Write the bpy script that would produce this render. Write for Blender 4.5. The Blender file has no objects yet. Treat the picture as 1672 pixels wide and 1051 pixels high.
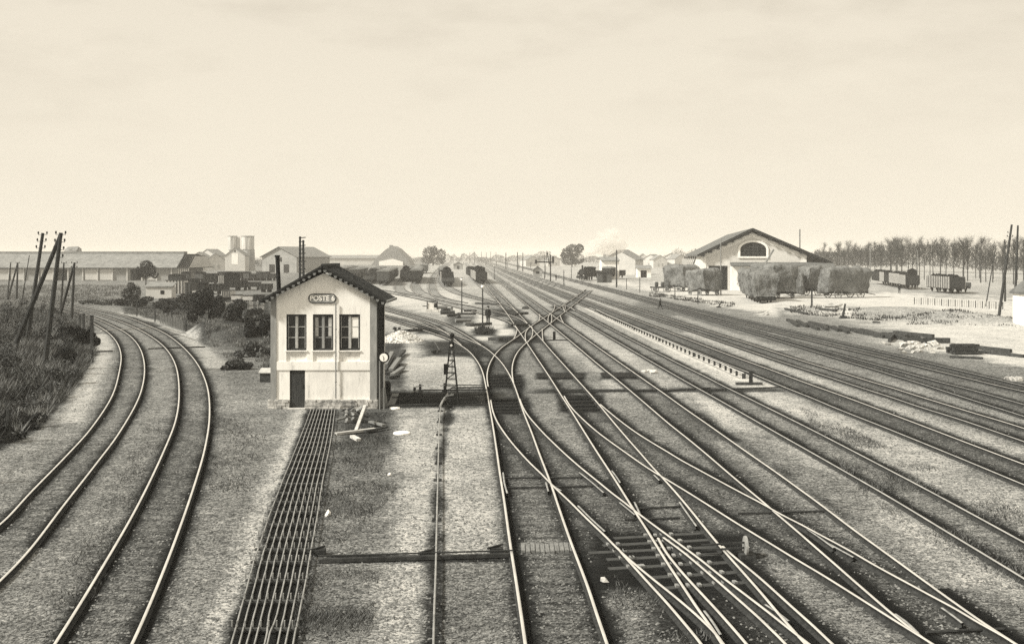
import bpy, bmesh, math, random
import numpy as np
from mathutils import Vector, Matrix, noise as mnoise

random.seed(7)
rng = np.random.default_rng(7)
scene = bpy.context.scene
C = scene.collection
R = math.radians
PI = math.pi

# ------------------------------------------------------------------ camera
# level view camera with a falling front: focal length 1900 px on a 1672 px
# wide plate, horizon on row 417, lens 7 m above the rails
F, CX, YH, H = 1900.0, 836.0, 417.0, 7.0
cam = bpy.data.cameras.new('camera')
cam.sensor_width = 36.0
cam.lens = 36.0 * F / 1672.0
cam.shift_y = -(525.5 - YH) / 1672.0
cam.clip_start = 0.5
cam.clip_end = 20000
cam_ob = bpy.data.objects.new('camera', cam)
cam_ob.location = (0, 0, H)
cam_ob.rotation_euler = (PI / 2, 0, 0)
C.objects.link(cam_ob)
scene.camera = cam_ob


def P(px, py, z=0.0):
    """photo pixel -> point on the horizontal plane z"""
    Y = F * (H - z) / (py - YH)
    return Vector(((px - CX) * Y / F, Y, z))


def D(py, z=0.0):
    return F * (H - z) / (py - YH)


def at(px, py, Y):
    """photo pixel -> point at depth Y"""
    return Vector(((px - CX) * Y / F, Y, H - (py - YH) * Y / F))


ORD = ['first', 'second', 'third', 'fourth', 'fifth', 'sixth', 'seventh', 'eighth', 'ninth', 'tenth',
       'eleventh', 'twelfth', 'thirteenth', 'fourteenth', 'fifteenth', 'sixteenth', 'seventeenth',
       'eighteenth', 'nineteenth', 'twentieth', 'twenty-first', 'twenty-second', 'twenty-third',
       'twenty-fourth', 'twenty-fifth', 'twenty-sixth', 'twenty-seventh', 'twenty-eighth',
       'twenty-ninth', 'thirtieth', 'thirty-first', 'thirty-second', 'thirty-third', 'thirty-fourth']

# --------------------------------------------------------------- materials
def tint(v):
    k = min(1, max(0, v / .6))
    return (min(1, v), min(1, v * (1.04 - .06 * k)), min(1, v * (1.03 - .10 * k)), 1.0)


def mat(name, v, rough=0.85, var=0.35, scale=6.0, metal=0.0, bump=0.0, bscale=None, stretch=None, spec=0.04,
        v2=None, big=None, streak=None):
    """sepia-neutral procedural material: base value v mottled by noise"""
    m = bpy.data.materials.new(name)
    m.use_nodes = True
    nt = m.node_tree
    N, L = nt.nodes, nt.links
    b = N['Principled BSDF']
    b.inputs['Roughness'].default_value = rough
    b.inputs['Metallic'].default_value = metal
    b.inputs['Specular IOR Level'].default_value = spec
    tc = N.new('ShaderNodeTexCoord')
    mp = N.new('ShaderNodeMapping')
    if stretch:
        mp.inputs['Scale'].default_value = stretch
    L.new(tc.outputs['Object'], mp.inputs['Vector'])
    nz = N.new('ShaderNodeTexNoise')
    nz.inputs['Scale'].default_value = scale
    nz.inputs['Detail'].default_value = 7
    nz.inputs['Roughness'].default_value = 0.65
    L.new(mp.outputs['Vector'], nz.inputs['Vector'])
    cr = N.new('ShaderNodeValToRGB')
    lo = v * (1 - var) if v2 is None else v2
    hi = v * (1 + var) if v2 is None else v
    cr.color_ramp.elements[0].position = 0.32
    cr.color_ramp.elements[1].position = 0.68
    cr.color_ramp.elements[0].color = tint(lo)
    cr.color_ramp.elements[1].color = tint(min(.92, hi))
    fac = nz.outputs['Fac']
    if big:
        n2 = N.new('ShaderNodeTexNoise')
        n2.inputs['Scale'].default_value = big
        n2.inputs['Detail'].default_value = 3
        L.new(tc.outputs['Object'], n2.inputs['Vector'])
        mx = N.new('ShaderNodeMix')
        mx.inputs['Factor'].default_value = 0.5
        L.new(fac, mx.inputs[2])
        L.new(n2.outputs['Fac'], mx.inputs[3])
        fac = mx.outputs[0]
    L.new(fac, cr.inputs['Fac'])
    colour = cr.outputs['Color']
    if streak:                              # rain streaks and soot with a shape of their own
        m3 = N.new('ShaderNodeMapping')
        m3.inputs['Scale'].default_value = (2.6, 2.6, .55)
        L.new(tc.outputs['Object'], m3.inputs['Vector'])
        n4 = N.new('ShaderNodeTexNoise')
        n4.inputs['Scale'].default_value = 1.5
        n4.inputs['Detail'].default_value = 8
        n4.inputs['Roughness'].default_value = .72
        L.new(m3.outputs['Vector'], n4.inputs['Vector'])
        r4 = N.new('ShaderNodeMapRange')
        r4.inputs['From Min'].default_value = .55
        r4.inputs['From Max'].default_value = .74
        r4.inputs['To Max'].default_value = streak
        L.new(n4.outputs['Fac'], r4.inputs['Value'])
        mxs = N.new('ShaderNodeMix'); mxs.data_type = 'RGBA'
        L.new(r4.outputs[0], mxs.inputs['Factor'])
        L.new(colour, mxs.inputs[6])
        mxs.inputs[7].default_value = tint(.2)
        colour = mxs.outputs[2]
    L.new(colour, b.inputs['Base Color'])
    if bump:
        bp = N.new('ShaderNodeBump')
        bp.inputs['Strength'].default_value = bump
        bp.inputs['Distance'].default_value = 0.03
        n3 = N.new('ShaderNodeTexNoise')
        n3.inputs['Scale'].default_value = bscale or scale * 2
        n3.inputs['Detail'].default_value = 6
        L.new(mp.outputs['Vector'], n3.inputs['Vector'])
        L.new(n3.outputs['Fac'], bp.inputs['Height'])
        L.new(bp.outputs['Normal'], b.inputs['Normal'])
    return m


M = {}
M['rail_top'] = mat('polished_rail_head', 0.62, rough=0.45, var=0.16, scale=1.2, metal=0.5, spec=0.5)
M['rail_side'] = mat('rusty_rail_side', 0.035, rough=0.9, var=0.4, scale=8)
M['rail_worn'] = mat('worn_rail_head', 0.38, rough=0.5, var=0.25, scale=1.0, metal=0.3, spec=0.3)
M['rail_dull'] = mat('dull_rail', 0.26, rough=0.7, var=0.35, scale=5)
M['chair'] = mat('cast_iron_chair', 0.24, rough=0.8, var=0.3, scale=9)
M['sleeper'] = mat('oak_sleeper', 0.06, rough=0.9, var=0.55, scale=5, stretch=(1, 8, 8), bump=.4)
M['pipe'] = mat('galvanised_pipe', 0.27, rough=0.6, var=0.3, scale=3, metal=0.2)
M['iron'] = mat('dark_iron', 0.035, rough=0.7, var=0.4, scale=6)
M['black'] = mat('black_paint', 0.018, rough=0.75, var=0.4, scale=4, bump=.1)
M['plaster'] = mat('whitewashed_plaster', 0.86, rough=0.9, var=0.10, scale=2.4, bump=.12, bscale=14, big=.9, stretch=(3, 3, .45), streak=.55)
M['plaster_soiled'] = mat('soiled_plaster', 0.8, rough=0.9, var=0.16, scale=2.4, bump=.12, bscale=14, big=.9, stretch=(3, 3, .5), streak=.75)
M['pilaster'] = mat('grey_painted_pilaster', 0.27, rough=0.9, var=0.25, scale=2.5, stretch=(2, 2, .5))
M['rubble'] = mat('rubble_plinth', 0.42, rough=0.95, var=0.75, scale=4, bump=.8, bscale=6)
M['tile'] = mat('dark_roof_tile', 0.05, rough=0.85, var=0.55, scale=5, bump=.4)
M['tile_mid'] = mat('weathered_roof_tile', 0.12, rough=0.9, var=0.35, scale=1.2, bump=.3)
M['slate'] = mat('grey_slate', 0.2, rough=0.8, var=0.25, scale=.8)
M['barge'] = mat('dark_bargeboard', 0.03, rough=0.8, var=0.4, scale=5)
M['scallop'] = mat('painted_scallop', 0.16, rough=0.8, var=0.25, scale=8)
M['frame_dark'] = mat('dark_window_frame', 0.04, rough=0.7, var=0.3, scale=8)
M['muntin'] = mat('pale_window_bar', 0.4, rough=0.7, var=0.2, scale=8)
M['door'] = mat('dark_slatted_door', 0.05, rough=0.8, var=0.5, scale=3, stretch=(14, 14, .4))
M['wood'] = mat('weathered_timber', 0.18, rough=0.9, var=0.4, scale=4, stretch=(8, 1, 8), bump=.3)
M['wood_pale'] = mat('pale_timber', 0.42, rough=0.9, var=0.3, scale=4, bump=.3)
M['wood_dark'] = mat('tarred_timber', 0.05, rough=0.9, var=0.5, scale=4, bump=.4)
M['pole'] = mat('tarred_pole', 0.045, rough=0.9, var=0.5, scale=3, stretch=(6, 6, .6))
M['pole_pale'] = mat('grey_weathered_pole', 0.2, rough=0.9, var=0.4, scale=3, stretch=(6, 6, .6))
M['porcelain'] = mat('porcelain_insulator', 0.6, rough=0.3, var=0.1)
M['white'] = mat('white_enamel', 0.9, rough=0.5, var=0.04)
M['stone'] = mat('pale_stone', 0.5, rough=0.95, var=0.4, scale=3, bump=.6)
M['gravel'] = mat('gravel_stone', 0.15, rough=0.95, var=0.7, scale=2.3)
M['earth'] = mat('pale_earth', 0.36, rough=0.95, var=0.45, scale=1.6, bump=.8, bscale=9)
M['hay'] = mat('pressed_hay', 0.15, rough=1, var=0.5, scale=2.2, bump=1.0, bscale=5, big=.7, stretch=(3, 3, .7))
M['hay_straw'] = mat('loose_straw', 0.14, rough=1, var=0.5, scale=1.5)
M['wagon_dark'] = mat('dark_wagon_board', 0.035, rough=0.85, var=0.5, scale=2.5, stretch=(1, 1, 4))
M['wagon_mid'] = mat('grey_wagon_board', 0.08, rough=0.85, var=0.45, scale=2.5, stretch=(1, 1, 4))
M['wagon_light'] = mat('pale_wagon_board', 0.5, rough=0.85, var=0.3, scale=2.5, stretch=(1, 1, 4))
M['wagon_roof'] = mat('canvas_wagon_roof', 0.22, rough=0.9, var=0.25, scale=1.5)
M['brick'] = mat('grey_brick_wall', 0.6, rough=0.95, var=0.12, scale=3)
M['tank'] = mat('streaked_tank_plate', 0.5, rough=0.9, var=0.6, scale=.7, stretch=(3, 3, .12))
M['dim'] = mat('dim_interior', 0.02, rough=0.9, var=0.3)
M['far_wall'] = mat('pale_render', 0.5, rough=0.95, var=0.12, scale=.4)
M['grey_wall'] = mat('grey_render', 0.3, rough=0.95, var=0.2, scale=.4)
M['bark'] = mat('bare_tree_bark', 0.04, rough=0.95, var=0.4, scale=2)
M['twig'] = mat('bare_twig', 0.045, rough=0.95, var=0.4, scale=.5)
M['leaf'] = mat('dark_foliage', 0.032, rough=0.9, var=0.6, scale=.7)
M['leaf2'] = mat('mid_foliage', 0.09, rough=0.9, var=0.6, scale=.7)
M['grass'] = mat('dry_grass', 0.15, rough=0.95, var=0.75, scale=.9)
M['coat'] = mat('dark_cloth', 0.02, rough=0.95, var=0.4, scale=6)
M['skin'] = mat('skin', 0.4, rough=0.7, var=0.1)

glass = bpy.data.materials.new('window_glass')
glass.use_nodes = True
_b = glass.node_tree.nodes['Principled BSDF']
_b.inputs['Base Color'].default_value = tint(0.02)
_b.inputs['Roughness'].default_value = 0.15
_b.inputs['Specular IOR Level'].default_value = 0.25
M['glass'] = glass
clear = bpy.data.materials.new('clear_window_glass')
clear.use_nodes = True
_b = clear.node_tree.nodes['Principled BSDF']
_b.inputs['Base Color'].default_value = tint(0.95)
_b.inputs['Roughness'].default_value = 0.03
_b.inputs['Transmission Weight'].default_value = 1.0
_b.inputs['IOR'].default_value = 1.02
M['clear'] = clear

# ------------------------------------------------------------------ helpers
class MB:
    def __init__(self):
        self.v, self.f, self.mi = [], [], []

    def face(self, idx, m=0):
        self.f.append(idx)
        self.mi.append(m)

    def poly(self, pts, m=0):
        n = len(self.v)
        self.v += [tuple(p) for p in pts]
        self.face(tuple(range(n, n + len(pts))), m)

    def box(self, x0, x1, y0, y1, z0, z1, m=0, M4=None):
        n = len(self.v)
        pts = [(x0, y0, z0), (x1, y0, z0), (x1, y1, z0), (x0, y1, z0),
               (x0, y0, z1), (x1, y0, z1), (x1, y1, z1), (x0, y1, z1)]
        if M4 is not None:
            pts = [tuple(M4 @ Vector(p)) for p in pts]
        self.v += pts
        for q in ((3, 2, 1, 0), (4, 5, 6, 7), (0, 1, 5, 4), (1, 2, 6, 5), (2, 3, 7, 6), (3, 0, 4, 7)):
            self.face(tuple(n + i for i in q), m)
        return self

    def bar(self, a, b, w, h=None, m=0, up=(0, 0, 1), taper=1.0):
        """box-section bar from a to b"""
        a, b = Vector(a), Vector(b)
        h = h or w
        d = (b - a).normalized()
        u = Vector(up)
        if abs(d.dot(u)) > .98:
            u = Vector((0, 1, 0))
        s = d.cross(u).normalized()
        t = s.cross(d).normalized()
        n = len(self.v)
        for p, k in ((a, 1), (b, taper)):
            for (i, j) in ((-1, -1), (1, -1), (1, 1), (-1, 1)):
                self.v.append(tuple(p + s * (i * w * k / 2) + t * (j * h * k / 2)))
        for q in ((3, 2, 1, 0), (4, 5, 6, 7), (0, 1, 5, 4), (1, 2, 6, 5), (2, 3, 7, 6), (3, 0, 4, 7)):
            self.face(tuple(n + i for i in q), m)
        return self

    def tube(self, pts, r, seg=8, m=0, caps=True):
        pts = [Vector(p) for p in pts]
        rr = r if isinstance(r, (list, tuple)) else [r] * len(pts)
        rings = []
        for i, p in enumerate(pts):
            d = (pts[min(i + 1, len(pts) - 1)] - pts[max(i - 1, 0)]).normalized()
            u = Vector((0, 0, 1)) if abs(d.z) < .95 else Vector((0, 1, 0))
            s = d.cross(u).normalized()
            t = s.cross(d)
            n = len(self.v)
            for k in range(seg):
                a = 2 * PI * k / seg
                self.v.append(tuple(p + (s * math.cos(a) + t * math.sin(a)) * rr[i]))
            rings.append(n)
        for a, b in zip(rings, rings[1:]):
            for k in range(seg):
                self.face((a + k, a + (k + 1) % seg, b + (k + 1) % seg, b + k), m)
        if caps:
            self.face(tuple(rings[0] + k for k in reversed(range(seg))), m)
            self.face(tuple(rings[-1] + k for k in range(seg)), m)
        return self

    def prism(self, poly, axis, lo, hi, m=0, caps=True):
        """polygon (2D list) extruded along axis 'x','y','z'"""
        def mk(p, t):
            return {'x': (t, p[0], p[1]), 'y': (p[0], t, p[1]), 'z': (p[0], p[1], t)}[axis]
        n, k = len(self.v), len(poly)
        self.v += [mk(p, lo) for p in poly] + [mk(p, hi) for p in poly]
        for i in range(k):
            self.face((n + i, n + (i + 1) % k, n + k + (i + 1) % k, n + k + i), m)
        if caps:
            self.face(tuple(n + i for i in reversed(range(k))), m)
            self.face(tuple(n + k + i for i in range(k)), m)
        return self

    def lump(self, c, r, seed=0, sub=2, amp=.25, m=0):
        bm = bmesh.new()
        bmesh.ops.create_icosphere(bm, subdivisions=sub, radius=1)
        n = len(self.v)
        rx, ry, rz = r if isinstance(r, (tuple, list)) else (r, r, r)
        for v in bm.verts:
            k = 1 + amp * mnoise.noise(v.co * 1.7 + Vector((seed * 3.1, seed * 1.7, seed)))
            self.v.append((c[0] + v.co.x * rx * k, c[1] + v.co.y * ry * k, c[2] + v.co.z * rz * k))
        for f in bm.faces:
            self.face(tuple(n + v.index for v in f.verts), m)
        bm.free()
        return self

    def build(self, name, mats, parent=None, smooth=False, label=None):
        me = bpy.data.meshes.new(name)
        me.from_pydata(self.v, [], self.f)
        if not isinstance(mats, (list, tuple)):
            mats = [mats]
        for m in mats:
            me.materials.append(m)
        me.polygons.foreach_set('material_index', self.mi)
        if smooth:
            me.polygons.foreach_set('use_smooth', [True] * len(me.polygons))
        bm = bmesh.new()
        bm.from_mesh(me)
        bmesh.ops.recalc_face_normals(bm, faces=bm.faces)
        bm.to_mesh(me)
        bm.free()
        me.update()
        o = bpy.data.objects.new(name, me)
        C.objects.link(o)
        if parent is not None:
            o.parent = parent
        if label:
            o['label'] = label
        return o


def np_obj(name, V, Fq, mats, parent=None, mi=None, smooth=False):
    V = np.asarray(V, dtype=np.float32)
    Fq = np.asarray(Fq, dtype=np.int32)
    me = bpy.data.meshes.new(name)
    k = Fq.shape[1]
    me.vertices.add(len(V))
    me.vertices.foreach_set('co', V.ravel())
    me.loops.add(Fq.size)
    me.loops.foreach_set('vertex_index', Fq.ravel())
    me.polygons.add(len(Fq))
    me.polygons.foreach_set('loop_start', np.arange(0, Fq.size, k, dtype=np.int32))
    if not isinstance(mats, (list, tuple)):
        mats = [mats]
    for m in mats:
        me.materials.append(m)
    if mi is not None:
        me.polygons.foreach_set('material_index', np.asarray(mi, dtype=np.int32))
    if smooth:
        me.polygons.foreach_set('use_smooth', np.ones(len(Fq), dtype=bool))
    me.update(calc_edges=True)
    me.validate()
    o = bpy.data.objects.new(name, me)
    C.objects.link(o)
    if parent is not None:
        o.parent = parent
    return o


def tag(o, label=None, cat=None, group=None, kind=None):
    if label:
        o['label'] = label
    if cat:
        o['category'] = cat
    if group:
        o['group'] = group
    if kind:
        o['kind'] = kind
    return o


def thing(name, label, cat, loc=(0, 0, 0), rz=0.0, group=None):
    o = bpy.data.objects.new(name, None)
    o.empty_display_size = .2
    C.objects.link(o)
    o.location = loc
    o.rotation_euler = (0, 0, rz)
    return tag(o, label, cat, group)


KIDS = {}


def copy_tree(o, parent=None):
    c = o.copy()
    C.objects.link(c)
    if parent is not None:
        c.parent = parent
    for ch in [x for x in o.children]:
        copy_tree(ch, c)
    return c


def place(root, loc, rz=0.0, label=None, group=None, first=False, scale=None):
    r = root if first else copy_tree(root)
    r.location = loc
    r.rotation_euler = (0, 0, rz)
    if scale:
        r.scale = (scale,) * 3
    if label:
        r['label'] = label
    if group:
        r['group'] = group
    return r


def catmull(pts, step):
    """centripetal-ish Catmull-Rom through 2D points, resampled about every step"""
    p = np.array(pts, float)
    p = np.vstack([2 * p[0] - p[1], p, 2 * p[-1] - p[-2]])
    out = []
    for i in range(1, len(p) - 2):
        n = max(1, int(np.linalg.norm(p[i + 1] - p[i]) / step))
        d0 = np.linalg.norm(p[i] - p[i - 1]) ** .5
        d1 = np.linalg.norm(p[i + 1] - p[i]) ** .5
        d2 = np.linalg.norm(p[i + 2] - p[i + 1]) ** .5
        d0, d2 = max(d0, 1e-4), max(d2, 1e-4)
        m1 = (p[i] - p[i - 1]) / d0 - (p[i + 1] - p[i - 1]) / (d0 + d1) + (p[i + 1] - p[i]) / d1
        m2 = (p[i + 1] - p[i]) / d1 - (p[i + 2] - p[i]) / (d1 + d2) + (p[i + 2] - p[i + 1]) / d2
        m1, m2 = m1 * d1, m2 * d1
        for j in range(n):
            t = j / n
            out.append((2 * t**3 - 3 * t**2 + 1) * p[i] + (t**3 - 2 * t**2 + t) * m1 +
                       (-2 * t**3 + 3 * t**2) * p[i + 1] + (t**3 - t**2) * m2)
    out.append(p[-2])
    return np.array(out)


def smooth_pts(pts, k=2):
    """light smoothing of a dense polyline, ends kept"""
    p = pts.copy()
    for _ in range(k):
        p[1:-1] = .25 * p[:-2] + .5 * p[1:-1] + .25 * p[2:]
    return p
# ------------------------------------------------------------------- tracks
# every rail is traced on the photograph and laid on the ground (z = 0.13)
RZ = 0.13
FAR = [(765.5, 421.5), (768, 430), (772, 440)]


def rev(*pts):
    return list(pts)


T = {}
# curved pair on the left
T['curve_a'] = ([(-60, 893), (0, 855), (51, 802), (113.5, 738), (148.7, 698.7), (184, 644), (195, 605), (198, 580), (192, 560), (178, 543.5), (154, 528), (125, 514.5), (98, 506.5), (50, 497), (0, 489), (-80, 479)],
                [(-60, 1000), (0, 947), (47, 898), (105.6, 822), (156.5, 757), (195.6, 704.5), (230, 640), (236, 596), (228, 566.5), (212, 547.5), (188, 533.5), (154, 518.5), (122, 507.5), (95, 500.5), (48, 492), (0, 485), (-80, 476)])
T['curve_b'] = ([(60, 1095), (94, 1043), (152.6, 949), (223, 828), (270, 730), (287.6, 683), (292.6, 640), (287, 596), (270.5, 568), (243, 546.5), (205.5, 528), (154, 511.5), (115, 502), (85, 495.7), (40, 488), (0, 481.6), (-80, 473)],
                [(193, 1095), (219, 1043), (250, 972.5), (285.6, 882.6), (317, 792.6), (334, 734), (342, 683), (340.4, 640), (334, 617), (322, 593), (301, 568), (274, 546.5), (246.6, 533), (205.5, 517), (154, 505), (112, 496.5), (80, 491), (38, 484.5), (0, 478.6), (-80, 470.5)])
# left main line swinging into the yard fan (P)
T['main'] = ([(866, 1110), (857, 1045), (844.5, 960), (832, 880), (822.7, 813.3), (816, 770.6), (811.7, 740), (804.6, 693.3), (800, 666.6), (796, 644), (792.4, 625), (789.5, 611), (783.5, 596), (768, 575), (753.3, 564), (736, 554.6), (700, 541.3), (660, 529.3), (626.7, 518.7), (580, 508), (520, 498)],
             [(1006, 1095), (990, 1047), (974.5, 1001.8), (960, 958), (930.6, 880), (912, 826.6), (901, 793.3), (891.5, 768), (880.6, 740), (868, 705.3), (854.6, 672), (847, 649), (837.3, 622), (826.5, 602), (818.7, 591), (807.3, 579.3), (794.7, 569), (784, 562.5), (760, 553), (738.6, 545.3), (713.3, 537.3), (666.6, 523.3), (626.7, 513.6), (580, 503), (520, 493)])
T['fan'] = ([(753.3, 563.2), (736, 548.5), (718.6, 537), (700, 528), (673, 518.5), (646.6, 511), (625.3, 505.5), (590, 497), (550, 489)],
            [(785, 562.8), (773.2, 554.6), (760, 546.6), (740, 535.3), (720, 526.6), (700, 520.2), (673.3, 512.8), (646.6, 505.8), (625.3, 500), (590, 492), (550, 484)])
T['t2'] = ([(1190, 1068), (1165, 1029), (1138, 991), (1116, 958), (1090.8, 920), (1072.6, 891), (1054.6, 862), (1032, 827), (1017.3, 803.5), (1000, 776), (974.5, 737), (948, 695), (932, 669.3), (916, 644.5), (898.6, 617), (873.3, 579), (858.6, 557), (844, 535.5), (833.3, 519.5), (820, 501), (808, 485.5), (795, 467), (785, 452), (775.5, 437), (765, 421)],
           [(1345, 1085), (1321, 1057), (1301.8, 1036), (1274.5, 1005), (1247.3, 972.6), (1214.4, 935), (1190.7, 908.5), (1174.4, 889.5), (1150.8, 861), (1137.2, 844), (1120, 823), (1101.3, 801), (1082.6, 780.5), (1064, 760.5), (1045.3, 739), (1028, 719.5), (1012, 701), (996, 682), (980, 662.5), (958.6, 637.5), (940, 617), (925, 600), (897.3, 569.3), (885.3, 555), (862.6, 529), (849.3, 514.5), (833.3, 497.5), (817.3, 480.7), (803, 465), (791, 451), (779, 437), (766, 421)])
T['t2_slip'] = ([(1158, 1070), (1143.5, 1049), (1120, 1020), (1087, 981.5), (1058, 950), (1036.3, 926), (1020, 908), (1008, 894)],
                [(1310, 1085), (1281.8, 1050), (1256.3, 1024.5), (1238, 1007), (1214.4, 986), (1178, 954), (1141.7, 922.5), (1114.4, 900), (1083.5, 877.3)])
T['t2_lead'] = ([(1232, 1068), (1218, 1050), (1178, 1004), (1149, 972.5), (1123.5, 945), (1103.5, 922), (1085.4, 898), (1074.5, 878)],
                [(1385, 1075), (1358, 1050), (1329, 1022.5), (1292.7, 990), (1256.3, 957), (1238, 941), (1214.4, 921.5), (1194, 904.5), (1180, 891.5)])
T['c2'] = ([(1194, 1066), (1180, 1050), (1170, 1036), (1141.7, 1008), (1105.3, 976.5), (1069, 947.5), (1038, 922), (1018, 904.5), (1001.8, 889), (992, 878.8), (954.6, 843), (930.6, 819), (906.6, 796.5), (896, 786), (886.6, 776), (866.6, 757), (850, 739.3), (834.6, 721.3), (821.3, 703.5), (810, 685.3), (804, 669), (801.3, 653)],
           [(1340, 1066), (1301, 1036), (1282.7, 1021.6), (1247, 993.5), (1220, 973), (1178, 941), (1141.7, 912), (1105.3, 885), (1085, 870), (1054.6, 847.5), (1029.3, 828), (1016, 817.5), (1000, 805.5), (973.2, 783.5), (946.6, 762), (920, 738.6), (905.2, 724.5), (889.3, 709), (873.3, 691.5), (860, 675.5), (852.6, 662.6), (848.6, 651)])
T['c3'] = ([(1545, 1066), (1522, 1051), (1499.8, 1037), (1456.2, 1010), (1419.9, 987), (1383.5, 964), (1343.5, 939), (1296.3, 911), (1256.3, 886.5), (1239.6, 876.5), (1200, 852.3), (1149.2, 820), (1120, 801.8), (1090.6, 784), (1072, 773), (1057.3, 763.8), (1040, 752), (1022, 739.2), (1001.3, 724.5), (980, 708.8), (963.9, 695.5), (946.6, 679.5), (930.6, 662.5), (921.2, 646.6)],
           [(1680, 1066), (1640, 1040), (1597, 1016), (1560.8, 994.6), (1520.8, 973), (1475.4, 948.5), (1430, 923.8), (1387.3, 899), (1337, 872), (1306.6, 855.7), (1280.7, 842.6), (1264, 833.5), (1245.7, 823), (1222.8, 811), (1200, 799), (1166.6, 781), (1140, 766.5), (1113.3, 752), (1093, 739.6), (1054.6, 716.5), (1033.3, 702.5), (1010.6, 685.5), (990.7, 669.3), (980, 660)])
T['t3'] = ([(1545, 1069), (1522, 1051.5), (1483.4, 1021.7), (1450.7, 995.5), (1419.9, 969), (1394.4, 947), (1365.3, 921.5), (1329, 890), (1309.6, 873), (1282.2, 849.6), (1265.5, 835.5), (1250.3, 822), (1225.9, 801.8), (1200, 780.3), (1151.9, 739.2), (1121.2, 714), (1094.6, 693), (1069.3, 671.5), (1044, 649.8), (1013.3, 624), (983, 599.5), (953.2, 574.6), (933.2, 557.7), (913.2, 541), (897.3, 528), (885.3, 518), (866.6, 502.5), (845, 485), (822, 466), (800, 447.5), (785, 435), (768, 421)],
           [(1700, 1078), (1659, 1050), (1626.2, 1029), (1597, 1009.5), (1553.5, 979), (1506.3, 945), (1466.3, 916), (1439, 896.3), (1390.3, 861), (1360, 838), (1335.5, 819.5), (1306.6, 798.5), (1265.5, 769), (1221.3, 738.5), (1180, 709.5), (1153.2, 690.6), (1138.6, 680.5), (1113.2, 662.8), (1084, 641.8), (1052, 619.6), (1022.6, 599), (980, 569.3), (960, 555), (940, 541), (921.2, 528), (908, 518.6), (884, 501.5), (858, 483), (832, 464.5), (807, 447), (790, 435), (770, 421)])
T['t4'] = ([(1740, 985), (1668, 940.8), (1545.8, 867), (1457, 813.5), (1368.3, 762.5), (1265.5, 704.5), (1178.5, 655), (1141.2, 634.2), (1113.2, 618.4), (1081.2, 600), (1046.6, 580), (1013.3, 560.5), (974.6, 538), (933.3, 514), (910, 500.5), (886.6, 487.5), (860, 472), (820, 449.5), (796, 436), (770, 421)],
           [(1740, 922), (1668, 882.4), (1536.5, 811), (1433.7, 757), (1326.2, 701.5), (1242, 659.5), (1178.5, 628.3), (1150.5, 613.8), (1121.2, 599.6), (1080, 579), (1046.6, 562), (1013.3, 545), (980, 527.5), (938.6, 505.8), (913, 492.8), (886.6, 479.5), (860, 466), (825, 448.5), (800, 436), (772, 421)])
T['t5'] = ([(1740, 818), (1668, 789), (1569.2, 748), (1452.4, 700.5), (1359, 663.5), (1328.5, 650.5), (1288.8, 634.8), (1253, 620), (1220, 606.6), (1180, 591.5), (1145.3, 577), (1100, 558.8), (1060, 542.2), (1020, 526.5), (966.6, 504.5), (930, 489.5), (880, 469), (835, 449.5), (806, 437), (774, 421)],
           [(1740, 783), (1668, 756), (1583, 724), (1499, 692), (1384, 649), (1345.6, 635.4), (1302.8, 620), (1260, 604), (1206.6, 585), (1166.6, 570.2), (1113.3, 550), (1060, 530), (1033.3, 520), (1006.6, 509.8), (974.6, 497.5), (950.6, 488), (900, 468.5), (850, 449.5), (816, 437), (776, 421)])
T['t6'] = ([(1740, 744), (1668, 719), (1581.3, 689), (1545.6, 677.5), (1502.8, 664.3), (1457, 648.8), (1402.8, 631.5), (1352.8, 615), (1302.8, 599), (1260, 585), (1213.2, 569), (1173.3, 555.5), (1113, 535), (1060, 518), (1000, 498), (950, 481), (900, 464), (850, 447), (820, 437), (778, 421.5)],
           [(1740, 722), (1672, 699), (1641.3, 689.2), (1588.5, 673.5), (1545.6, 660.5), (1502.8, 647.5), (1460, 634), (1417, 621.3), (1374.2, 608), (1331.4, 595.3), (1295.7, 584.3), (1260, 572.8), (1220, 560), (1174.6, 546.2), (1133.3, 533.2), (1100, 522.7), (1068, 512.6), (1010, 494), (950, 475), (900, 459), (850, 443.3), (820, 434), (780, 421.5)])
T['t7'] = ([(1740, 701), (1668, 678), (1590, 653.5), (1507, 627), (1472.8, 616.5), (1432, 604), (1370, 585.5), (1302, 565), (1220, 540.5), (1130, 514), (1060, 494), (980, 471.5), (920, 455), (860, 438.5), (785, 421.5)],
           [(1740, 680), (1669.8, 659.5), (1588.5, 637), (1531.4, 622.5), (1481.4, 608.7), (1410, 589.5), (1367, 577.5), (1302.8, 560), (1220, 537), (1130, 511), (1062, 491.5), (985, 469.8), (923, 453), (862, 437), (788, 421.5)])
T['t8'] = ([(1740, 656), (1669.8, 638.5), (1624.2, 628), (1581.3, 617.5), (1517, 602), (1460, 588), (1427, 580), (1381.3, 569.5), (1300, 549.5), (1230, 532.5), (1130, 508), (1060, 490), (1000, 475), (940, 460), (880, 444.5), (796, 422.5)],
           [(1740, 646), (1669.8, 629.2), (1602.8, 613), (1552.8, 601), (1502.8, 589), (1471.3, 581.5), (1402.8, 565.8), (1345.6, 552.7), (1288.5, 539.5), (1242.5, 529), (1180, 514.5), (1132, 503.5), (1064, 487), (1004, 472.5), (944, 458), (884, 443.2), (800, 422.5)])
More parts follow.
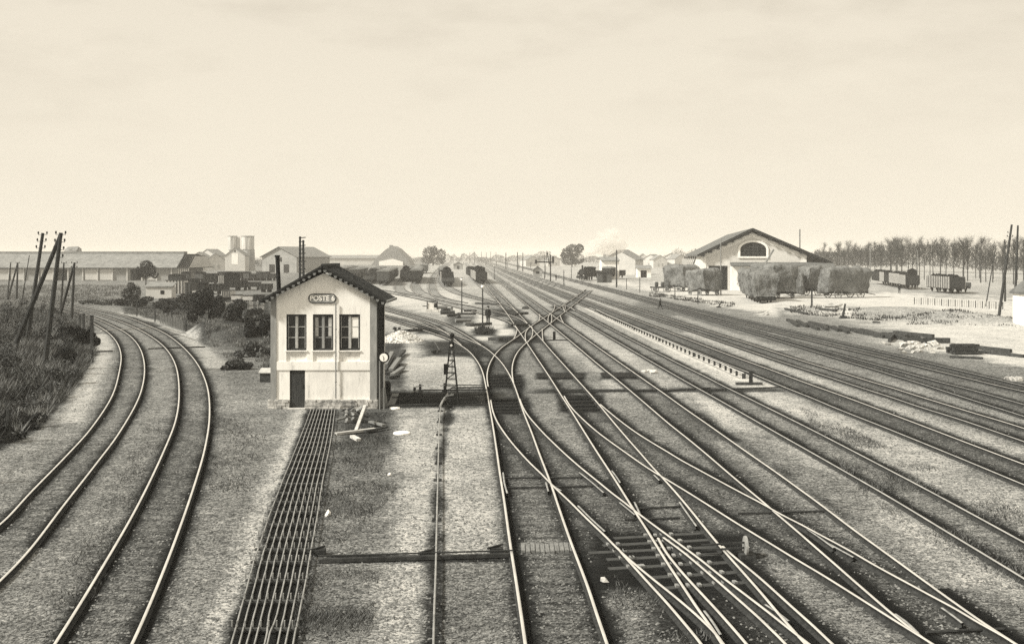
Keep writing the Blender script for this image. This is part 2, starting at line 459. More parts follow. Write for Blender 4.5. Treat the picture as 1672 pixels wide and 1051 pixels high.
# scissors / crossover running up to the right
T['x1'] = ([(797.2, 631), (795, 618.6), (795.4, 608), (799.5, 593.3), (807.3, 579.8), (816, 569.6), (829.3, 560), (840, 552.6), (849.3, 546), (857.3, 539.6), (866.6, 532.8), (876, 526.2), (886.6, 519.5), (893.3, 515.3), (900, 511), (908, 505.4), (919.2, 498.4), (930.6, 491), (938.6, 485.5), (950.6, 476.5), (957, 471.5)],
           [(838.8, 626), (836.3, 613.3), (836, 600), (838.6, 586.6), (845.3, 573.8), (857.5, 561), (868, 552), (876, 545.6), (886.6, 536.8), (897.3, 529), (904, 523.6), (909.3, 519.5), (916, 513.8), (924, 507.6), (932, 501.3), (942.6, 493), (952, 485.5), (960, 479), (966, 474)])
# yard ladders and sidings
T['ladder_a'] = ([(846, 538.5), (836, 528), (820, 521.5), (801, 516), (775, 508.8), (747.7, 501.8), (700, 491.2), (655.5, 482), (636, 478.5), (600, 473)],
                 [(869, 536), (862, 528.5), (849.3, 520.5), (833.3, 514.5), (801, 506.5), (775, 500.5), (747, 495), (700, 486), (655, 477.5), (636, 474.5), (600, 469.5)])
T['ladder_b'] = ([(826, 509), (818, 500), (804, 494.6), (785, 489.5), (765, 484.5), (742, 478.5), (728, 472), (718, 464.5), (713.5, 457), (713, 450), (718, 440), (735, 428)],
                 [(846, 510.5), (838, 503.5), (824, 496.5), (803, 490.5), (783, 485.3), (764, 480), (745, 472.5), (733, 465), (726, 457.5), (724.5, 450), (727, 440), (739, 428)])
T['siding_mid'] = ([(747, 496.5), (728, 491.5), (711.8, 486.5), (702.2, 479.8), (698.4, 471.4), (699, 462), (703.5, 450), (712, 440), (730, 428)],
                   [(764, 494), (745, 490.3), (727, 485.5), (715.5, 479), (710.4, 471.4), (709.8, 462), (712.4, 450), (718.4, 440), (733.5, 428)])
T['siding_right'] = ([(808, 487.5), (795, 477), (783, 468), (776.5, 461.5), (771, 454), (766, 445), (762, 437), (758, 428)],
                     [(821, 486), (811, 477), (800, 468.5), (791.5, 461.5), (784, 454), (777, 445), (770.5, 437), (761.5, 428)])
T['siding_left'] = ([(711, 490), (690, 484), (676, 477), (670, 469), (671, 461), (677, 450), (689, 440)],
                    [(728, 486.5), (706, 481), (691, 475), (684, 468), (683.5, 461), (687, 450), (696, 440)])
T['siding_outer'] = ([(668, 482.5), (652, 478.5), (643.5, 472.5), (643, 466), (648, 458), (661, 446), (676, 437)],
                     [(688, 481), (668, 476.5), (659, 471.3), (656.7, 466), (659.5, 458), (669.5, 446), (682, 437)])

TLABEL = {
    'curve_a': 'outer left track of the curving double line below the weedy bank',
    'curve_b': 'inner right track of the curving double line, nearer the signal box',
    'main': 'straight track nearest the rod run, swinging left behind the lattice lamp mast',
    'fan': 'short track branching off behind the white gravel heap beside the signal box',
    't2': 'straight track right of the planked crossing, carrying the exposed sleeper points',
    't2_slip': 'pair of slip rails peeling left at the exposed dark sleepers, ending at the bottom edge',
    't2_lead': 'pair of slip rails peeling right at the exposed dark sleepers, ending at the bottom edge',
    'c2': 'crossover track leaving the left main line towards the bottom right through the slip',
    'c3': 'crossover track leaving through the dark pit boards towards the bottom right corner',
    't3': 'straight track ending in the bottom right corner, joined by the long crossover',
    't4': 'straight track on pale gravel, left of the row of short stub posts',
    't5': 'straight dark ballasted track directly right of the row of short stub posts',
    't6': 'bright railed track two beyond the row of short stub posts',
    't7': 'dull railed track across the dark cinder strip on the right',
    't8': 'rightmost track along the edge of the pale goods yard ground',
    'x1': 'scissors crossover climbing right across the straight tracks through the diamonds',
    'ladder_a': 'ladder track sweeping left from the diamonds below the lamp posts',
    'ladder_b': 'yard track curving up under the string of low open wagons',
    'siding_mid': 'empty siding curving up between two strings of wagons',
    'siding_right': 'yard track under the short string of dark boarded wagons',
    'siding_left': 'siding under the round roofed dark van at the yard throat',
    'siding_outer': 'leftmost visible siding curling into the crowded wagon yard',
}


def rail_mesh(px, zoff, name, parent, step=5.0, top=None, hw=.031, z0=None):
    q = smooth_pts(catmull(px, step), 2)
    pts = np.array([P(a, b, RZ)[:2] for a, b in q])
    d = np.gradient(pts, axis=0)
    d /= np.linalg.norm(d, axis=1)[:, None] + 1e-9
    n = np.stack([d[:, 1], -d[:, 0]], 1)
    zt = RZ + zoff
    zb = 0.0 if z0 is None else z0
    prof = [(-.065, zb), (-.065, zb + .02), (-.014, zb + .035), (-.014, zt - .05), (-hw, zt - .035), (-hw, zt - .008), (-hw * .75, zt),
            (hw * .75, zt), (hw, zt - .008), (hw, zt - .035), (.014, zt - .05), (.014, zb + .035), (.065, zb + .02), (.065, zb)]
    k = len(prof)
    N = len(pts)
    V = np.zeros((N, k, 3), np.float32)
    for j, (o, z) in enumerate(prof):
        V[:, j, :2] = pts + n * o
        V[:, j, 2] = z
    Fq, mi = [], []
    for j in range(k - 1):
        a = np.arange(N - 1) * k + j
        Fq.append(np.stack([a, a + k, a + k + 1, a + 1], 1))
        mi.append(np.full(N - 1, 0 if 5 <= j <= 7 else 1))
    Fq = np.concatenate(Fq)
    mi = np.concatenate(mi)
    return np_obj(name, V.reshape(-1, 3), Fq, [top or M['rail_top'], M['rail_side']], parent, mi)


TR = {}
# carry every line on past the picture edge, in its own direction
for k, (a, b) in T.items():
    for px in (a, b):
        v = np.array(px[0], float) - np.array(px[1], float)
        ln = np.linalg.norm(v)
        s_ = 420 if px[0][1] > 1000 else 620
        if px[0][1] < 1000 and px[0][0] < 900:
            continue
        px.insert(0, tuple(np.array(px[0]) + v / ln * s_))
for i, (k, (a, b)) in enumerate(T.items()):
    t = thing('railway_track', TLABEL[k], 'railway track')
    zo = 0.0022 * (i % 9)
    TR[k] = t
    dull = None
    if k == 't7':
        dull = M['rail_dull']
    for j, px in enumerate((a, b)):
        tp = dull or (M['rail_dull'] if (k == 't8' and j == 1) else M['rail_worn'] if (k in ('t4', 't8') or (k in ('t5', 't6') and j == 0)) else None)
        rail_mesh(px, zo + j * .001, 'rail', t, top=tp)


def extra(track, px, name, zoff, top=None, hw=.028):
    return rail_mesh(px, zoff, name, TR[track], step=4, top=top, hw=hw)


# slip curves inside the diamonds
SL = [
    [(844.6, 536.6), (843.0, 545.3), (838.5, 553.5)],
    [(865.3, 533.2), (858.6, 540), (857, 549.3), (859.2, 558.5)],
    [(868.2, 533.2), (870.8, 542.6), (868, 550.6), (861.6, 558.6)],
    [(885.3, 536.8), (885.3, 545.3), (886.8, 556.5)],
    [(881.3, 512.8), (883.3, 520), (877.6, 525.8)],
    [(898.2, 512), (893.3, 518.6), (895, 526.4)],
    [(899.6, 512.2), (902.6, 518.6), (899.6, 527)],
    [(914.6, 514.8), (915.2, 522.6), (920.6, 528)],
    [(906, 497.4), (907, 502.6), (901.6, 509.2)],
    [(919.0, 497.8), (918, 502), (921, 507)],
    [(922.8, 498), (924.6, 502.6), (921.6, 508.8)],
    [(932.6, 502), (935, 505), (938.5, 507)],
]
for i, s in enumerate(SL):
    extra('x1', s, 'slip_rail', .019 + .0012 * (i % 5), hw=.028)
# check rails and wing rails beside the frogs
CK = [('main', [(821.5, 770), (823.5, 787), (828.5, 804)]),
      ('c2', [(946, 770), (964, 784), (986, 803)]),
      ('main', [(891.5, 786), (893.5, 794), (895.6, 801)]),
      ('t2', [(899, 788), (908, 795), (917, 800)]),
      ('c2', [(944, 824), (965, 845), (988, 866)]),
      ('t2', [(1109.5, 818), (1122, 836), (1137.5, 857.5)]),
      ('t2', [(999, 767), (1006, 776), (1013, 787)]),
      ('c2', [(1012, 819), (1026, 830), (1037, 839)]),
      ('t2', [(1036, 818), (1041, 828), (1045, 838)]),
      ('c3', [(1068, 774), (1072, 778), (1077, 783)]),
      ('c3', [(1350, 884), (1372, 896), (1394, 908)]),
      ('t3', [(1318, 862), (1340, 877), (1362, 893)]),
      ('c3', [(1538, 990), (1555, 1002), (1572, 1015)]),
      ('t3', [(1462, 1000), (1480, 1013), (1500, 1032)]),
      ('t2_slip', [(1150, 995), (1163, 1012), (1177, 1034)]),
      ('c2', [(1250, 985), (1270, 998), (1288, 1012)])]
for i, (k, s) in enumerate(CK):
    extra(k, s, 'check_rail', -.012 + .001 * (i % 4), top=M['rail_dull'], hw=.026)

# exposed sleepers of the slip
SLP = [((1003, 882), (1156, 873)), ((985, 894), (1170, 884)), ((962, 906), (1180, 896)), ((991, 917), (1188, 907)),
       ((994, 932), (1200, 921)), ((1060, 947), (1212, 937)), ((1086, 964), (1222, 954))]
for (a, b) in SLP:
    A, B = P(a[0], a[1], -.04), P(b[0], b[1], -.04)
    s = MB().bar(A, B, .22, .12).build('sleeper', M['sleeper'], TR['t2'])
    s['label'] = 'exposed dark timber sleeper under the slip rails'
    d = (B - A)
    for key in ('c2', 't2_slip', 't2', 't2_lead'):
        for px in T[key]:
            q = catmull(px, 4)
            w = np.array([P(x, y, .02)[:2] for x, y in q])
            # crossing of this rail with the sleeper line
            nrm = Vector((-d.y, d.x))
            sd = (w[:, 0] - A.x) * nrm.x + (w[:, 1] - A.y) * nrm.y
            ix = np.where(sd[:-1] * sd[1:] < 0)[0]
            for i in ix[:1]:
                t_ = sd[i] / (sd[i] - sd[i + 1])
                pt = w[i] + (w[i + 1] - w[i]) * t_
                u = (Vector((pt[0], pt[1], 0)) - Vector((A.x, A.y, 0))).dot(Vector((d.x, d.y, 0))) / (d.x**2 + d.y**2)
                if 0.02 < u < .98:
                    e = w[i + 1] - w[i]
                    e = Vector((e[0], e[1], 0)).normalized()
                    sn = Vector((e.y, -e.x, 0))
                    c0 = Vector((pt[0], pt[1], .045))
                    MB().bar(c0 - sn * .17, c0 - sn * .075, .16, .045).build('rail_chair', M['chair'], s)
                    MB().bar(c0 + sn * .075, c0 + sn * .15, .16, .04).build('rail_chair', M['chair'], s)

# ------------------------------------------------------------------- ground
def vnoise(x, y, seed):
    """value noise on arrays"""
    r = np.random.default_rng(seed)
    g = r.random((256, 256))
    xi, yi = np.floor(x).astype(int), np.floor(y).astype(int)
    fx, fy = x - xi, y - yi
    fx, fy = fx * fx * (3 - 2 * fx), fy * fy * (3 - 2 * fy)
    a, b = g[xi % 256, yi % 256], g[(xi + 1) % 256, yi % 256]
    c, d = g[xi % 256, (yi + 1) % 256], g[(xi + 1) % 256, (yi + 1) % 256]
    return (a * (1 - fx) + b * fx) * (1 - fy) + (c * (1 - fx) + d * fx) * fy


def sstep(a, b, x):
    t = np.clip((x - a) / (b - a), 0, 1)
    return t * t * (3 - 2 * t)


def xat(px, y):
    q = catmull(px, 4)
    o = np.argsort(q[:, 1])
    return np.interp(y, q[o, 1], q[o, 0], left=np.nan, right=np.nan)


def ground_z(X, Y):
    """terrain: flat formation, weedy bank on the left, mounds by the box, heaps on the right"""
    z = np.zeros_like(X)
    # bank left of the curve
    edge = np.interp(Y, [0, 30, 42, 52, 66, 80, 100, 130, 160, 400], [-24, -20.5, -21.6, -22.6, -24.3, -28.5, -37, -50, -66, -200])
    d = edge - X
    bank = sstep(0, 4.5, d) * 1.0 + sstep(3, 14, d) * .7
    fade = sstep(18, 30, Y) * (1 - sstep(105, 150, Y))
    z += bank * fade * (.75 + .5 * vnoise(X / 3, Y / 3, 3))

    eb = [P(a, b) for a, b in T['curve_b'][1]][::-1]
    eb = sorted([(p.y, p.x) for p in eb])
    clear = sstep(.7, 3.0, X - np.interp(Y, [e[0] for e in eb], [e[1] for e in eb]))

    def mound(px, py, rx, ry, h, seed):
        c = P(px, py)
        q = ((X - c.x) / rx) ** 2 + ((Y - c.y) / ry) ** 2
        q = q * (0.75 + .5 * vnoise(X * .6, Y * .6, seed))
        return h * np.exp(-q * 1.6) * clear
    z += mound(352, 549, 3.6, 4.5, 1.15, 5)
    z += mound(318, 546, 2.2, 4.0, .6, 6)
    z += mound(408, 552, 3.5, 5, 1.0, 6)
    z += mound(402, 515, 4.0, 8, .7, 6)
    z += mound(1552, 522, 4.5, 6, 1.0, 8)
    z += mound(1500, 512, 5, 6, .6, 9)
    z += mound(1425, 512, 6, 6, .7, 10)
    z += mound(1330, 508, 4, 6, .7, 11)
    z += mound(1620, 528, 5, 6, .7, 12)
    z += mound(1290, 497, 4, 5, .5, 13)
    return z


def ground_patch(ys, xs, name):
    PX, PY = np.meshgrid(xs, ys)
    Y = F * H / (PY - YH)
    X = (PX - CX) * Y / F
    Z = ground_z(X, Y)
    tone = np.full(PX.shape, .51)
    n1 = vnoise(X / .9, Y / .9, 21)
    n2 = vnoise(X / 2.7 + 40, Y / 4.5, 22)
    n3 = vnoise(X / 9 + 9, Y / 16, 23)
    nn = (n1 * .35 + n2 * .4 + n3 * .25 - .5)
    m2px = (PY - YH) / H          # pixels per metre at this row

    def stroke(pts, w, t, soft=.5, amt=1.0, warp=1.0):
        nonlocal tone
        pts = np.array(pts, float)
        o = np.argsort(pts[:, 1])
        cx = np.interp(PY, pts[o, 1], pts[o, 0], left=-9e4, right=-9e4)
        d = np.abs(PX - cx) / m2px + nn * warp * w
        k = (1 - sstep(w * .5 - soft * w * .5, w * .5 + soft * w * .5, d)) * amt
        tone = tone * (1 - k) + t * k

    def blob(x0, y0, x1, y1, t, soft=.35, amt=1.0, warp=.5):
        nonlocal tone
        u = np.abs(PX - (x0 + x1) / 2) / ((x1 - x0) / 2)
        v = np.abs(PY - (y0 + y1) / 2) / ((y1 - y0) / 2)
        d = np.maximum(u, v) + nn * warp
        k = (1 - sstep(1 - soft, 1 + soft, d)) * amt
        tone = tone * (1 - k) + t * k

    def region(poly, t, soft=6.0, amt=1.0, warp=10):
        """soft polygon in photo rows"""
        nonlocal tone
        poly = np.array(poly, float)
        inside = np.zeros(PX.shape, bool)
        dist = np.full(PX.shape, 1e9)
        n = len(poly)
        for i in range(n):
            (x1, y1), (x2, y2) = poly[i], poly[(i + 1) % n]
            c = ((y1 > PY) != (y2 > PY)) & (PX < (x2 - x1) * (PY - y1) / (y2 - y1 + 1e-9) + x1)
            inside ^= c
            L2 = (x2 - x1) ** 2 + (y2 - y1) ** 2 + 1e-9
            tt = np.clip(((PX - x1) * (x2 - x1) + (PY - y1) * (y2 - y1)) / L2, 0, 1)
            dist = np.minimum(dist, np.hypot(PX - x1 - tt * (x2 - x1), PY - y1 - tt * (y2 - y1)))
        sd = np.where(inside, dist, -dist) + nn * warp
        k = sstep(-soft, soft, sd) * amt
        tone = tone * (1 - k) + t * k

    # wide zones
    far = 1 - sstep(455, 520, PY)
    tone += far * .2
    region([(760, 430), (960, 475), (1260, 620), (1100, 640), (960, 600), (880, 545), (800, 480)], .66, 10, .8, 20)
    region([(-600, 417), (700, 417), (700, 440), (560, 470), (300, 505), (-600, 520)], .50, 5)
    region([(-600, 500), (100, 503), (150, 520), (158, 585), (118, 640), (60, 700), (0, 735), (-600, 900)], .17, 6)
    region([(200, 500), (440, 480), (445, 560), (420, 610), (330, 560), (210, 520)], .22, 5)
    region([(345, 560), (440, 575), (440, 660), (380, 640)], .45, 12)
    region([(345, 640), (480, 660), (400, 900), (330, 1060), (270, 1060), (330, 800)], .56, 14, .7, 40)
    region([(620, 470), (740, 478), (830, 520), (838, 545), (790, 560), (740, 520), (640, 500)], .82, 6, .9)
    region([(610, 500), (720, 520), (800, 570), (790, 640), (625, 640)], .74, 8, .9)
    region([(640, 665), (800, 665), (822, 800), (838, 900), (780, 900), (640, 900)], .70, 18, .85, 70)
    region([(600, 920), (720, 920), (720, 1060), (620, 1060)], .56, 18, .8, 100)
    region([(330, 660), (500, 668), (440, 840), (380, 1060), (300, 1060), (330, 860)], .50, 12, .8, 26)
    stroke([(497, 668), (470, 740), (430, 850), (392, 960), (370, 1060)], .95, .72, .6)
    stroke([(640, 650), (664, 700), (672, 800), (670, 900), (660, 1060)], 1.0, .75, .9, .8)
    stroke([(112, 690), (140, 640), (165, 590), (172, 565), (165, 545)], 1.1, .72, .7)
    stroke([(60, 715), (20, 745), (-60, 790)], 1.2, .55, .8)
    stroke([(352, 600), (340, 575), (300, 548), (260, 527), (200, 510)], 1.6, .66, .7)
    region([(1000, 462), (1180, 468), (1700, 490), (1800, 640), (1672, 600), (1450, 560), (1240, 510), (1080, 480)], .86, 5, .95, 16)
    region([(1180, 500), (1320, 508), (1480, 528), (1672, 545), (1672, 575), (1450, 556), (1290, 522)], .82, 4, .8)
    region([(1380, 500), (1540, 512), (1672, 520), (1672, 532), (1540, 530), (1400, 520)], .6, 4, .8, 14)
    region([(1270, 505), (1480, 540), (1470, 556), (1380, 548), (1270, 522)], .42, 8, .8, 24)
    region([(1020, 505), (1260, 560), (1800, 700), (1800, 650), (1240, 528), (1060, 488)], .42, 6, .9, 14)
    stroke([(1120, 542), (1180, 563), (1260, 594), (1345, 625), (1440, 660), (1560, 703), (1672, 742)], 1.1, .72, .7, .8, 1.2)
    stroke([(1420, 616), (1480, 633), (1560, 657), (1672, 690)], .9, .62, .8, .7, 1.2)
    stroke([(1100, 515), (1180, 540), (1280, 572)], 1.0, .66, .8, .8, 1.2)
    region([(1270, 640), (1672, 800), (1672, 1000), (1560, 960), (1380, 780), (1100, 650)], .70, 12, .8, 60)
    region([(1080, 545), (1260, 625), (1400, 700), (1240, 660), (1100, 600)], .78, 8, .85, 20)
    region([(900, 520), (1010, 560), (1110, 650), (1000, 640), (930, 560)], .72, 8, .8, 18)
    region([(1130, 640), (1190, 665), (1230, 710), (1180, 700)], .80, 8, .8, 10)
    region([(520, 690), (640, 680), (640, 820), (500, 860)], .45, 26, .8, 150)
    region([(510, 860), (640, 850), (620, 900), (500, 910)], .44, 20, .7, 120)
    region([(490, 940), (600, 930), (600, 1060), (470, 1060)], .42, 26, .8, 170)
    region([(720, 930), (830, 920), (850, 1060), (720, 1060)], .42, 22, .8, 90)

    # ballast of every track: dark between the rails, grease and painted rail shadow along them
    for k, (a, b) in T.items():
        xa, xb = xat(a, PY), xat(b, PY)
        ok = ~(np.isnan(xa) | np.isnan(xb))
        xa, xb = np.nan_to_num(xa), np.nan_to_num(xb)
        lo, hi = np.minimum(xa, xb), np.maximum(xa, xb)
        w = np.maximum(hi - lo, .5)
        u = (PX - lo) / w
        inner = {'curve_a': .42, 'curve_b': .40, 'main': .38, 't2': .4, 't3': .36, 't4': .42, 't5': .30, 't6': .36,
                 't7': .34, 't8': .32, 'c2': .3, 'c3': .34, 'x1': .3, 't2_slip': .12, 't2_lead': .12}.get(k, .45)
        amt = {'curve_a': .6, 'curve_b': .6, 't5': .75, 'main': .85, 't2_slip': .9, 't2_lead': .9}.get(k, .62)
        d = np.abs(u - .5) + nn * .22
        kk = (1 - sstep(.42, .62, d)) * amt * ok
        tone[:] = tone * (1 - kk) + inner * kk
        if k in ('main', 'curve_a', 'curve_b', 't3', 't4', 't2'):
            # sleepers half buried in the ballast
            th = {'curve_a': .5, 'curve_b': .5}.get(k, 0)
            sY = Y + X * .35 * th + n3 * .5
            bar = sstep(.55, .9, .5 + .5 * np.cos(2 * PI * sY / .68)) * (1 - sstep(.42, .62, np.abs(u - .5) * .86))
            tone[:] = tone - .075 * bar * ok * (1 - sstep(34, 58, Y)) * (.3 + 1.2 * n2)
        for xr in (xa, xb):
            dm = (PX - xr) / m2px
            g = np.exp(-((dm - .09) / (.15 + .22 * n1)) ** 2) * ok  # band set off to the right: grease plus the rail's shadow painted in
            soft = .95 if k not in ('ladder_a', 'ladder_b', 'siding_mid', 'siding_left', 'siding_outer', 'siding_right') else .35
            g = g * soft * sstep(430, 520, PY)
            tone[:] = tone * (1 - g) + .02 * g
    # light cess between some tracks
    stroke([(985, 690), (1040, 745), (1130, 830), (1180, 890)], .7, .5, .8, .6)
    stroke([(1180, 720), (1300, 800), (1420, 880), (1560, 960)], .9, .66, .8, .7)
    stroke([(820, 487), (850, 510), (880, 540)], .3, .5, .8, .5)
    stroke([(960, 503), (1000, 523), (1065, 553), (1117, 577), (1180, 604), (1216, 622)], .9, .92, .5, .9, .4)
    # oily pits, trenches and crossing rods
    blob(520, 905, 848, 918, .06, .25, .85, .3)
    blob(843, 888, 945, 907, .30, .3, .7)
    blob(620, 636, 800, 664, .10, .3, .85)
    blob(792, 611, 856, 634, .05, .25, .95, .3)
    blob(795, 650, 862, 676, .05, .25, .95, .3)
    blob(876, 609, 954, 619, .03, .2, .97, .15)
    blob(983, 608, 1044, 618, .03, .2, .97, .15)
    blob(912, 645, 986, 673, .04, .22, .95, .25)
    blob(950, 868, 1235, 965, .04, .25, .9, .3)
    blob(1060, 955, 1230, 1050, .10, .4, .75, .5)
    blob(690, 556, 800, 582, .10, .35, .85)
    blob(680, 532, 720, 545, .08, .4, .8)
    blob(805, 548, 890, 560, .08, .35, .8)
    blob(826, 522, 868, 536, .10, .4, .8)
    blob(805, 505, 850, 517, .14, .4, .8)
    blob(880, 514, 925, 528, .08, .35, .85)
    blob(903, 500, 938, 508, .1, .35, .8)
    blob(770, 538, 812, 549, .08, .45, .85)
    blob(735, 516, 775, 530, .2, .5, .8)
    blob(660, 600, 740, 640, .55, .5, .4)
    blob(615, 545, 660, 640, .14, .5, .8)
    blob(560, 668, 640, 730, .16, .5, .8)
    blob(1080, 634, 1290, 640, .08, .3, .7, .6)
    blob(880, 635, 1090, 641, .08, .3, .8, .6)
    # dark ground under the rod run
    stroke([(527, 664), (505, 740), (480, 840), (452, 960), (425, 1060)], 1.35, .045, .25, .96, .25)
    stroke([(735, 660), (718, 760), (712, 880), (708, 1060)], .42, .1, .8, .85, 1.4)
    tone += nn * .16
    tone = np.clip(tone, 0, 1)
    return X, Y, Z, tone


ys_near = np.linspace(1120, 600, 230)
ys_mid = np.linspace(598.5, 470, 110)
ys_far = YH + np.geomspace(52, 3.1, 46)
ys = np.concatenate([[2600, 1500, 1250], ys_near, ys_mid, ys_far])
xs = np.concatenate([np.linspace(-900, -140, 40), np.linspace(-130, 1800, 640), np.linspace(1820, 2600, 40)])
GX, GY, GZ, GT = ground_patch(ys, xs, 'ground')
# strip under and behind the camera
gx0 = GX[0] * 0 + np.linspace(GX[0, 0], GX[0, -1], len(xs))
GX = np.vstack([gx0[None] * 3, GX]); GY = np.vstack([np.full((1, len(xs)), -40.), GY])
GZ = np.vstack([np.zeros((1, len(xs))), GZ]); GT = np.vstack([np.full((1, len(xs)), .4), GT])
nr, nc = GX.shape
idx = np.arange(nr * nc).reshape(nr, nc)
Fq = np.stack([idx[:-1, :-1], idx[:-1, 1:], idx[1:, 1:], idx[1:, :-1]], -1).reshape(-1, 4)

gm = bpy.data.materials.new('cinder_and_gravel_ground')
gm.use_nodes = True
nt = gm.node_tree
Nn, L = nt.nodes, nt.links
bs = Nn['Principled BSDF']
bs.inputs['Roughness'].default_value = .95
bs.inputs['Specular IOR Level'].default_value = .0
att = Nn.new('ShaderNodeAttribute'); att.attribute_name = 'tone'
tc = Nn.new('ShaderNodeTexCoord')


def nz(scale, detail=6, rough=.7, vec=None):
    n = Nn.new('ShaderNodeTexNoise')
    n.inputs['Scale'].default_value = scale
    n.inputs['Detail'].default_value = detail
    n.inputs['Roughness'].default_value = rough
    L.new(vec or tc.outputs['Object'], n.inputs['Vector'])
    return n.outputs['Fac']


def mth(op, a, b=None, c=None):
    n = Nn.new('ShaderNodeMath'); n.operation = op
    for i, v in enumerate((a, b, c)):
        if v is None:
            continue
        if isinstance(v, (int, float)):
            n.inputs[i].default_value = v
        else:
            L.new(v, n.inputs[i])
    return n.outputs[0]


fine = nz(24, 8, .8)
mid = nz(3.2, 6, .7)
big = nz(.5, 5, .65)
vor = Nn.new('ShaderNodeTexVoronoi'); vor.inputs['Scale'].default_value = 17
L.new(tc.outputs['Object'], vor.inputs['Vector'])
vcol = Nn.new('ShaderNodeSeparateColor'); L.new(vor.outputs['Color'], vcol.inputs[0])
s1 = mth('MULTIPLY', mth('SUBTRACT', fine, .5), 1.15)
s2 = mth('MULTIPLY', mth('SUBTRACT', mid, .5), .55)
s3 = mth('MULTIPLY', mth('SUBTRACT', big, .5), .30)
s4 = mth('MULTIPLY', mth('SUBTRACT', vcol.outputs[0], .5), .34)
sp = mth('ADD', mth('ADD', s1, s2), mth('ADD', s3, s4))
val = mth('ADD', att.outputs['Fac'], mth('MULTIPLY', sp, mth('MINIMUM', 1.15, mth('ADD', mth('MULTIPLY', att.outputs['Fac'], 2.3), .12))))
cr = Nn.new('ShaderNodeValToRGB')
els = cr.color_ramp.elements
els[0].position, els[0].color = 0.0, tint(.010)
els[1].position, els[1].color = 1.0, tint(.60)
for p_, v_ in ((.15, .02), (.3, .052), (.5, .13), (.68, .28), (.84, .43)):
    e = els.new(p_); e.color = tint(v_)
L.new(val, cr.inputs['Fac'])
L.new(cr.outputs['Color'], bs.inputs['Base Color'])
bp = Nn.new('ShaderNodeBump'); bp.inputs['Strength'].default_value = .8; bp.inputs['Distance'].default_value = .05
hh = mth('ADD', mth('MULTIPLY', fine, .8), mth('MULTIPLY', mid, 1.0))
L.new(hh, bp.inputs['Height']); L.new(bp.outputs['Normal'], bs.inputs['Normal'])

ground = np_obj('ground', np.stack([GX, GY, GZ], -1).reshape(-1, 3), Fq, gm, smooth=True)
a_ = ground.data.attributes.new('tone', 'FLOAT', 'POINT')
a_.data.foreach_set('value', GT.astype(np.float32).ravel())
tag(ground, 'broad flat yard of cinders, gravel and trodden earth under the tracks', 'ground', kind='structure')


def gz(x, y):
    return float(ground_z(np.array([x]), np.array([y]))[0])


# loose stones near the camera (nobody could count them)
def scatter_octa(name, n, size, m):
    py = rng.uniform(600, 1075, n)
    px = rng.uniform(-60, 1740, n)
    jj = np.clip(np.searchsorted(-ys, -py), 0, len(ys) - 1)
    ii = np.clip(np.searchsorted(xs, px), 0, len(xs) - 1)
    keep = rng.random(n) < np.clip((GT[jj + 1, ii] - .12) * 3, 0, 1)
    py, px = py[keep], px[keep]
    n = len(py)
    Y = F * H / (py - YH); X = (px - CX) * Y / F
    s = rng.uniform(size[0], size[1], n) * rng.uniform(.5, 1, n)
    base = np.array([[1, 0, 0], [0, 1, 0], [-1, 0, 0], [0, -1, 0], [0, 0, .8], [0, 0, -.4]], float)
    ang = rng.uniform(0, 6.28, n)
    jit = rng.uniform(.6, 1.3, (n, 6, 3))
    V = base[None] * jit * s[:, None, None]
    c, sn = np.cos(ang)[:, None], np.sin(ang)[:, None]
    x = V[:, :, 0] * c - V[:, :, 1] * sn
    y = V[:, :, 0] * sn + V[:, :, 1] * c
    Z = ground_z(X, Y)
    W = np.stack([x + X[:, None], y + Y[:, None], V[:, :, 2] + Z[:, None] + s[:, None] * .2], -1)
    f = np.array([[0, 1, 4], [1, 2, 4], [2, 3, 4], [3, 0, 4]])
    Fq = (f[None] + (np.arange(n) * 6)[:, None, None]).reshape(-1, 3)
    return np_obj(name, W.reshape(-1, 3), Fq, m)


st = scatter_octa('loose_gravel', 52000, (.014, .05), M['gravel'])
tag(st, 'loose ballast stones strewn over the ground between the tracks', 'gravel', kind='stuff')
# --------------------------------------------------------------- signal box
ZB = 53.2                                   # distance of the front wall
SB = ZB / F                                 # metres per photo pixel there
bx0, bx1 = (442 - CX) * SB, (615 - CX) * SB
bw_, bd_ = bx1 - bx0, 3.3
bcx = (bx0 + bx1) / 2


def bxp(px):
    return (px - CX) * SB - bcx


def bzp(py):
    return H - (py - YH) * SB


box = thing('signal_box', 'white plastered signal box with scalloped gable, three tall windows and a POSTE 6 plate', 'signal box', (bcx, ZB, 0))
hw = bw_ / 2
ze, za = bzp(487), bzp(446)                 # wall at the eaves, wall at the apex
zp = bzp(652)                               # top of the rubble plinth
wins = [(467.5, 500.5), (510.8, 544.2), (553.8, 588)]
wz0, wz1 = bzp(572), bzp(513)
apz = bzp(589)
dx0, dx1, dz0, dz1 = bxp(473), bxp(498), .02, bzp(605)
# front wall built as piers and panels round real openings
fw = MB()
T_ = .22
xs_ = [-hw + .26]
for a, b in wins:
    xs_ += [bxp(a), bxp(b)]
xs_ += [hw - .30]
for i in range(0, len(xs_), 2):             # piers between the windows
    fw.box(xs_[i], xs_[i + 1], 0, T_, bzp(590), wz1)
for a, b in wins:                           # recessed aprons under the sills
    fw.box(bxp(a), bxp(b), .07, T_, bzp(590), wz0, 1)
yl, yr = -hw + .26, hw - .30
# gable above the windows
ap = lambda x: za - (za - ze) * abs(x) / hw
fw.prism([(yl, wz1), (yr, wz1), (yr, ap(yr)), (0, za), (yl, ap(yl))], 'y', 0, T_)
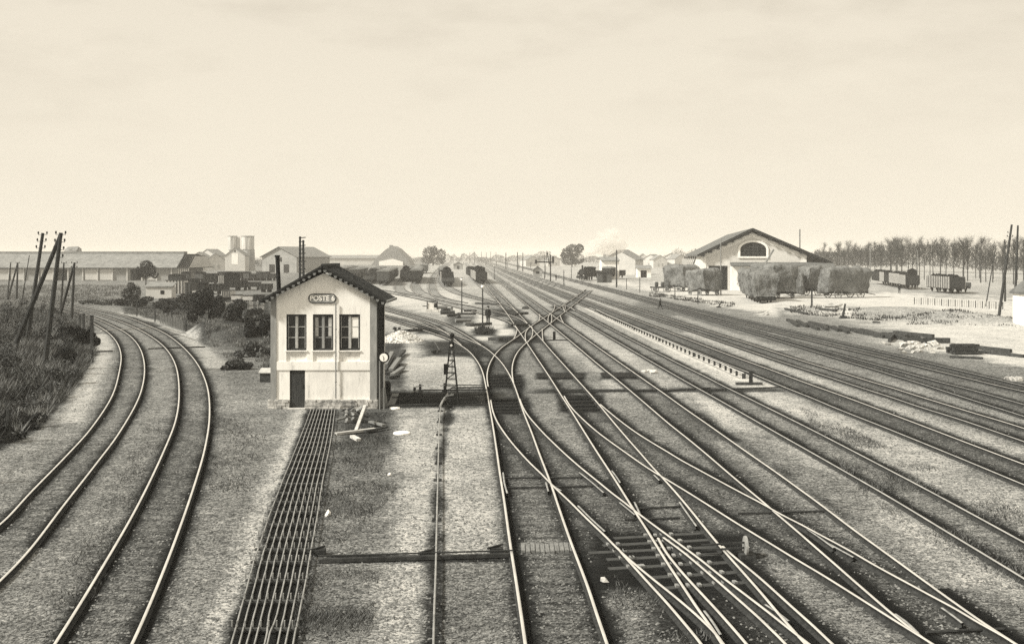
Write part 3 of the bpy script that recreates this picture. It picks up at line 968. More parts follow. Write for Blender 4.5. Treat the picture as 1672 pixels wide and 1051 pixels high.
# band course standing slightly proud, and the base storey
fw.box(yl, yr, -.03, T_, bzp(604), bzp(590))
fw.box(yl, dx0, .01, T_, zp, bzp(604))
fw.box(dx1, yr, .01, T_, zp, bzp(604), 1)
fw.build('front_wall', [M['plaster'], M['plaster_soiled']], box)
pl = MB()
pl.prism([(-hw, zp), (yl, zp), (yl, ap(yl)), (-hw, ze)], 'y', -.04, T_)
pl.build('pilaster', M['pilaster'], box)
pl = MB()
pl.prism([(yr, zp), (hw, zp), (hw, ze), (yr, ap(yr))], 'y', -.04, T_)
pl.build('pilaster', M['pilaster'], box)
rb = MB()
random.seed(3)


def rubble_run(x0, x1, z0, z1):
    z = z0
    while z < z1 - .02:
        h = min(random.uniform(.13, .2), z1 - z)
        x = x0
        while x < x1 - .02:
            w = min(random.uniform(.18, .42), x1 - x)
            rb.box(x + .008, x + w - .008, -.10 - random.uniform(0, .05), T_, z + .006, z + h - .006)
            x += w
        z += h


rubble_run(-hw - .12, dx0, 0, zp)
rubble_run(dx1, hw + .05, 0, zp)
rb.box(-hw, dx0, -.06, T_ - .01, 0, zp - .004)
rb.box(dx1, hw, -.06, T_ - .01, 0, zp - .004)
rb.build('plinth', M['rubble'], box)
MB().box(dx0 - .05, dx1 + .05, -.3, .0, -.02, .05).build('doorstep', M['stone'], box)
# side walls, back wall, floor
sw = MB()
sw.box(-hw, -hw + T_, T_, bd_, 0, ze)
sw.build('side_wall', M['plaster_soiled'], box)
sr = MB()
sr.box(hw - T_, hw, T_, bd_, 0, bzp(592))
sr.box(hw - T_, hw, T_, bd_, bzp(505), ze)
for k in range(6):
    y = T_ + (bd_ - T_) * k / 5
    sr.box(hw - T_, hw - .003, max(T_, y - .06), min(bd_, y + .06), bzp(592), bzp(505))
sr.build('side_wall', M['wood_dark'], box)
for k in range(5):
    y0 = T_ + (bd_ - T_) * k / 5 + .06
    y1 = T_ + (bd_ - T_) * (k + 1) / 5 - .06
    f = MB()
    zc = (bzp(592) + bzp(505)) / 2
    f.box(hw - .12, hw - .07, y0, y0 + .04, bzp(592), bzp(505))
    f.box(hw - .12, hw - .07, y1 - .04, y1, bzp(592), bzp(505))
    f.box(hw - .118, hw - .072, y0 + .04, y1 - .04, zc - .02, zc + .02)
    w = f.build('window', M['frame_dark'], box)
    MB().box(hw - .1, hw - .09, y0 + .04, y1 - .04, bzp(592), bzp(505)).build('pane', M['glass'], w)
bk = MB()
bk.prism([(-hw, 0), (hw, 0), (hw, ze), (0, za), (-hw, ze)], 'y', bd_, bd_ + .2)
bk.build('back_wall', M['plaster_soiled'], box)
MB().box(-hw + T_, hw - T_, T_, bd_, bzp(592), bzp(590)).build('floor', M['wood_dark'], box)
MB().box(-hw + T_, hw - T_, 1.9, 2.0, bzp(589), ze - .3).build('cabinet', M['wood_dark'], box)
# roof: two slopes with battens
rz_apex, rx = bzp(434.5), bxp(425.2)
rzl = bzp(492)
rx2 = bxp(631.5)
rzr = bzp(491)
oh, ob = .36, .45


def slope(x0, z0, x1, z1, name):
    r = MB()
    a = Vector((x0, 0, z0)); b = Vector((x1, 0, z1))
    d = (b - a).normalized()
    n = Vector((-d.z, 0, d.x)) if d.x > 0 else Vector((d.z, 0, -d.x))
    th = .08
    r.poly([(a.x, -oh, a.z), (b.x, -oh, b.z), (b.x, bd_ + ob, b.z), (a.x, bd_ + ob, a.z)])
    q = [a - n * th, b - n * th]
    m = len(r.v)
    r.v += [(q[0].x, -oh, q[0].z), (q[1].x, -oh, q[1].z), (q[1].x, bd_ + ob, q[1].z), (q[0].x, bd_ + ob, q[0].z)]
    r.face((m + 3, m + 2, m + 1, m)); r.face((0, 1, m + 1, m)); r.face((1, 2, m + 2, m + 1)); r.face((2, 3, m + 3, m + 2)); r.face((3, 0, m, m + 3))
    L_ = (b - a).length
    k = 1
    while k * .3 < L_:                       # tile courses
        c = a + d * (k * .3) + n * .012
        r.bar((c.x, -oh + .02, c.z), (c.x, bd_ + ob - .02, c.z), .05, .03)
        k += 1
    for j in range(12):                      # rolls running up the slope
        y = -oh + .12 + j * (bd_ + oh + ob - .24) / 11
        r.bar(a + n * .03 + Vector((0, y, 0)), b + n * .03 + Vector((0, y, 0)), .05, .04)
    return r.build(name, M['tile'], box)


rl = slope(rx, rzl, 0, rz_apex, 'roof')
rr = slope(rx2, rzr, 0, rz_apex, 'roof')
MB().tube([(0, -oh, rz_apex + .03), (0, bd_ + ob, rz_apex + .03)], .09, 8).build('ridge_cap', M['tile'], rl)
MB().box(-.1, .25, bd_ - .3, bd_ + .1, rz_apex - .3, rz_apex + .12).build('chimney', M['tile'], box)


def barge(x0, z0, x1, z1):
    b = MB()
    A, B = Vector((x0, -oh - .03, z0)), Vector((x1, -oh - .03, z1))
    b.bar(A - Vector((0, 0, .02)), B - Vector((0, 0, .02)), .05, .09)
    o = b.build('bargeboard', M['barge'], box)
    b = MB()
    b.bar(A + Vector((0, .04, -.13)), B + Vector((0, .04, -.12)), .03, .12)
    b.build('fascia', M['barge'], o)
    n = 12
    for k in range(n):
        c = A + (B - A) * ((k + .5) / n) + Vector((0, -.012, -.17))
        pts = [(c.x + .07 * math.cos(t), c.z + .075 * math.sin(t)) for t in np.linspace(PI, 2 * PI, 9)]
        pts = [(c.x + .07, c.z + .04), (c.x - .07, c.z + .04)] + pts
        MB().prism(pts, 'y', c.y, c.y + .03).build('scallop', M['scallop'], o)


barge(rx + .02, rzl + .02, 0, rz_apex + .03)
barge(rx2 - .02, rzr + .02, 0, rz_apex + .03)
g = MB()
g.bar((rx2 + .04, -oh, rzr - .03), (rx2 + .04, bd_ + ob, rzr - .03), .12, .11)
g.build('gutter', M['pole_pale'], box)
g = MB()
g.bar((rx - .04, -oh, rzl - .03), (rx - .04, bd_ + ob, rzl - .03), .12, .11)
g.build('gutter', M['pole_pale'], box)
# front windows: frame, two casements of three lights each
for wi, (a, b) in enumerate(wins):
    x0, x1 = bxp(a), bxp(b)
    f = MB()
    fr = .07
    yf0, yf1 = .09, .17
    f.box(x0, x0 + fr, yf0, yf1, wz0, wz1)
    f.box(x1 - fr, x1, yf0, yf1, wz0, wz1)
    f.box(x0 + fr, x1 - fr, yf0, yf1, wz1 - .09, wz1)
    f.box(x0 + fr, x1 - fr, yf0, yf1, wz0, wz0 + .1)
    w = f.build('window', M['frame_dark'], box, label=['left front window with drawn pale bars', 'middle front window', 'right front window with a pale blind'][wi])
    cxm = (x0 + x1) / 2
    q = MB()
    q.box(cxm - .045, cxm + .045, yf0 - .015, yf1 - .02, wz0 + .1, wz1 - .09)
    for s in (-1, 1):
        xa, xb = (x0 + fr, cxm - .045) if s < 0 else (cxm + .045, x1 - fr)
        for k in (1, 2):
            z = wz0 + .1 + (wz1 - wz0 - .19) * k / 3
            q.box(xa, xb, yf0 + .01, yf1 - .03, z - .017, z + .017)
        q.box(xa, xa + .025, yf0 + .012, yf1 - .03, wz0 + .1, wz1 - .09)
        q.box(xb - .025, xb, yf0 + .012, yf1 - .03, wz0 + .1, wz1 - .09)
    q.build('muntin', M['muntin'] if wi != 1 else M['pilaster'], w)
    for s in (-1, 1):
        xa, xb = (x0 + fr, cxm - .045) if s < 0 else (cxm + .045, x1 - fr)
        MB().box(xa, xb, yf0 + .035, yf0 + .042, wz0 + .1, wz1 - .09).build('pane', M['glass'], w)
    if wi == 1:
        for xx in (x0 + .1, x1 - .24):
            MB().box(xx, xx + .14, yf0 + .02, yf0 + .03, wz0 + .65, wz1 - .15).build('curtain', M['wood_pale'], w)
    if wi == 2:
        MB().box(cxm + .075, x1 - .1, yf0 + .02, yf0 + .03, wz0 + .55, wz1 - .14).build('blind', M['plaster_soiled'], w)
    MB().box(x0 - .04, x1 + .04, -.05, .09, wz0 - .05, wz0).build('sill', M['plaster_soiled'], w)
# slatted door
d = MB()
for k in range(9):
    xa = dx0 + (dx1 - dx0) * k / 9
    d.box(xa + .004, xa + (dx1 - dx0) / 9 - .004, .05, .10 + .015 * (k % 2), dz0, dz1)
d.box(dx0, dx1, .11, .2, dz0, dz1)
do = d.build('door', M['door'], box)
MB().box(dx1 - .12, dx1 - .08, .0, .06, .95, 1.1).build('handle', M['iron'], do)
# drain pipe on the front
dp = MB()
px_ = bxp(548.8)
dp.tube([(px_, -.09, bzp(494)), (px_, -.09, zp + .05)], .028, 6)
for z in (1.2, 2.4, 3.6):
    dp.tube([(px_, -.09, z), (px_, -.09, z + .06)], .042, 6)
dp.build('drain_pipe', M['pole_pale'], box)
# name plate
sgx0, sgx1, sgz0, sgz1 = bxp(503.5), bxp(549.5), bzp(495), bzp(479.2)
rad = (sgz1 - sgz0) / 2
zc = (sgz0 + sgz1) / 2


def stadium(x0, x1, r):
    return [(x1 - r + r * math.cos(t), zc + r * math.sin(t)) for t in np.linspace(-PI / 2, PI / 2, 9)] + \
           [(x0 + r + r * math.cos(t), zc + r * math.sin(t)) for t in np.linspace(PI / 2, 1.5 * PI, 9)]


plate = MB().prism(stadium(sgx0, sgx1, rad), 'y', -.05, 0).build('name_plate', M['barge'], box)
MB().prism(stadium(sgx0 + .035, sgx1 - .035, rad - .035), 'y', -.056, -.05).build('plate_field', M['rail_dull'], plate)
cu = bpy.data.curves.new('lettering', 'FONT')
cu.body = 'POSTE 6'
cu.size = .33
cu.extrude = .006
cu.offset = .007
cu.align_x = 'CENTER'
cu.align_y = 'CENTER'
tmp = bpy.data.objects.new('tmp_text', cu)
C.objects.link(tmp)
bpy.context.view_layer.update()
tm = bpy.data.meshes.new_from_object(tmp.evaluated_get(bpy.context.evaluated_depsgraph_get()))
bpy.data.objects.remove(tmp)
for v in tm.vertices:
    x, y, z = v.co
    v.co = ((sgx0 + sgx1) / 2 + x * .94, -.062 - z, zc + y)
tm.materials.clear()
tm.materials.append(M['white'])
lt = bpy.data.objects.new('lettering', tm)
C.objects.link(lt)
lt.parent = plate
# stove pipe standing up through the left slope
spx = bxp(448.5)
sp_ = MB()
sp_.tube([(spx + .03, .9, bzp(487)), (spx - .06, .9, bzp(417.5))], .10, 8)
sp_.tube([(spx - .06, .9, bzp(419.5)), (spx - .06, .9, bzp(416.5))], .13, 8)
sp_.build('stove_pipe', M['black'], box)

# ----------------------------------------------- things round the signal box
c = Vector(((624.5 - CX) * 52.8 / F, 52.8, 0))
ck = thing('clock', 'round white faced clock with black rim on thin posts beside the signal box', 'clock', (c.x, c.y, 0))
czz = H - (583 - YH) * c.y / F
MB().bar((-.13, 0, 0), (-.13, 0, czz - .1), .05, .05).build('post', M['pole_pale'], ck)
MB().bar((.06, .02, 0), (.06, .02, czz - .2), .05, .05).build('post', M['pole_pale'], ck)
rim = MB().tube([(.07, -.12, czz), (.07, .06, czz)], .24, 28)
rim = rim.build('rim', M['black'], ck)
MB().tube([(.07, -.135, czz), (.07, -.121, czz)], .185, 28).build('face', M['white'], ck)
hd = MB().bar((.07, -.142, czz), (.07, -.142, czz - .13), .022, .01)
hd.build('hand', M['black'], ck)
MB().bar((.07, -.147, czz), (.02, -.147, czz + .08), .022, .01).build('hand', M['black'], ck)

c = P(433, 624)
cr_ = thing('crate', 'small dark wooden locker with pale lid left of the signal box', 'locker', (c.x, c.y, 0))
MB().box(-.3, .33, 0, .6, 0, .55).build('body', M['wood_dark'], cr_)
l = MB(); l.prism([(-.06, .5), (.66, .68), (.66, .74), (-.06, .56)], 'x', -.36, .39)
l.build('lid', M['wood_pale'], cr_)
c = P(400, 645)

# twin pegged mast behind the box
mz = 62.0
c = at(493, 450, mz)
ms = thing('pegged_mast', 'tall dark twin mast with climbing pegs rising behind the signal box', 'mast', (c.x, mz, 0))
zt1, zt2 = H - (386 - YH) * mz / F, H - (392 - YH) * mz / F
MB().bar((-.12, 0, 0), (-.10, 0, zt1), .13, .13, taper=.7).build('pole', M['pole'], ms)
MB().bar((.13, 0, 0), (.07, 0, zt2), .13, .13, taper=.7).build('pole', M['pole'], ms)
for k in range(14):
    z = 5.2 + k * .21
    MB().bar((-.16, -.02, z), (.2 if k % 2 else .14, -.02, z + .03), .035, .05).build('peg', M['iron'], ms)

# rod run: nine pipes on rollers leaving the box
rt = thing('rod_run', 'wide bank of parallel point rods leading from the signal box to the bottom edge', 'rod run')
LT = [(508, 666), (487, 720), (458, 790), (437, 845), (414, 912), (401, 960), (377, 1046), (365, 1090)]
RT_ = [(548, 666), (541, 720), (527, 790), (519, 845), (507, 912), (498, 965), (481, 1046), (473, 1090)]
qa = np.array(LT); qb = np.array(RT_)
yy = np.linspace(666, 1090, 30)
la = np.interp(yy, qa[:, 1], qa[:, 0]); lb = np.interp(yy, qb[:, 1], qb[:, 0])
for k in range(9):
    u = (k + .15) / 8.3
    pts = []
    for i in range(len(yy)):
        x = la[i] * (1 - u) + lb[i] * u
        if k in (4, 5) and yy[i] > 1010:
            x += (1 if k == 4 else -1) * .35 * (lb[i] - la[i]) / 9 * min(1, (yy[i] - 1010) / 20)
        x += random.uniform(-.02, .02) * (lb[i] - la[i]) / 9 * 2
        pts.append(P(x, yy[i], .14 + random.uniform(-.012, .012)))
    MB().tube(pts, .017, 6).build('rod', M['pipe'], rt)
for y in (672, 679, 687.7, 695, 702.5, 709, 716, 725, 733.8, 745, 757, 768, 778.8, 793, 808, 823, 839.4, 860, 882, 901, 922, 952, 986, 1032, 1075):
    x0, x1 = np.interp(y, qa[:, 1], qa[:, 0]), np.interp(y, qb[:, 1], qb[:, 0])
    a, b = P(x0 - 2, y, .04), P(x1 + 2, y, .04)
    a.z = b.z = .105
    s = MB().bar(a, b, .07, .05).build('roller_frame', M['wagon_mid'], rt)
    if y > 800:
        for k in range(10):
            u = (k - .35) / 8.3
            p = a + (b - a) * min(1, max(0, u))
            MB().bar(p + Vector((0, 0, .05)), p + Vector((0, 0, .16)), .02, .05).build('roller_pin', M['chair'], s)
# signal wire line right of the path
sw_ = thing('signal_rod', 'single rod on low dark stools running down the middle of the pale path', 'signal rod')
WL = [(737, 642), (733, 648), (722, 657), (718, 680), (716, 740), (714.5, 800), (713, 860), (711.5, 930), (709, 1000), (707, 1090)]
MB().tube([P(x, y, .16) for x, y in catmull(WL, 10)], .022, 6).build('rod', M['pipe'], sw_)
for y in (672, 690, 711, 733, 758, 785, 815, 850, 882, 912, 950, 990, 1030):
    x = np.interp(y, [w[1] for w in WL], [w[0] for w in WL])
    p = P(x, y)
    s = MB().box(p.x - .12, p.x + .12, p.y - .07, p.y + .07, -.02, .07).build('stool', M['wood_dark'], sw_)
    MB().bar((p.x - .05, p.y, .07), (p.x - .05, p.y, .2), .03, .03).build('bracket', M['iron'], s)

# cross rod in its trough
ct = thing('rod_trough', 'dark cross rod in a timber trough spanning from the rod run to the straight track', 'rod trough')
A, B = P(520, 915, .06), P(838, 905.5, .06)
MB().bar(A, B, .11, .08).build('trough', M['wood_dark'], ct)
MB().tube([A + Vector((0, -.05, .12)), B + Vector((0, -.05, .12))], .02, 6).build('rod', M['iron'], ct)
for (x, y) in ((519, 906), (810, 903), (697, 911)):
    p = P(x, y)
    MB().box(p.x - .15, p.x + .17, p.y - .1, p.y + .12, 0, .14).build('crank_cover', M['iron'], ct)
    MB().bar((p.x - .2, p.y - .1, .14), (p.x + .15, p.y + .1, .19), .06, .04).build('crank', M['iron'], ct)
pk = thing('plank_crossing', 'short deck of worn planks laid between the rails over the cross rod', 'planking')
A, B = P(850, 896), P(936, 893)
n = 11
for k in range(n):
    x = A.x + (B.x - A.x) * k / n
    w = (B.x - A.x) / n
    y0 = A.y + random.uniform(-.06, .05)
    MB().box(x + .008, x + w - .008, y0 - .36, y0 + .38, 0, .045 + random.uniform(0, .02)).build('board', M['wood'], pk)

# crank bed at the foot of the lattice mast
cb = thing('crank_bed', 'cluttered dark bed of cranks, beams and rods between the signal box and the straight track', 'crank bed')
for (x0, y0, x1, y1, w, h, z) in ((634, 645, 690, 643.5, .18, .22, .11), (636, 663, 716, 661, .16, .14, .07), (690, 636.5, 795, 636, .05, .05, .22), (640, 648, 720, 647, .05, .05, .26),
                                  (736, 648, 795, 643, .05, .05, .15), (716, 663, 800, 660, .06, .06, .1), (740, 657, 792, 656, .05, .05, .12), (736, 633, 792, 632, .07, .07, .08), (745, 628, 796, 629, .05, .05, .1)):
    MB().bar(P(x0, y0, z), P(x1, y1, z), w, h).build('rod' if w < .1 else 'beam', M['iron'] if w < .1 else M['wood_dark'], cb)
a, b = P(638, 662, .05), P(646, 643, .28)
MB().bar(a, b, .32, .06).build('ramp_board', M['wood'], cb)
for (x, y0, y1) in ((677, 660, 632), (686, 640, 627), (726, 640, 655), (734, 662, 640)):
    p = P(x, y0)
    hh_ = max(.3, abs(y0 - y1) * p.y / F)
    q = MB()
    q.box(p.x - .12, p.x + .12, p.y - .1, p.y + .1, 0, .12)
    q.bar((p.x, p.y, .1), (p.x, p.y, hh_), .12, .1)
    q.build('crank_stand', M['iron'], cb)
    MB().bar((p.x - .2, p.y - .06, hh_ * .7), (p.x + .2, p.y - .06, hh_ * .85), .05, .05).build('crank_arm', M['pole_pale'], cb)
p = P(729, 655)
MB().tube([(p.x - .15, p.y, .2), (p.x + .0, p.y, .2)], .2, 16).build('pulley', M['iron'], cb)
MB().tube([P(733, 641, .3), P(727, 648, .36), P(722, 656, .3), P(718.5, 664, .16)], .05, 8).build('bent_pipe', M['pipe'], cb)
c = P(631, 645)
br = thing('iron_barrel', 'squat dark iron drum standing at the corner of the signal box', 'drum', (c.x, c.y, 0))
MB().tube([(0, 0, 0), (0, 0, .05), (0, 0, .62), (0, 0, .66)], [.2, .22, .22, .18], 14).build('body', M['black'], br)
MB().tube([(0, 0, .66), (0, 0, .72)], .14, 14).build('lid', M['iron'], br)
c = P(614, 664)
bt = MB()
bt.prism([(0, 0), (.28, 0), (.55, .0), (.42, .9), (.30, .9)], 'y', -.12, .1)
bo = bt.build('buttress', M['pole_pale'])
bo.location = (c.x, c.y, 0)
tag(bo, 'slanting pale guard board leaning on the right corner of the signal box', 'guard board')

# lattice lamp mast
c = P(737, 659)
lm = thing('lattice_mast', 'slim iron lattice mast with lamp standing over the crank bed', 'signal mast', (c.x, c.y, 0))
zt = H - (572 - YH) * c.y / F
hb0, ht0 = .34, .10
legs = []
for sx in (-1, 1):
    for sy in (-1, 1):
        MB().bar((sx * hb0, sy * hb0, 0), (sx * ht0, sy * ht0, zt), .055, .055).build('leg', M['iron'], lm)
for k in range(1, 9):
    t_ = k / 8.6
    w = hb0 + (ht0 - hb0) * t_
    w0 = hb0 + (ht0 - hb0) * (k - 1) / 8.6
    z, z0 = zt * t_, zt * (k - 1) / 8.6
    q = MB()
    for s in (-1, 1):
        q.bar((-w, s * w, z), (w, s * w, z), .03, .03)
        q.bar((s * w, -w, z), (s * w, w, z), .03, .03)
        if k % 2:
            q.bar((-w0, s * w0, z0), (w, s * w, z), .022, .022)
    q.build('cross_brace', M['iron'], lm)
MB().bar((0, 0, zt), (0, 0, zt + .12), .26, .26).build('platform', M['iron'], lm)
ln = MB().tube([(0, 0, zt + .12), (0, 0, zt + .38)], [.13, .11], 8)
ln.tube([(0, 0, zt + .38), (0, 0, zt + .5)], [.15, .03], 8)
lo = ln.build('lantern', M['black'], lm)
MB().tube([(0, -.14, zt + .25), (0, -.10, zt + .25)], .06, 10).build('lens', M['porcelain'], lo)
MB().bar((-.28, 0, zt * .55), (-.28, 0, zt * .55 + .5), .16, .12).build('winch_box', M['iron'], lm)
# target lamp on a thin bent stalk behind it
c = P(738, 612)
tl = thing('stalk_lamp', 'small dark lamp on a thin bent stalk behind the lattice mast', 'lamp', (c.x, c.y, 0))
z1_ = H - (546 - YH) * c.y / F
MB().tube([(0, 0, 0), (0, 0, z1_ * .6), (-.03, 0, z1_ * .85), (0, 0, z1_ - .25)], .035, 6).build('stalk', M['pole_pale'], tl)
q = MB().tube([(0, 0, z1_ - .25), (0, 0, z1_ - .02)], [.1, .14], 10)
q.tube([(0, 0, z1_ - .02), (0, 0, z1_ + .1)], [.16, .05], 10)
q.build('lamp_head', M['black'], tl)

# point levers
def lever(px, py, top, label, wx=.5, n=0):
    c = P(px, py)
    t = thing('point_lever', label, 'point lever', (c.x, c.y, 0))
    MB().box(-.45, .35, -.18, .18, 0, .12).build('base', M['wood_dark'], t)
    MB().box(-.12, .12, -.12, .12, .12, .34).build('pivot', M['iron'], t)
    tx, tz = (top[0] - px) * c.y / F, (py - top[1]) * c.y / F
    MB().bar((0, 0, .3), (tx, 0, tz), .06, .05).build('handle', M['pole_pale'], t)
    q = MB().lump((-.42, 0, .26), (.2, .16, .15), n, 2, .15)
    q.build('counterweight', M['iron'], t)
    MB().bar((.2, 0, .14), (wx + 1.4, 0, .12), .05, .05).build('pull_rod', M['iron'], t)


lever(652, 540.5, (657, 528), 'point lever with upright handle beside the curving rails, left of the other levers', n=1)
lever(718, 579, (708, 555), 'point lever with tall handle leaning left, just beyond the lattice mast', n=2)
c = P(905, 556)
t = thing('point_lever', 'short black point lever standing alone right of the nearest diamond crossing', 'point lever', (c.x, c.y, 0))
MB().box(-.7, 1.3, -.15, .15, 0, .09).build('base', M['wood_dark'], t)
MB().bar((0, 0, .09), (0, 0, .75), .22, .16).build('handle', M['black'], t)
c = P(1217, 909)
t = thing('point_lever', 'ground lever ending in a thin pale disc beside the exposed sleepers', 'point lever', (c.x, c.y, 0))
MB().tube([(-.02, 0, .24), (.03, 0, .24)], .25, 24).build('weight_disc', M['rail_dull'], t)
for z in (.22, .34):
    MB().bar((-1.0, .15, z - .1), (0, 0, z), .04, .04).build('lever_rod', M['iron'], t)
MB().box(-.15, .2, -.2, .2, 0, .1).build('base', M['wood_dark'], t)
c = P(1377, 520)
t = thing('point_lever', 'dark thick leaning lever post with a splayed foot at the edge of the goods yard', 'point lever', (c.x, c.y, gz(c.x, c.y) - .1))
MB().bar((-.1, 0, .1), (.22, 0, 1.75), .28, .2, taper=.6).build('handle', M['wood_dark'], t)
MB().prism([(-.5, 0), (.5, 0), (.35, .4), (-.25, .45)], 'y', -.25, .25).build('base', M['wood_dark'], t)
c = P(1175, 502)
t = thing('point_lever', 'small dark leaning lever by the fence line of the goods yard', 'point lever', (c.x, c.y, 0))
MB().bar((-.2, 0, 0), (.28, 0, .85), .2, .16).build('handle', M['wood_dark'], t)
MB().box(-.4, .2, -.2, .2, 0, .16).build('base', M['wood_dark'], t)

# capstan frame with logs behind
c = P(706, 509)
cf = thing('winch_frame', 'low pale winch housing with a dark frame between the yard tracks', 'winch', (c.x, c.y, 0))
MB().box(-.75, .75, -.4, .5, 0, .35).build('base', M['stone'], cf)
MB().box(-.55, .2, -.3, .3, .35, 1.1).build('housing', M['plaster_soiled'], cf)
for s in (-1, 1):
    MB().bar((s * .62, -.32, .35), (s * .62, -.32, 1.3), .12, .12).build('post', M['wood_dark'], cf)
MB().bar((-.7, -.32, 1.3), (.7, -.32, 1.3), .13, .13).build('lintel', M['wood_dark'], cf)
MB().tube([(.25, -.36, .8), (.56, -.36, .8)], .26, 12).build('drum', M['black'], cf)
MB().bar((-1.2, -.3, .75), (-.6, -.3, .7), .1, .1).build('crank_handle', M['iron'], cf)
nl = 0
for (x, y, L_, a, r) in ((722, 504, 1.5, .3, .22), (728, 508, 1.4, .9, .2), (731, 513, 1.7, .2, .24), (735, 506, 1.2, 2.0, .2), (741, 517, 1.6, .5, .2), (748, 521, 1.3, 1.8, .22), (756, 526, 1.7, .4, .2), (762, 514, 2.2, .1, .14), (768, 509, 1.6, .25, .15), (765, 531, 1.2, .8, .18)):
    c = P(x, y)
    q = MB().tube([(-L_ / 2, 0, r), (-L_ / 4, .02, r * 1.02), (L_ / 2, 0, r)], [r, r * .97, r * .85], 9)
    o = q.build('log', M['wood_dark'] if nl % 3 else M['wood'])
    o.location = (c.x, c.y, 0); o.rotation_euler = (0, 0, a)
    tag(o, '%s log counting away to the right from the winch housing' % ORD[nl], 'log', 'logs strewn by the winch')
    nl += 1

# scrap and planks in front of the box
pls = [((508 + 40, 708, .06), (612, 700, .10), .20, .09, 'wood_pale', 'long grey plank lying across the weeds in front of the signal box'),
       ((581, 703, .1), (596, 662, .75), .12, .08, 'wood_pale', 'pale pole propped against the rubble plinth of the signal box'),
       ((604, 688, .06), (627, 694, .12), .16, .08, 'wood', 'short forked branch right of the propped pole'),
       ((575, 712, .06), (586, 718, .08), .18, .1, 'stone', 'small pale block end below the long plank'),
       ((596, 704, .1), (632, 697, .1), .14, .07, 'wood_dark', 'dark plank end reaching towards the white disc'),
       ((549, 686, .12), (564, 682, .2), .12, .08, 'wood', 'short board leaning beside the tangled scrap')]
for (a, b, w, h, m_, lab) in pls:
    o = MB().bar(P(*a), P(*b), w, h).build('plank', M[m_])
    tag(o, lab, 'plank')
c = P(577, 690)
sc_ = MB()
random.seed(11)
for k in range(14):
    p = (c.x + random.uniform(-.38, .4), c.y + random.uniform(-.3, .3), random.uniform(.08, .6))
    sc_.lump(p, random.uniform(.08, .18), k, 1, .6)
for k in range(12):
    p = Vector((c.x + random.uniform(-.4, .4), c.y + random.uniform(-.3, .3), random.uniform(.1, .7)))
    sc_.bar(p, p + Vector((random.uniform(-.3, .3), random.uniform(-.2, .2), random.uniform(-.2, .2))), .05, .05, 1)
o = sc_.build('scrap_heap', [M['rail_dull'], M['wood_dark']])
tag(o, 'tangled heap of scrap iron and stones in front of the signal box', 'scrap heap')
for i, (px, py, r, lab) in enumerate(((656, 708, .33, 'round white disc lying flat on the pale path, nearer of two'), (645, 667.5, .24, 'round white disc lying flat beside the crank bed, farther of two'))):
    c = P(px, py)
    o = MB().tube([(0, 0, -.02), (0, 0, .05), (0, 0, .07)], [r, r, r * .92], 24).build('disc', M['white'])
    o.location = (c.x, c.y, 0)
    tag(o, lab, 'disc')
c = P(536, 842)
o = MB().lump((0, 0, .06), (.09, .08, .10), 4, 1, .9).build('stone', M['white'])
o.location = c
tag(o, 'single white stone beside the rod run', 'stone')
c = P(636, 776)
o = MB().lump((0, 0, .03), (.06, .06, .05), 9, 2, .4).build('stone', M['white'])
o.location = c
tag(o, 'tiny white pebble at the edge of the pale path', 'stone')
c = P(987, 950)
o = MB().lump((0, 0, .06), (.09, .08, .07), 12, 1, .9).build('stone', M['stone'])
o.location = c
tag(o, 'pale stone left of the exposed dark sleepers', 'stone')

# white gravel heap
c = P(655, 557)
gh = MB()
random.seed(5)
bm = bmesh.new()
bmesh.ops.create_grid(bm, x_segments=40, y_segments=24, size=1)
for v in bm.verts:
    x, y = v.co.x, v.co.y
    r_ = x * x + y * y
    hgt = max(0, 1 - r_ ** .7) * .85 * (1 + .35 * mnoise.noise(Vector((x * 3, y * 3, 2)))) + .07 * mnoise.noise(Vector((x * 14, y * 14, 0)))
    v.co = (x * 1.85, y * 2.2, hgt - .03)
gh.v = [tuple(v.co) for v in bm.verts]
for f in bm.faces:
    gh.face(tuple(v.index for v in f.verts))
bm.free()
for k in range(330):
    a, rr_ = random.uniform(0, 6.28), random.random() ** .6
    x, y = rr_ * math.cos(a), rr_ * math.sin(a)
    z = max(0, 1 - (rr_ ** 2) ** .7) * .85
    gh.lump((x * 1.85, y * 2.2, z), random.uniform(.04, .1), k, 1, .5)
o = gh.build('gravel_heap', M['stone'])
o.location = (c.x, c.y, 0)
tag(o, 'heap of white broken stone right of the signal box', 'stone heap')
# old timbers stacked along the right wall
tb = 0
for (x0, y0, x1, y1, z) in ((634, 610, 646, 588, .1), (638, 604, 652, 585, .24), (627, 606, 640, 583, .2), (640, 612, 658, 600, .08), (634, 617, 652, 613, .07), (629, 596, 640, 575, .3), (642, 590, 660, 572, .15)):
    o = MB().bar(P(x0, y0, z), P(x1, y1, z + .1), .26, .16).build('sleeper', M['wood'] if tb % 2 else M['wood_dark'])
    tag(o, '%s old sleeper of the jumbled pile behind the clock' % ORD[tb], 'old sleeper', 'old sleepers piled beside the signal box')
    tb += 1

# --------------------------------------------------------------- lamp posts
def lamp_post(px, py, pt, label, r=.05, head='globe'):
    c = P(px, py)
    t = thing('lamp_post', label, 'lamp post', (c.x, c.y, 0))
    zt = H - (pt - YH) * c.y / F
    MB().tube([(0, 0, 0), (0, 0, .5), (0, 0, .55), (0, 0, zt - .35)], [r * 1.7, r * 1.5, r, r * .8], 8).build('post', M['pole'], t)
    MB().lump((0, 0, zt - .16), (.16, .16, .18), 3, 2, 0).build('globe', M['white'], t, smooth=True)
    MB().tube([(0, 0, zt + .0), (0, 0, zt + .1)], [.12, .03], 8).build('cap', M['iron'], t)


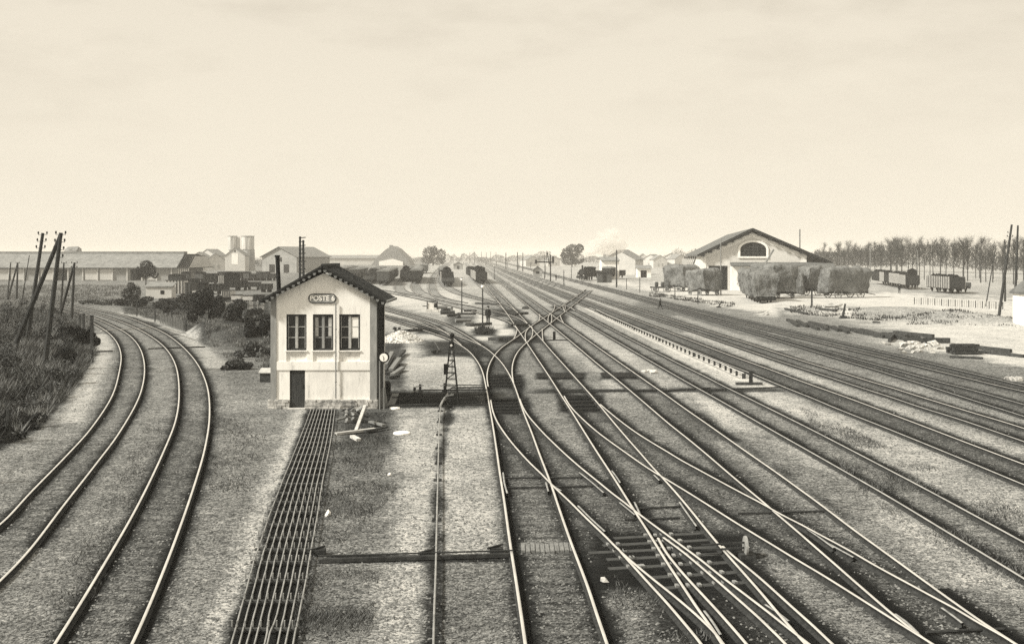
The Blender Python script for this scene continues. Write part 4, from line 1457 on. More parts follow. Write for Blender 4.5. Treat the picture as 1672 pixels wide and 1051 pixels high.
lamp_post(754, 511, 454, 'dark lamp post with white globe at the foot of the low open wagons', .07)
lamp_post(788, 538, 465, 'dark lamp post with white globe rising from a tuft of weeds, nearer of the pair', .07)
lamp_post(807, 456, 433, 'thin far lamp post just right of the dark boarded wagons', .09)

# low row of stub posts along the dark track
sf = thing('stub_fence', 'long low row of short stub posts under a thin pale rail beside the dark track', 'low rail')
S0 = [(973, 509), (990.6, 518), (1012, 527.5), (1050.6, 545.5), (1088, 562), (1117, 575), (1150.6, 589.5), (1180, 602), (1201, 612.5), (1214.6, 618)]
qs = np.array(S0, float)
npost = 50
tt = np.linspace(0, 1, npost) ** .8
sy0, sy1 = D(618), D(509)
YS = np.linspace(sy0, sy1, npost)
rail_pts = []
for i, y in enumerate(YS):
    py = YH + F * H / y
    px = np.interp(py, qs[:, 1], qs[:, 0])
    p = P(px, py)
    MB().bar((p.x, p.y, 0), (p.x, p.y, .29), .12 if i % 9 else .2, .12).build('post', M['pole'], sf)
    rail_pts.append((p.x, p.y, .315))
MB().tube(rail_pts, .028, 6).build('top_rail', M['wood_pale'], sf)
MB().tube([(x - .25, y - .1, .05) for x, y, z in rail_pts], .018, 6).build('lower_rod', M['pipe'], sf)
p = P(1229, 628)
MB().box(p.x - .9, p.x + .5, p.y - .2, p.y + .2, 0, .12).build('end_base', M['wood_dark'], sf)
MB().bar((p.x - .1, p.y, .1), (p.x - .1, p.y, .75), .18, .16).build('end_post', M['iron'], sf)
# cross rods over the ground in the middle of the yard
for i, (x0, y0, x1, y1, lab) in enumerate(((1080, 638, 1160, 633, 'dark cross rod lying on the pale gravel before the stub posts'),
                                           (1168, 636, 1290, 631, 'dark cross rod reaching right from the end of the stub posts'),
                                           (905, 640, 1075, 637, 'long thin cross rod in front of the two dark pits'),
                                           (1020, 848, 1110, 845, 'thin rod crossing between rails above the exposed sleepers'),
                                           (1205, 838, 1345, 834, 'thin rod crossing the two long tracks at the lower right'),
                                           (1035, 830, 1122, 826, 'upper thin rod at the frog left of the exposed sleepers'),
                                           (822, 780, 966, 779, 'upper of two thin rods across the frog of the straight track'),
                                           (825, 796, 978, 793, 'lower of two thin rods across the frog of the straight track'),
                                           (1512, 1032, 1640, 1026, 'dark rod near the bottom right corner'))):
    o = MB().tube([P(x0, y0, .05), P(x1, y1, .05)], .03, 6).build('cross_rod', M['iron'])
    tag(o, lab, 'rod')
# rods in the dark pits
for i, (x0, x1, ys_) in enumerate(((800, 850, (614, 619, 624, 629)), (798, 860, (653, 658, 663, 668, 673)), (918, 982, (650, 656, 662, 668)))):
    t = thing('pit_rods', ['dark bundle of point rods between the rails where the scissors crossover starts', 'dark bundle of point rods between the rails level with the foot of the lattice mast', 'bundle of dark rods in the black pit where the long crossover starts'][i], 'point rods')
    for y in ys_:
        MB().bar(P(x0, y, .04), P(x1, y - .5, .04), .09, .06).build('rod', M['iron'], t)
for i, (x0, y0, x1, y1) in enumerate(((878, 611, 953, 617), (985, 609, 1042, 616))):
    a, b = P(x0, y1), P(x1, y0)
    t = MB()
    for k in range(3):
        yy_ = a.y + (b.y - a.y) * k / 3
        t.box(a.x, P(x1, y1).x, yy_ + .02, yy_ + (b.y - a.y) / 3 - .02, -.02, .03)
    o = t.build('pit_cover', M['black'])
    tag(o, ['left of two long black pit covers across the straight tracks', 'right of two long black pit covers across the straight tracks'][i], 'pit cover')
# --------------------------------------------------------- telegraph poles
def tele(px0, py0, px1, py1, label, r=.14, ins=(), strut=None, pale=False, group=None, Y=None, zb=0.0):
    Y = Y or D(py0)
    a, b = at(px0, py0, Y), at(px1, py1, Y)
    a.z -= .3
    g = gz(a.x, Y)
    t = thing('telegraph_pole', label, 'pole', (a.x, Y, min(a.z, g - .2)), 0, group)
    o = t.location
    A, B = Vector((0, 0, 0)), Vector((b.x - o.x, 0, b.z - o.z))
    MB().tube([A, A + (B - A) * .5, B], [r * 1.15, r, r * .75], 8).build('pole', M['pole_pale'] if pale else M['pole'], t)
    if strut:
        sa = at(strut[0], strut[1], Y + strut[2])
        S = Vector((sa.x - o.x, strut[2], min(sa.z, gz(sa.x, Y + strut[2])) - .2 - o.z))
        MB().tube([S, B - Vector((0, 0, .1))], [r * 1.1, r * .8], 8).build('strut', M['pole'], t)
    for i, (dz, sx) in enumerate(ins):
        q = B + (A - B).normalized() * dz
        m = MB().bar(q, q + Vector((sx * .28, 0, 0)), .03, .03)
        m.bar(q + Vector((sx * .28, 0, -.02)), q + Vector((sx * .28, 0, .10)), .03, .03)
        o2 = m.build('bracket', M['iron'], t)
        MB().tube([q + Vector((sx * .28, 0, .06)), q + Vector((sx * .28, 0, .2))], [.06, .045], 8).build('insulator', M['iron'], o2)
    return t


INS = [(.1 + .45 * k, s) for k in range(4) for s in (-1, 1)]
tele(70, 613, 99.5, 380, 'tall near telegraph pole braced by a slanting strut on the weedy bank', .15, INS, (12, 590, 5))
tele(37.7, 592, 70, 380.5, 'tall leaning telegraph pole without strut on the weedy bank', .14, INS[:6], zb=1)
tele(116.4, 529, 121.6, 428.5, 'smaller braced telegraph pole just beyond the tallest pair', .14, INS[:4], (96, 512, 8))
tele(98.5, 512, 104.4, 428.5, 'thin upright telegraph pole beside the smaller braced pole', .12, INS[:2])
tele(75 - 48, 490, 29, 428.5, 'braced far telegraph pole near the left picture edge', .16, INS[:2], (12, 487, 2))
tele(12, 487, 17.5, 428.5, 'thin far telegraph pole at the left picture edge', .12)
tele(32.5, 507, 48, 416.5, 'thin wire stay post leaning right on the weedy bank', .07)
tele(1629, 526, 1652, 366.7, 'tall dark leaning telegraph pole left of the white gabled hut', .15, [(.9, -1), (1.3, 1), (1.3, -1)])
tele(1656, 521, 1662, 368, 'tall telegraph pole partly hidden by the white gabled hut', .14)
tele(1641, 492, 1640.6, 391, 'straight telegraph pole behind the leaning pole at the right edge', .16, [(.4, -1), (.4, 1), (1.0, 1)])
tele(1177, 482, 1177, 389, 'slim straight pole standing before the left end of the goods shed', .10, pale=True)
tele(1006.7, 469, 1006.7, 408, 'dark telegraph pole in front of the white gatehouse', .16)
tele(826, 440, 826, 412.5, 'far pole left of two others on the hazy horizon fence', .22, group='far poles along the main line')
tele(845, 441.5, 845, 411.5, 'middle one of three far poles on the hazy horizon', .22, group='far poles along the main line')
tele(853.6, 443, 853.6, 412.5, 'right one of three far poles on the hazy horizon', .2, group='far poles along the main line')
for i, (x, y) in enumerate(((767, 412), (775, 411), (786, 411), (794, 412), (801, 411), (810, 411.5))):
    tele(x, 429, x, y, '%s faint pole from the left in the mist above the vanishing tracks' % ORD[i], .25, group='faint poles in the mist')
tele(920.6, 466.5, 920.6, 440, 'short thin post between the signal gantry and the locomotive', .09)
tele(493 + 440, 455, 933, 437, 'short faint post left of the locomotive front', .1)
tele(1519 - 98, 420 + 40, 1421, 400, 'thin pole rising before the bare trees left of the boarded wagons', .14, pale=True)
tele(1498, 470, 1498, 408, 'thin pale pole right of the boarded wagons', .10, pale=True)
tele(1609, 500, 1626, 402, 'pair of thin poles before the bare trees at the right', .08)

# signal gantry in the middle distance
Yg = D(459.5)
c = at(899, 459.5, Yg)
gt = thing('signal_gantry', 'dark bracket signal with long arm to the left and a forked top', 'signal', (c.x, Yg, 0))
u = Yg / F
MB().bar((0, 0, 0), (-.1, 0, 44 * u), .32, .3).build('post', M['black'], gt)
MB().bar((-25 * u, 0, 32 * u), (5 * u, 0, 31.5 * u), .22, .34).build('arm', M['black'], gt)
MB().box(-25.5 * u, -22 * u, -.1, .1, 29 * u, 35.5 * u).build('arm_disc', M['black'], gt)
MB().box(2.5 * u, 5.8 * u, -.14, .14, 30 * u, 41 * u).build('signal_box_lamp', M['iron'], gt)
MB().bar((-2 * u, .1, 28 * u), (-5.8 * u, .1, 49 * u), .22, .2).build('stay', M['black'], gt)
MB().bar((-9.5 * u, .1, 4 * u), (-6 * u, .1, 50 * u), .16, .16).build('stay', M['iron'], gt)
MB().bar((-9.9 * u, .2, 5 * u), (-9.9 * u, .2, 44 * u), .12, .12).build('stay', M['iron'], gt)

# ------------------------------------------------------- buildings
def gable_house(name, label, cat, loc, rz, w, d, he, ha, wall, roof, over=.4, openings=(), mats=None, trim=None):
    """w across the gable (front at local y=0), d deep, eave and ridge heights"""
    t = thing(name, label, cat, loc, rz)
    b = MB().prism([(-w / 2, 0), (w / 2, 0), (w / 2, he), (0, ha), (-w / 2, he)], 'y', 0, d)
    b.build('wall', M[wall], t)
    s = (ha - he) / (w / 2)
    for sg, nm in ((-1, 'roof'), (1, 'roof')):
        q = MB()
        xo = sg * (w / 2 + over)
        zo = he - s * over
        pts = [(0, ha + .02), (xo, zo + .02), (xo, zo + .2), (0, ha + .24)]
        q.prism(pts, 'y', -over, d + over)
        q.build(nm, M[roof], t)
    for (x0, x1, z0, z1, m_, nm) in openings:
        MB().box(x0, x1, -.06, .1, z0, z1).build(nm, M[m_], t)
    return t


# goods shed on the right
YS_ = 235.0
u = YS_ / F
ax = math.atan(.1158)
gsx0, gsx1 = (1145 - CX) * u, (1315 - CX) * u
gcx = (1228 - CX) * u
t = thing('goods_shed', 'large gabled goods shed with white trim and a big arched window', 'goods shed', (gcx, YS_, 0), -ax)
zr = H + 42 * u
we = gsx1 - gcx
wl_ = gcx - gsx0
zev = H + 1.0 * u
dep = 74.0
wm = MB()
wm.prism([(-wl_, 0), (we, 0), (we, zev), (0, zr - .5), (-wl_, zev)], 'y', 0, dep)
wm.build('wall', M['brick'], t)
slope_ = (zr - zev) / we
# roof planes: right one runs down over the side canopy
xr = (1354 - CX) * u - gcx
zr_ = H - 13 * u
q = MB(); q.prism([(0, zr), (xr, zr_), (xr, zr_ + .25), (0, zr + .3)], 'y', -1.2, dep + 1); q.build('roof', M['tile_mid'], t)
xl = -(gcx - (1141 - CX) * u) - .2
q = MB(); q.prism([(0, zr), (xl, H - 1.2 * u), (xl, H - 1.2 * u + .25), (0, zr + .3)], 'y', -1.2, dep + 1); rf = q.build('roof', M['tile_mid'], t)
for s_, xx, zz in ((1, xr, zr_), (-1, xl, H - 1.2 * u)):
    MB().bar((0, -1.24, zr + .1), (xx, -1.24, zz + .1), .08, .45).build('bargeboard', M['barge'], t)
    for k in range(7):
        f_ = (k + .7) / 7.5
        MB().box(xx * f_ - .35, xx * f_ + .35, -1.2, -.1, zr + (zz - zr) * f_ - .62, zr + (zz - zr) * f_ - .12).build('purlin_end', M['barge'], t)
    # white rake trim on the gable
    k0 = .06
    e = we if s_ > 0 else -wl_
    MB().bar((0, -.06, zr - 1.05), (e, -.06, zev - .55), .1, .75).build('rake_trim', M['plaster'], t)
for sx, e in ((-1, -wl_), (1, we)):
    MB().box(min(e, e - sx * 1.1), max(e, e - sx * 1.1), -.09, .3, 0, zev - .2).build('corner_pilaster', M['plaster'], t)
# arched window
wx0, wx1 = (1209 - CX) * u - gcx, (1250.5 - CX) * u - gcx
wzb, wzs, wzt = H - 1.5 * u, H + 10 * u, H + 21.5 * u
wc, wr = (wx0 + wx1) / 2, (wx1 - wx0) / 2


def arch(r, zb, zs, zt, n=14):
    return [(wc - r, zb)] + [(wc - r * math.cos(a), zs + (zt - zs) * math.sin(a)) for a in np.linspace(0, PI, n)] + [(wc + r, zb)]


w_ = MB().prism(arch(wr, wzb, wzs, wzt), 'y', -.16, .2).build('window', M['dim'], t)
sur = MB()
o_ = arch(wr + .45, wzb - .35, wzs, wzt + .45)
i_ = arch(wr, wzb, wzs, wzt)
for k in range(len(o_) - 1):
    sur.prism([o_[k], o_[k + 1], i_[k + 1], i_[k]], 'y', -.22, .1)
sur.prism([o_[0], i_[0], i_[-1], o_[-1]], 'y', -.22, .1)
sur.build('surround', M['plaster'], w_)
q = MB()
for k in range(1, 6):
    x = wx0 + (wx1 - wx0) * k / 6
    h_ = math.sqrt(max(0, 1 - ((x - wc) / wr) ** 2))
    q.box(x - .03, x + .03, -.19, -.165, wzb, wzs + (wzt - wzs) * h_)
for k in range(1, 4):
    z = wzb + (wzt - wzb) * k / 4.4
    q.box(wx0, wx1, -.192, -.166, z - .03, z + .03)
q.build('glazing_bar', M['wagon_mid'], w_)
# dark door and pale annex with canopy
MB().box((1158 - CX) * u - gcx, (1188 - CX) * u - gcx, -.1, .1, 0, H - 17 * u).build('door', M['dim'], t)
MB().box((1193 - CX) * u - gcx, (1340 - CX) * u - gcx, -2.2, -.3, 0, H - 18 * u).build('annex_wall', M['plaster'], t)
q = MB(); q.prism([(-4.2, H - 17.5 * u), (-.2, H - 12.5 * u), (-.2, H - 11 * u), (-4.2, H - 16 * u)], 'x', (1192 - CX) * u - gcx, (1355 - CX) * u - gcx)
q.build('canopy', M['tile_mid'], t)
for k in range(7):
    y = 3 + k * 11
    MB().box(-wl_ - 1.7, -wl_ - 1.35, y, y + .4, 0, zev - .9).build('side_post', M['wood_pale'], t)
    MB().bar((-wl_ - 1.5, y + .2, zev - 2.6), (xl - .1, y + .2, H - 1.6 * u), .2, .25).build('eave_bracket', M['barge'], t)
MB().tube([(10.2, 6, zr - 6), (10.2, 6, zr + .2)], .14, 6).build('vent_pipe', M['pole_pale'], t)
# slanting jib leaning before the shed
Yj = 226
a, b = at(1248, 432, Yj), at(1263.5, 407, Yj)
a0 = at(1239, 448, Yj)
o = MB().bar(a0, b, .5, .3).build('loading_jib', M['pole_pale'])
tag(o, 'slanting grey loading jib rising from the hay wagons before the goods shed', 'jib')

# hangar on the far left
Yh_ = 322.0
u = Yh_ / F
hx1 = (288 - CX) * u
hx0 = (-330 - CX) * u
hx2 = (307 - CX) * u
t = thing('engine_shed', 'very long low engine shed with grey roof and louvred right end', 'engine shed', (hx1, Yh_, 0))
ez, rz_ = H - 20 * u, H + 2.5 * u
MB().box(hx0 - hx1, 0, 1.0, 28, 0, ez).build('wall', M['grey_wall'], t)
q = MB(); q.prism([(0, ez), (8, rz_), (20, rz_), (29, ez)], 'x', hx0 - hx1, 0); q.build('roof', M['slate'], t)
MB().box(hx0 - hx1, -.3, 8.5, 12, rz_, rz_ + .7).build('ridge_lantern', M['wagon_roof'], t)
for k in range(26):
    x = -1.5 - k * 4.1
    if k % 5 == 2:
        MB().box(x - 3.3, x, .8, 1.05, .2, ez - .4).build('doorway', M['dim'], t)
    elif k % 3:
        MB().box(x - 3.6, x, .8, 1.05, .2, ez - .4).build('pale_bay', M['far_wall'], t)
    MB().box(x - .25, x + .1, .6, 1.0, 0, ez).build('pillar', M['far_wall'], t)
for k in range(6):
    x = .2 + k * (hx2 - hx1) / 6
    q = MB(); q.prism([(0, ez - .2), (7, rz_ - .1 * k), (20, rz_ - .1 * k), (28, ez - .2)], 'x', x, x + .16); q.build('roof_rib', M['barge'], t)
    q = MB(); q.prism([(1.5, ez), (7.6, rz_ - .6), (19, rz_ - .6), (27, ez)], 'x', x + .2, x + .38); q.build('roof_rib', M['far_wall'], t)
    MB().box(x, x + .3, .8, 1.2, 0, ez).build('pillar', M['far_wall'], t)
o = MB().lump((0, 0, 0), (3.2, 3, 2.6), 3, 2, .5).build('dome', M['slate'])
o.location = at(119, 413, 480)
tag(o, 'small grey dome peeping over the long engine shed roof', 'dome')

# twin water tower with gabled pump house
Yt = 540.0
u = Yt / F
c = at(391, 440, Yt)
t = thing('water_tower', 'pair of pale drum shaped water tanks on stone bases', 'water tower', (c.x, Yt, 0))
for (x0, x1, yt, yb, seg) in ((372, 387, 386, 408, 0), (394, 415, 386, 407, 1)):
    xa, xb = (x0 - 391) * u, (x1 - 391) * u
    r = (xb - xa) / 2
    zt_, zb_ = H - (yt - YH) * u, H - (yb - YH) * u
    MB().tube([((xa + xb) / 2, 0, zb_), ((xa + xb) / 2, 0, zt_)], r, 9).build('tank', M['tank'], t)
    MB().tube([((xa + xb) / 2, 0, zt_), ((xa + xb) / 2, 0, zt_ + .25)], r * 1.04, 24).build('tank_rim', M['grey_wall'], t)
    MB().tube([((xa + xb) / 2 + .4, 0, 0), ((xa + xb) / 2 + .4, 0, zb_)], [r * 1.05, r * .93], 16).build('base', M['grey_wall'], t)
MB().box(-1.2, .2, -.5, .5, 0, H + 30.5 * u).build('pipe_column', M['far_wall'], t)
c = at(383.5, 440, Yt - 14)
gable_house('pump_house', 'white gabled pump house in front of the twin water tanks', 'pump house', (c.x, Yt - 14, 0), 0, 9.0, 8, H + 4 * u - 1.2, H + 11.5 * u, 'far_wall', 'slate', .3,
            ((-1.4, 1.4, 3, H + 3 * u, 'plaster', 'blind_arch'), (-.4, .4, H + 5.5 * u, H + 8 * u, 'dim', 'oculus')))
# grey gabled shed behind the signal box
Ys = 470.0
c = at(456, 444, Ys)
gable_house('workshop', 'grey gabled workshop behind the dark wagons, left of the pegged mast', 'workshop', (c.x, Ys, 0), R(-17), 15.5, 30, 6.6, 10.4, 'grey_wall', 'slate', .8,
            ((-4.5, -2.0, 0, 3.4, 'dim', 'door'), (2.0, 4.4, 0, 3.4, 'dim', 'door'), (-1.2, 1.2, 4.5, 6.2, 'dim', 'window')))
# far sheds behind the yard
Yf = 860.0
u = Yf / F
c = at(575, 433, Yf)
t = thing('carriage_shed', 'long low hazy carriage shed on the horizon right of the signal box roof', 'shed', (c.x, Yf, 0))
MB().box(-52 * u * 1.2, 60 * u, 0, 20, 0, 5.2).build('wall', M['far_wall'], t)
q = MB(); q.prism([(-1, 5.0), (9, 7.3), (21, 5.0)], 'x', -53 * u * 1.2, 61 * u); q.build('roof', M['slate'], t)
Yf = 820.0
u = Yf / F
c = at(638, 433, Yf)
t = thing('train_hall', 'broad hazy hall with low pitched grey roof and white front on the horizon', 'hall', (c.x, Yf, 0))
q = MB(); q.prism([(-32 * u, 0), (32 * u, 0), (27 * u, 4.5), (10 * u, H + 11 * u), (2 * u, H + 15.5 * u), (-8 * u, H + 10 * u), (-24 * u, 5)], 'y', 0, 40); q.build('roof', M['slate'], t)
q = MB(); q.prism([(-19 * u, 0), (20 * u, 0), (20 * u, 2.5), (3 * u, 4.6), (-19 * u, 2.8)], 'y', -.5, -.1); q.build('front_wall', M['plaster'], t)
MB().box(-1.2, 1.2, 2, 5, H + 13 * u, H + 17 * u).build('vent_turret', M['slate'], t)
# small hut in the middle of the yard
c = P(878, 451.5)
t = gable_house('watch_hut', 'small dark gabled hut left of the signal gantry', 'hut', (c.x, c.y, 0), 0, 3.0, 3.2, 2.1, 3.3, 'grey_wall', 'tile_mid', .35, ((-.6, .5, 1.0, 1.8, 'dim', 'window'),))
c = P(748, 439.5)
gable_house('watch_hut', 'far hazy hut between two strings of wagons', 'hut', (c.x, c.y, 0), 0, 4.6, 3.5, 2.4, 3.6, 'grey_wall', 'slate', .4, ((-.6, .6, 0, 1.8, 'dim', 'door'),))
# white house behind the locomotive, dark hut and gate building
Yw = 345.0
u = Yw / F
c = at(997, 455, Yw)
t = thing('gatehouse', 'small flat roofed white house with a dark door behind the pole', 'house', (c.x, Yw, 0))
MB().box(-15 * u, 14 * u, 0, 7, 0, 5.6).build('wall', M['plaster'], t)
MB().box(-6 * u, 1 * u, -.08, .1, 0, 2.9).build('door', M['dim'], t)
q = MB(); q.prism([(-.5, 5.4), (7.5, 6.4), (7.5, 6.6), (-.5, 5.65)], 'x', -16 * u, 15 * u); q.build('roof', M['wagon_roof'], t)
MB().box(-11 * u, -7 * u, 2.5, 3.2, 6, 7.4).build('chimney', M['grey_wall'], t)
Yw = 420.0
u = Yw / F
c = at(1012, 450, Yw)
gable_house('barn', 'pale broad gabled barn behind the white house', 'barn', (c.x, Yw, 0), R(-20), 11.5, 12, H - 1.3, H + 8.6 * u, 'far_wall', 'wagon_roof', .6, ((-2.2, -.2, 0, 2.6, 'grey_wall', 'door'),))
c = P(987.5, 461.5)
t = thing('coal_hut', 'dark flat roofed hut beside the locomotive', 'hut', (c.x, c.y, 0))
MB().box(-1.8, 1.8, 0, 3, 0, 2.45).build('wall', M['wagon_mid'], t)
q = MB(); q.prism([(-.2, 2.4), (1.5, 2.95), (3.2, 2.5), (3.2, 2.6), (1.5, 3.1), (-.2, 2.55)], 'x', -2, 2); q.build('roof', M['black'], t)
MB().box(-.5, .4, -.06, .06, 0, 1.9).build('door', M['black'], t)
Yw = 368.0
u = Yw / F
c = at(1052, 453, Yw)
t = thing('gate_lodge', 'low white lodge with a dark opening and flat grey roof', 'lodge', (c.x, Yw, 0))
MB().box(-11.5 * u, -6 * u, 0, 4, 0, 2.9).build('wall', M['plaster'], t)
MB().box(4.5 * u, 11 * u, 0, 4, 0, 2.9).build('wall', M['plaster'], t)
MB().box(-6 * u, 4.5 * u, 2.5, 4, 0, 2.9).build('back_wall', M['dim'], t)
MB().box(-6 * u, 4.5 * u, 0, .8, 2.3, 2.9).build('lintel', M['plaster'], t)
q = MB(); q.prism([(-.6, 2.92), (2, 3.9), (4.6, 2.92)], 'x', -13 * u, 12.5 * u); q.build('roof', M['slate'], t)
# white hut at the right edge
Yw = 112.0
u = Yw / F
c = at(1728, 535, Yw)
t = gable_house('lineside_hut', 'white gabled hut cut off by the right picture edge', 'hut', (c.x, Yw, 0), 0, 90 * u, 4, H - 61 * u, H - 26 * u, 'plaster', 'tile_mid', .25)

# hazy town houses along the far right horizon
k = 0
for (x, y, w, h, ha) in ((1062, 436, 9, 5, 7.5), (1078, 437, 8, 4.5, 7), (1094, 436, 10, 5, 8), (1112, 437, 8, 5, 7.5), (1050, 434, 8, 5, 8), (1128, 436, 9, 5, 7), (905, 433, 9, 4, 6.5), (925, 434, 10, 4.5, 7), (870, 431, 10, 4, 6.5),
                          (325, 441, 9, 6, 8.5), (338, 440, 10, 7, 10), (352, 441, 8, 5, 8), (314, 442, 7, 4.5, 7)):
    c = P(x, y)
    c.y = min(c.y, 760)
    c.x = (x - CX) * c.y / F
    side = 'right of the white house' if x > 1000 else ('on the horizon behind the gantry' if x > 800 else 'left of the twin water tanks')
    gable_house('town_house', '%s pale hazy house from the left, %s' % (ORD[{True: k}.get(x > 1000, k if k < 6 else (k - 6 if k < 9 else k - 9))], side), 'house', (c.x, c.y, 0), R((k * 37) % 60 - 30), w, 9, h, ha, 'far_wall', 'slate', .3,
                ((-1.5, -.6, 1, 2.5, 'grey_wall', 'window'), (.8, 1.7, 1, 2.5, 'grey_wall', 'window')))
    k += 1

# ------------------------------------------------------------------ wagons
def make_wagon(label, kind='open', length=7.0, body='wagon_dark', h=1.5, w=2.8, roof=False, posts=False, brake=False, load=None, gh=None):
    """wagon along local y, near end at y=0, on rails at z=.13"""
    t = thing('goods_wagon' if kind != 'van' else 'covered_van', label, 'goods wagon', (0, 0, 0), 0, gh)
    zf = 1.2
    MB().box(-w / 2 + .1, w / 2 - .1, 0, length, zf - .3, zf).build('underframe', M['black'], t)
    b = MB()
    zt = zf + h
    th = .1
    if kind == 'flat':
        b.box(-w / 2, w / 2, 0, length, zf, zf + h)
    elif kind == 'open':
        b.box(-w / 2, w / 2, 0, th, zf, zt); b.box(-w / 2, w / 2, length - th, length, zf, zt)
        b.box(-w / 2, -w / 2 + th, th, length - th, zf, zt); b.box(w / 2 - th, w / 2, th, length - th, zf, zt)
        b.box(-w / 2 + th, w / 2 - th, th, length - th, zf, zf + .1)
    else:
        b.box(-w / 2, w / 2, 0, length, zf, zt)
    b.build('body', M[body], t)
    if posts:
        for k in range(7):
            y = .05 + (length - .3) * k / 6
            for s in (-1, 1):
                MB().box(s * (w / 2 + .05) - .05, s * (w / 2 + .05) + .05, y, y + .18, zf - .2, zt + .05).build('stanchion', M['wagon_light' if body == 'wagon_dark' else 'wagon_dark'], t)
    if roof:
        pts = [(-w / 2 - .12, zt)] + [((w / 2 + .12) * math.sin(a), zt + .55 * math.cos(a)) for a in np.linspace(-PI / 2, PI / 2, 11)]
        MB().prism(pts[1:], 'y', -.1, length + .1).build('roof', M['wagon_roof'], t, smooth=False)
    if brake:
        q = MB(); q.prism([(-.9, zf), (.9, zf), (.9, zt + 1.0), (0, zt + 1.45), (-.9, zt + 1.0)], 'y', .05, .95); q.build('brakeman_cabin', M['black'], t)
    if load:
        q = MB()
        for k in range(40):
            q.lump((random.uniform(-w * .3, w * .3), random.uniform(.6, length - .6), zt - .1 + random.uniform(-.1, .25)), random.uniform(.2, .42), k, 1, .5)
        q.build('load', M[load], t)
    for y in (length * .24, length * .76):
        for s in (-1, 1):
            o = MB().tube([(s * .68, y, .13 + .48), (s * .82, y, .13 + .48)], .48, 14).build('wheel', M['iron'], t)
            MB().box(s * .92 - .06, s * .92 + .06, y - .35, y + .35, .55, .92).build('axle_guard', M['black'], o)
    for y, d in ((0, -1), (length, 1)):
        for s in (-1, 1):
            MB().tube([(s * .88, y, 1.05), (s * .88, y + d * .45, 1.05), (s * .88, y + d * .5, 1.05)], [.09, .09, .22], 10).build('buffer', M['iron'], t)
    return t


def orient(px0, py0, px1, py1):
    a, b = P(px0, py0), P(px1, py1)
    d = b - a
    return a, math.atan2(-d.x, d.y), d.length


random.seed(21)
WG = {}


def place_far(root, loc, rz, label, group):
    """far copy, too small in view for its running gear"""
    r = root.copy()
    C.objects.link(r)
    for ch in root.children:
        if ch.name.split('.')[0] in ('body', 'roof', 'underframe', 'brakeman_cabin', 'load'):
            d_ = ch.copy()
            C.objects.link(d_)
            d_.parent = r
    r.location = loc
    r.rotation_euler = (0, 0, rz)
    r.scale = (1, 1, 1)
    r['label'] = label
    if group:
        r['group'] = group
    return r


def string(px0, py0, px1, py1, kinds, names, gap=1.1, group=None, start=0.0):
    a, rz, Lm = orient(px0, py0, px1, py1)
    d = (P(px1, py1) - a).normalized()
    s = start
    for k, kn in enumerate(kinds):
        key, ln, kw = KINDS[kn]
        lab = names % ORD[k] if '%s' in names else names
        if kn not in WG:
            WG[kn] = make_wagon(lab, **kw)
            r = place(WG[kn], a + d * s, rz, lab, group, first=True)
        elif k >= 5:
            r = place_far(WG[kn], a + d * s, rz, lab, group)
        else:
            r = place(WG[kn], a + d * s, rz, lab, group)
        s += ln + gap
    return s


def put(kn, loc, rz, label, group=None, scale=None):
    first = kn not in WG
    if first:
        WG[kn] = make_wagon(label, **KINDS[kn][2])
    return place(WG[kn], loc, rz, label, group, first=first, scale=scale)


KINDS = {
    'low': ('low', 6.6, dict(kind='open', length=6.6, h=.75, body='wagon_mid')),
    'open': ('open', 6.8, dict(kind='open', length=6.8, h=1.35, body='wagon_dark')),
    'tall': ('tall', 6.8, dict(kind='open', length=6.8, h=1.9, body='wagon_dark', posts=True, load='black')),
    'cabin': ('cabin', 7.2, dict(kind='open', length=7.2, h=1.75, body='wagon_dark', posts=True, brake=True, load='black')),
    'van': ('van', 7.4, dict(kind='van', length=7.4, h=2.05, body='wagon_dark', roof=True)),
    'vanmid': ('vanmid', 7.4, dict(kind='van', length=7.4, h=2.05, body='wagon_mid', roof=True)),
    'pale': ('pale', 7.0, dict(kind='open', length=7.0, h=1.9, body='wagon_light', posts=True)),
    'palelow': ('palelow', 6.0, dict(kind='open', length=6.0, h=.95, body='wagon_light')),
}
string(732, 468.5, 716, 440, ['low', 'open', 'tall', 'cabin', 'open', 'van', 'open', 'open', 'vanmid', 'open', 'van', 'open', 'tall', 'vanmid'], '%s wagon from the front in the string behind the low flat wagon', group='string of low open wagons')
string(786, 463.5, 759, 446.5, ['cabin', 'tall', 'tall', 'cabin', 'tall', 'tall', 'tall', 'open', 'tall', 'tall', 'tall', 'tall'], '%s wagon from the front in the short dark boarded string', group='short string of dark boarded wagons')
string(679, 463.5, 690, 443, ['van', 'van', 'open', 'vanmid', 'van', 'open', 'van', 'vanmid', 'tall', 'van'], '%s vehicle from the front in the string led by the round roofed dark van', group='string led by the dark van')
string(662, 460.5, 680, 442, ['tall', 'cabin', 'open', 'van', 'open', 'open', 'vanmid', 'tall', 'van'], '%s wagon from the front in the string left of the round roofed dark van', group='second string of the yard')
string(625, 466.5, 662, 443, ['vanmid', 'van', 'van', 'open', 'vanmid', 'van', 'tall', 'van', 'vanmid', 'open'], '%s vehicle from the front in the string led by the pale roofed van', group='string led by the pale roofed van')
string(602, 464, 652, 441, ['low', 'open', 'low', 'tall', 'van', 'open', 'tall', 'van', 'open', 'vanmid'], '%s wagon from the front in the low string just right of the signal box roof', group='low string by the signal box roof')
string(575, 462, 640, 440, ['open', 'vanmid', 'open', 'vanmid', 'low', 'vanmid', 'open'], '%s wagon from the front in the string half hidden by the signal box roof', group='string behind the signal box roof')
string(552, 458, 625, 439, ['open', 'vanmid', 'vanmid', 'open', 'vanmid', 'open', 'open', 'vanmid'], '%s wagon from the front in the leftmost string of the crowded yard', group='leftmost string of the yard')
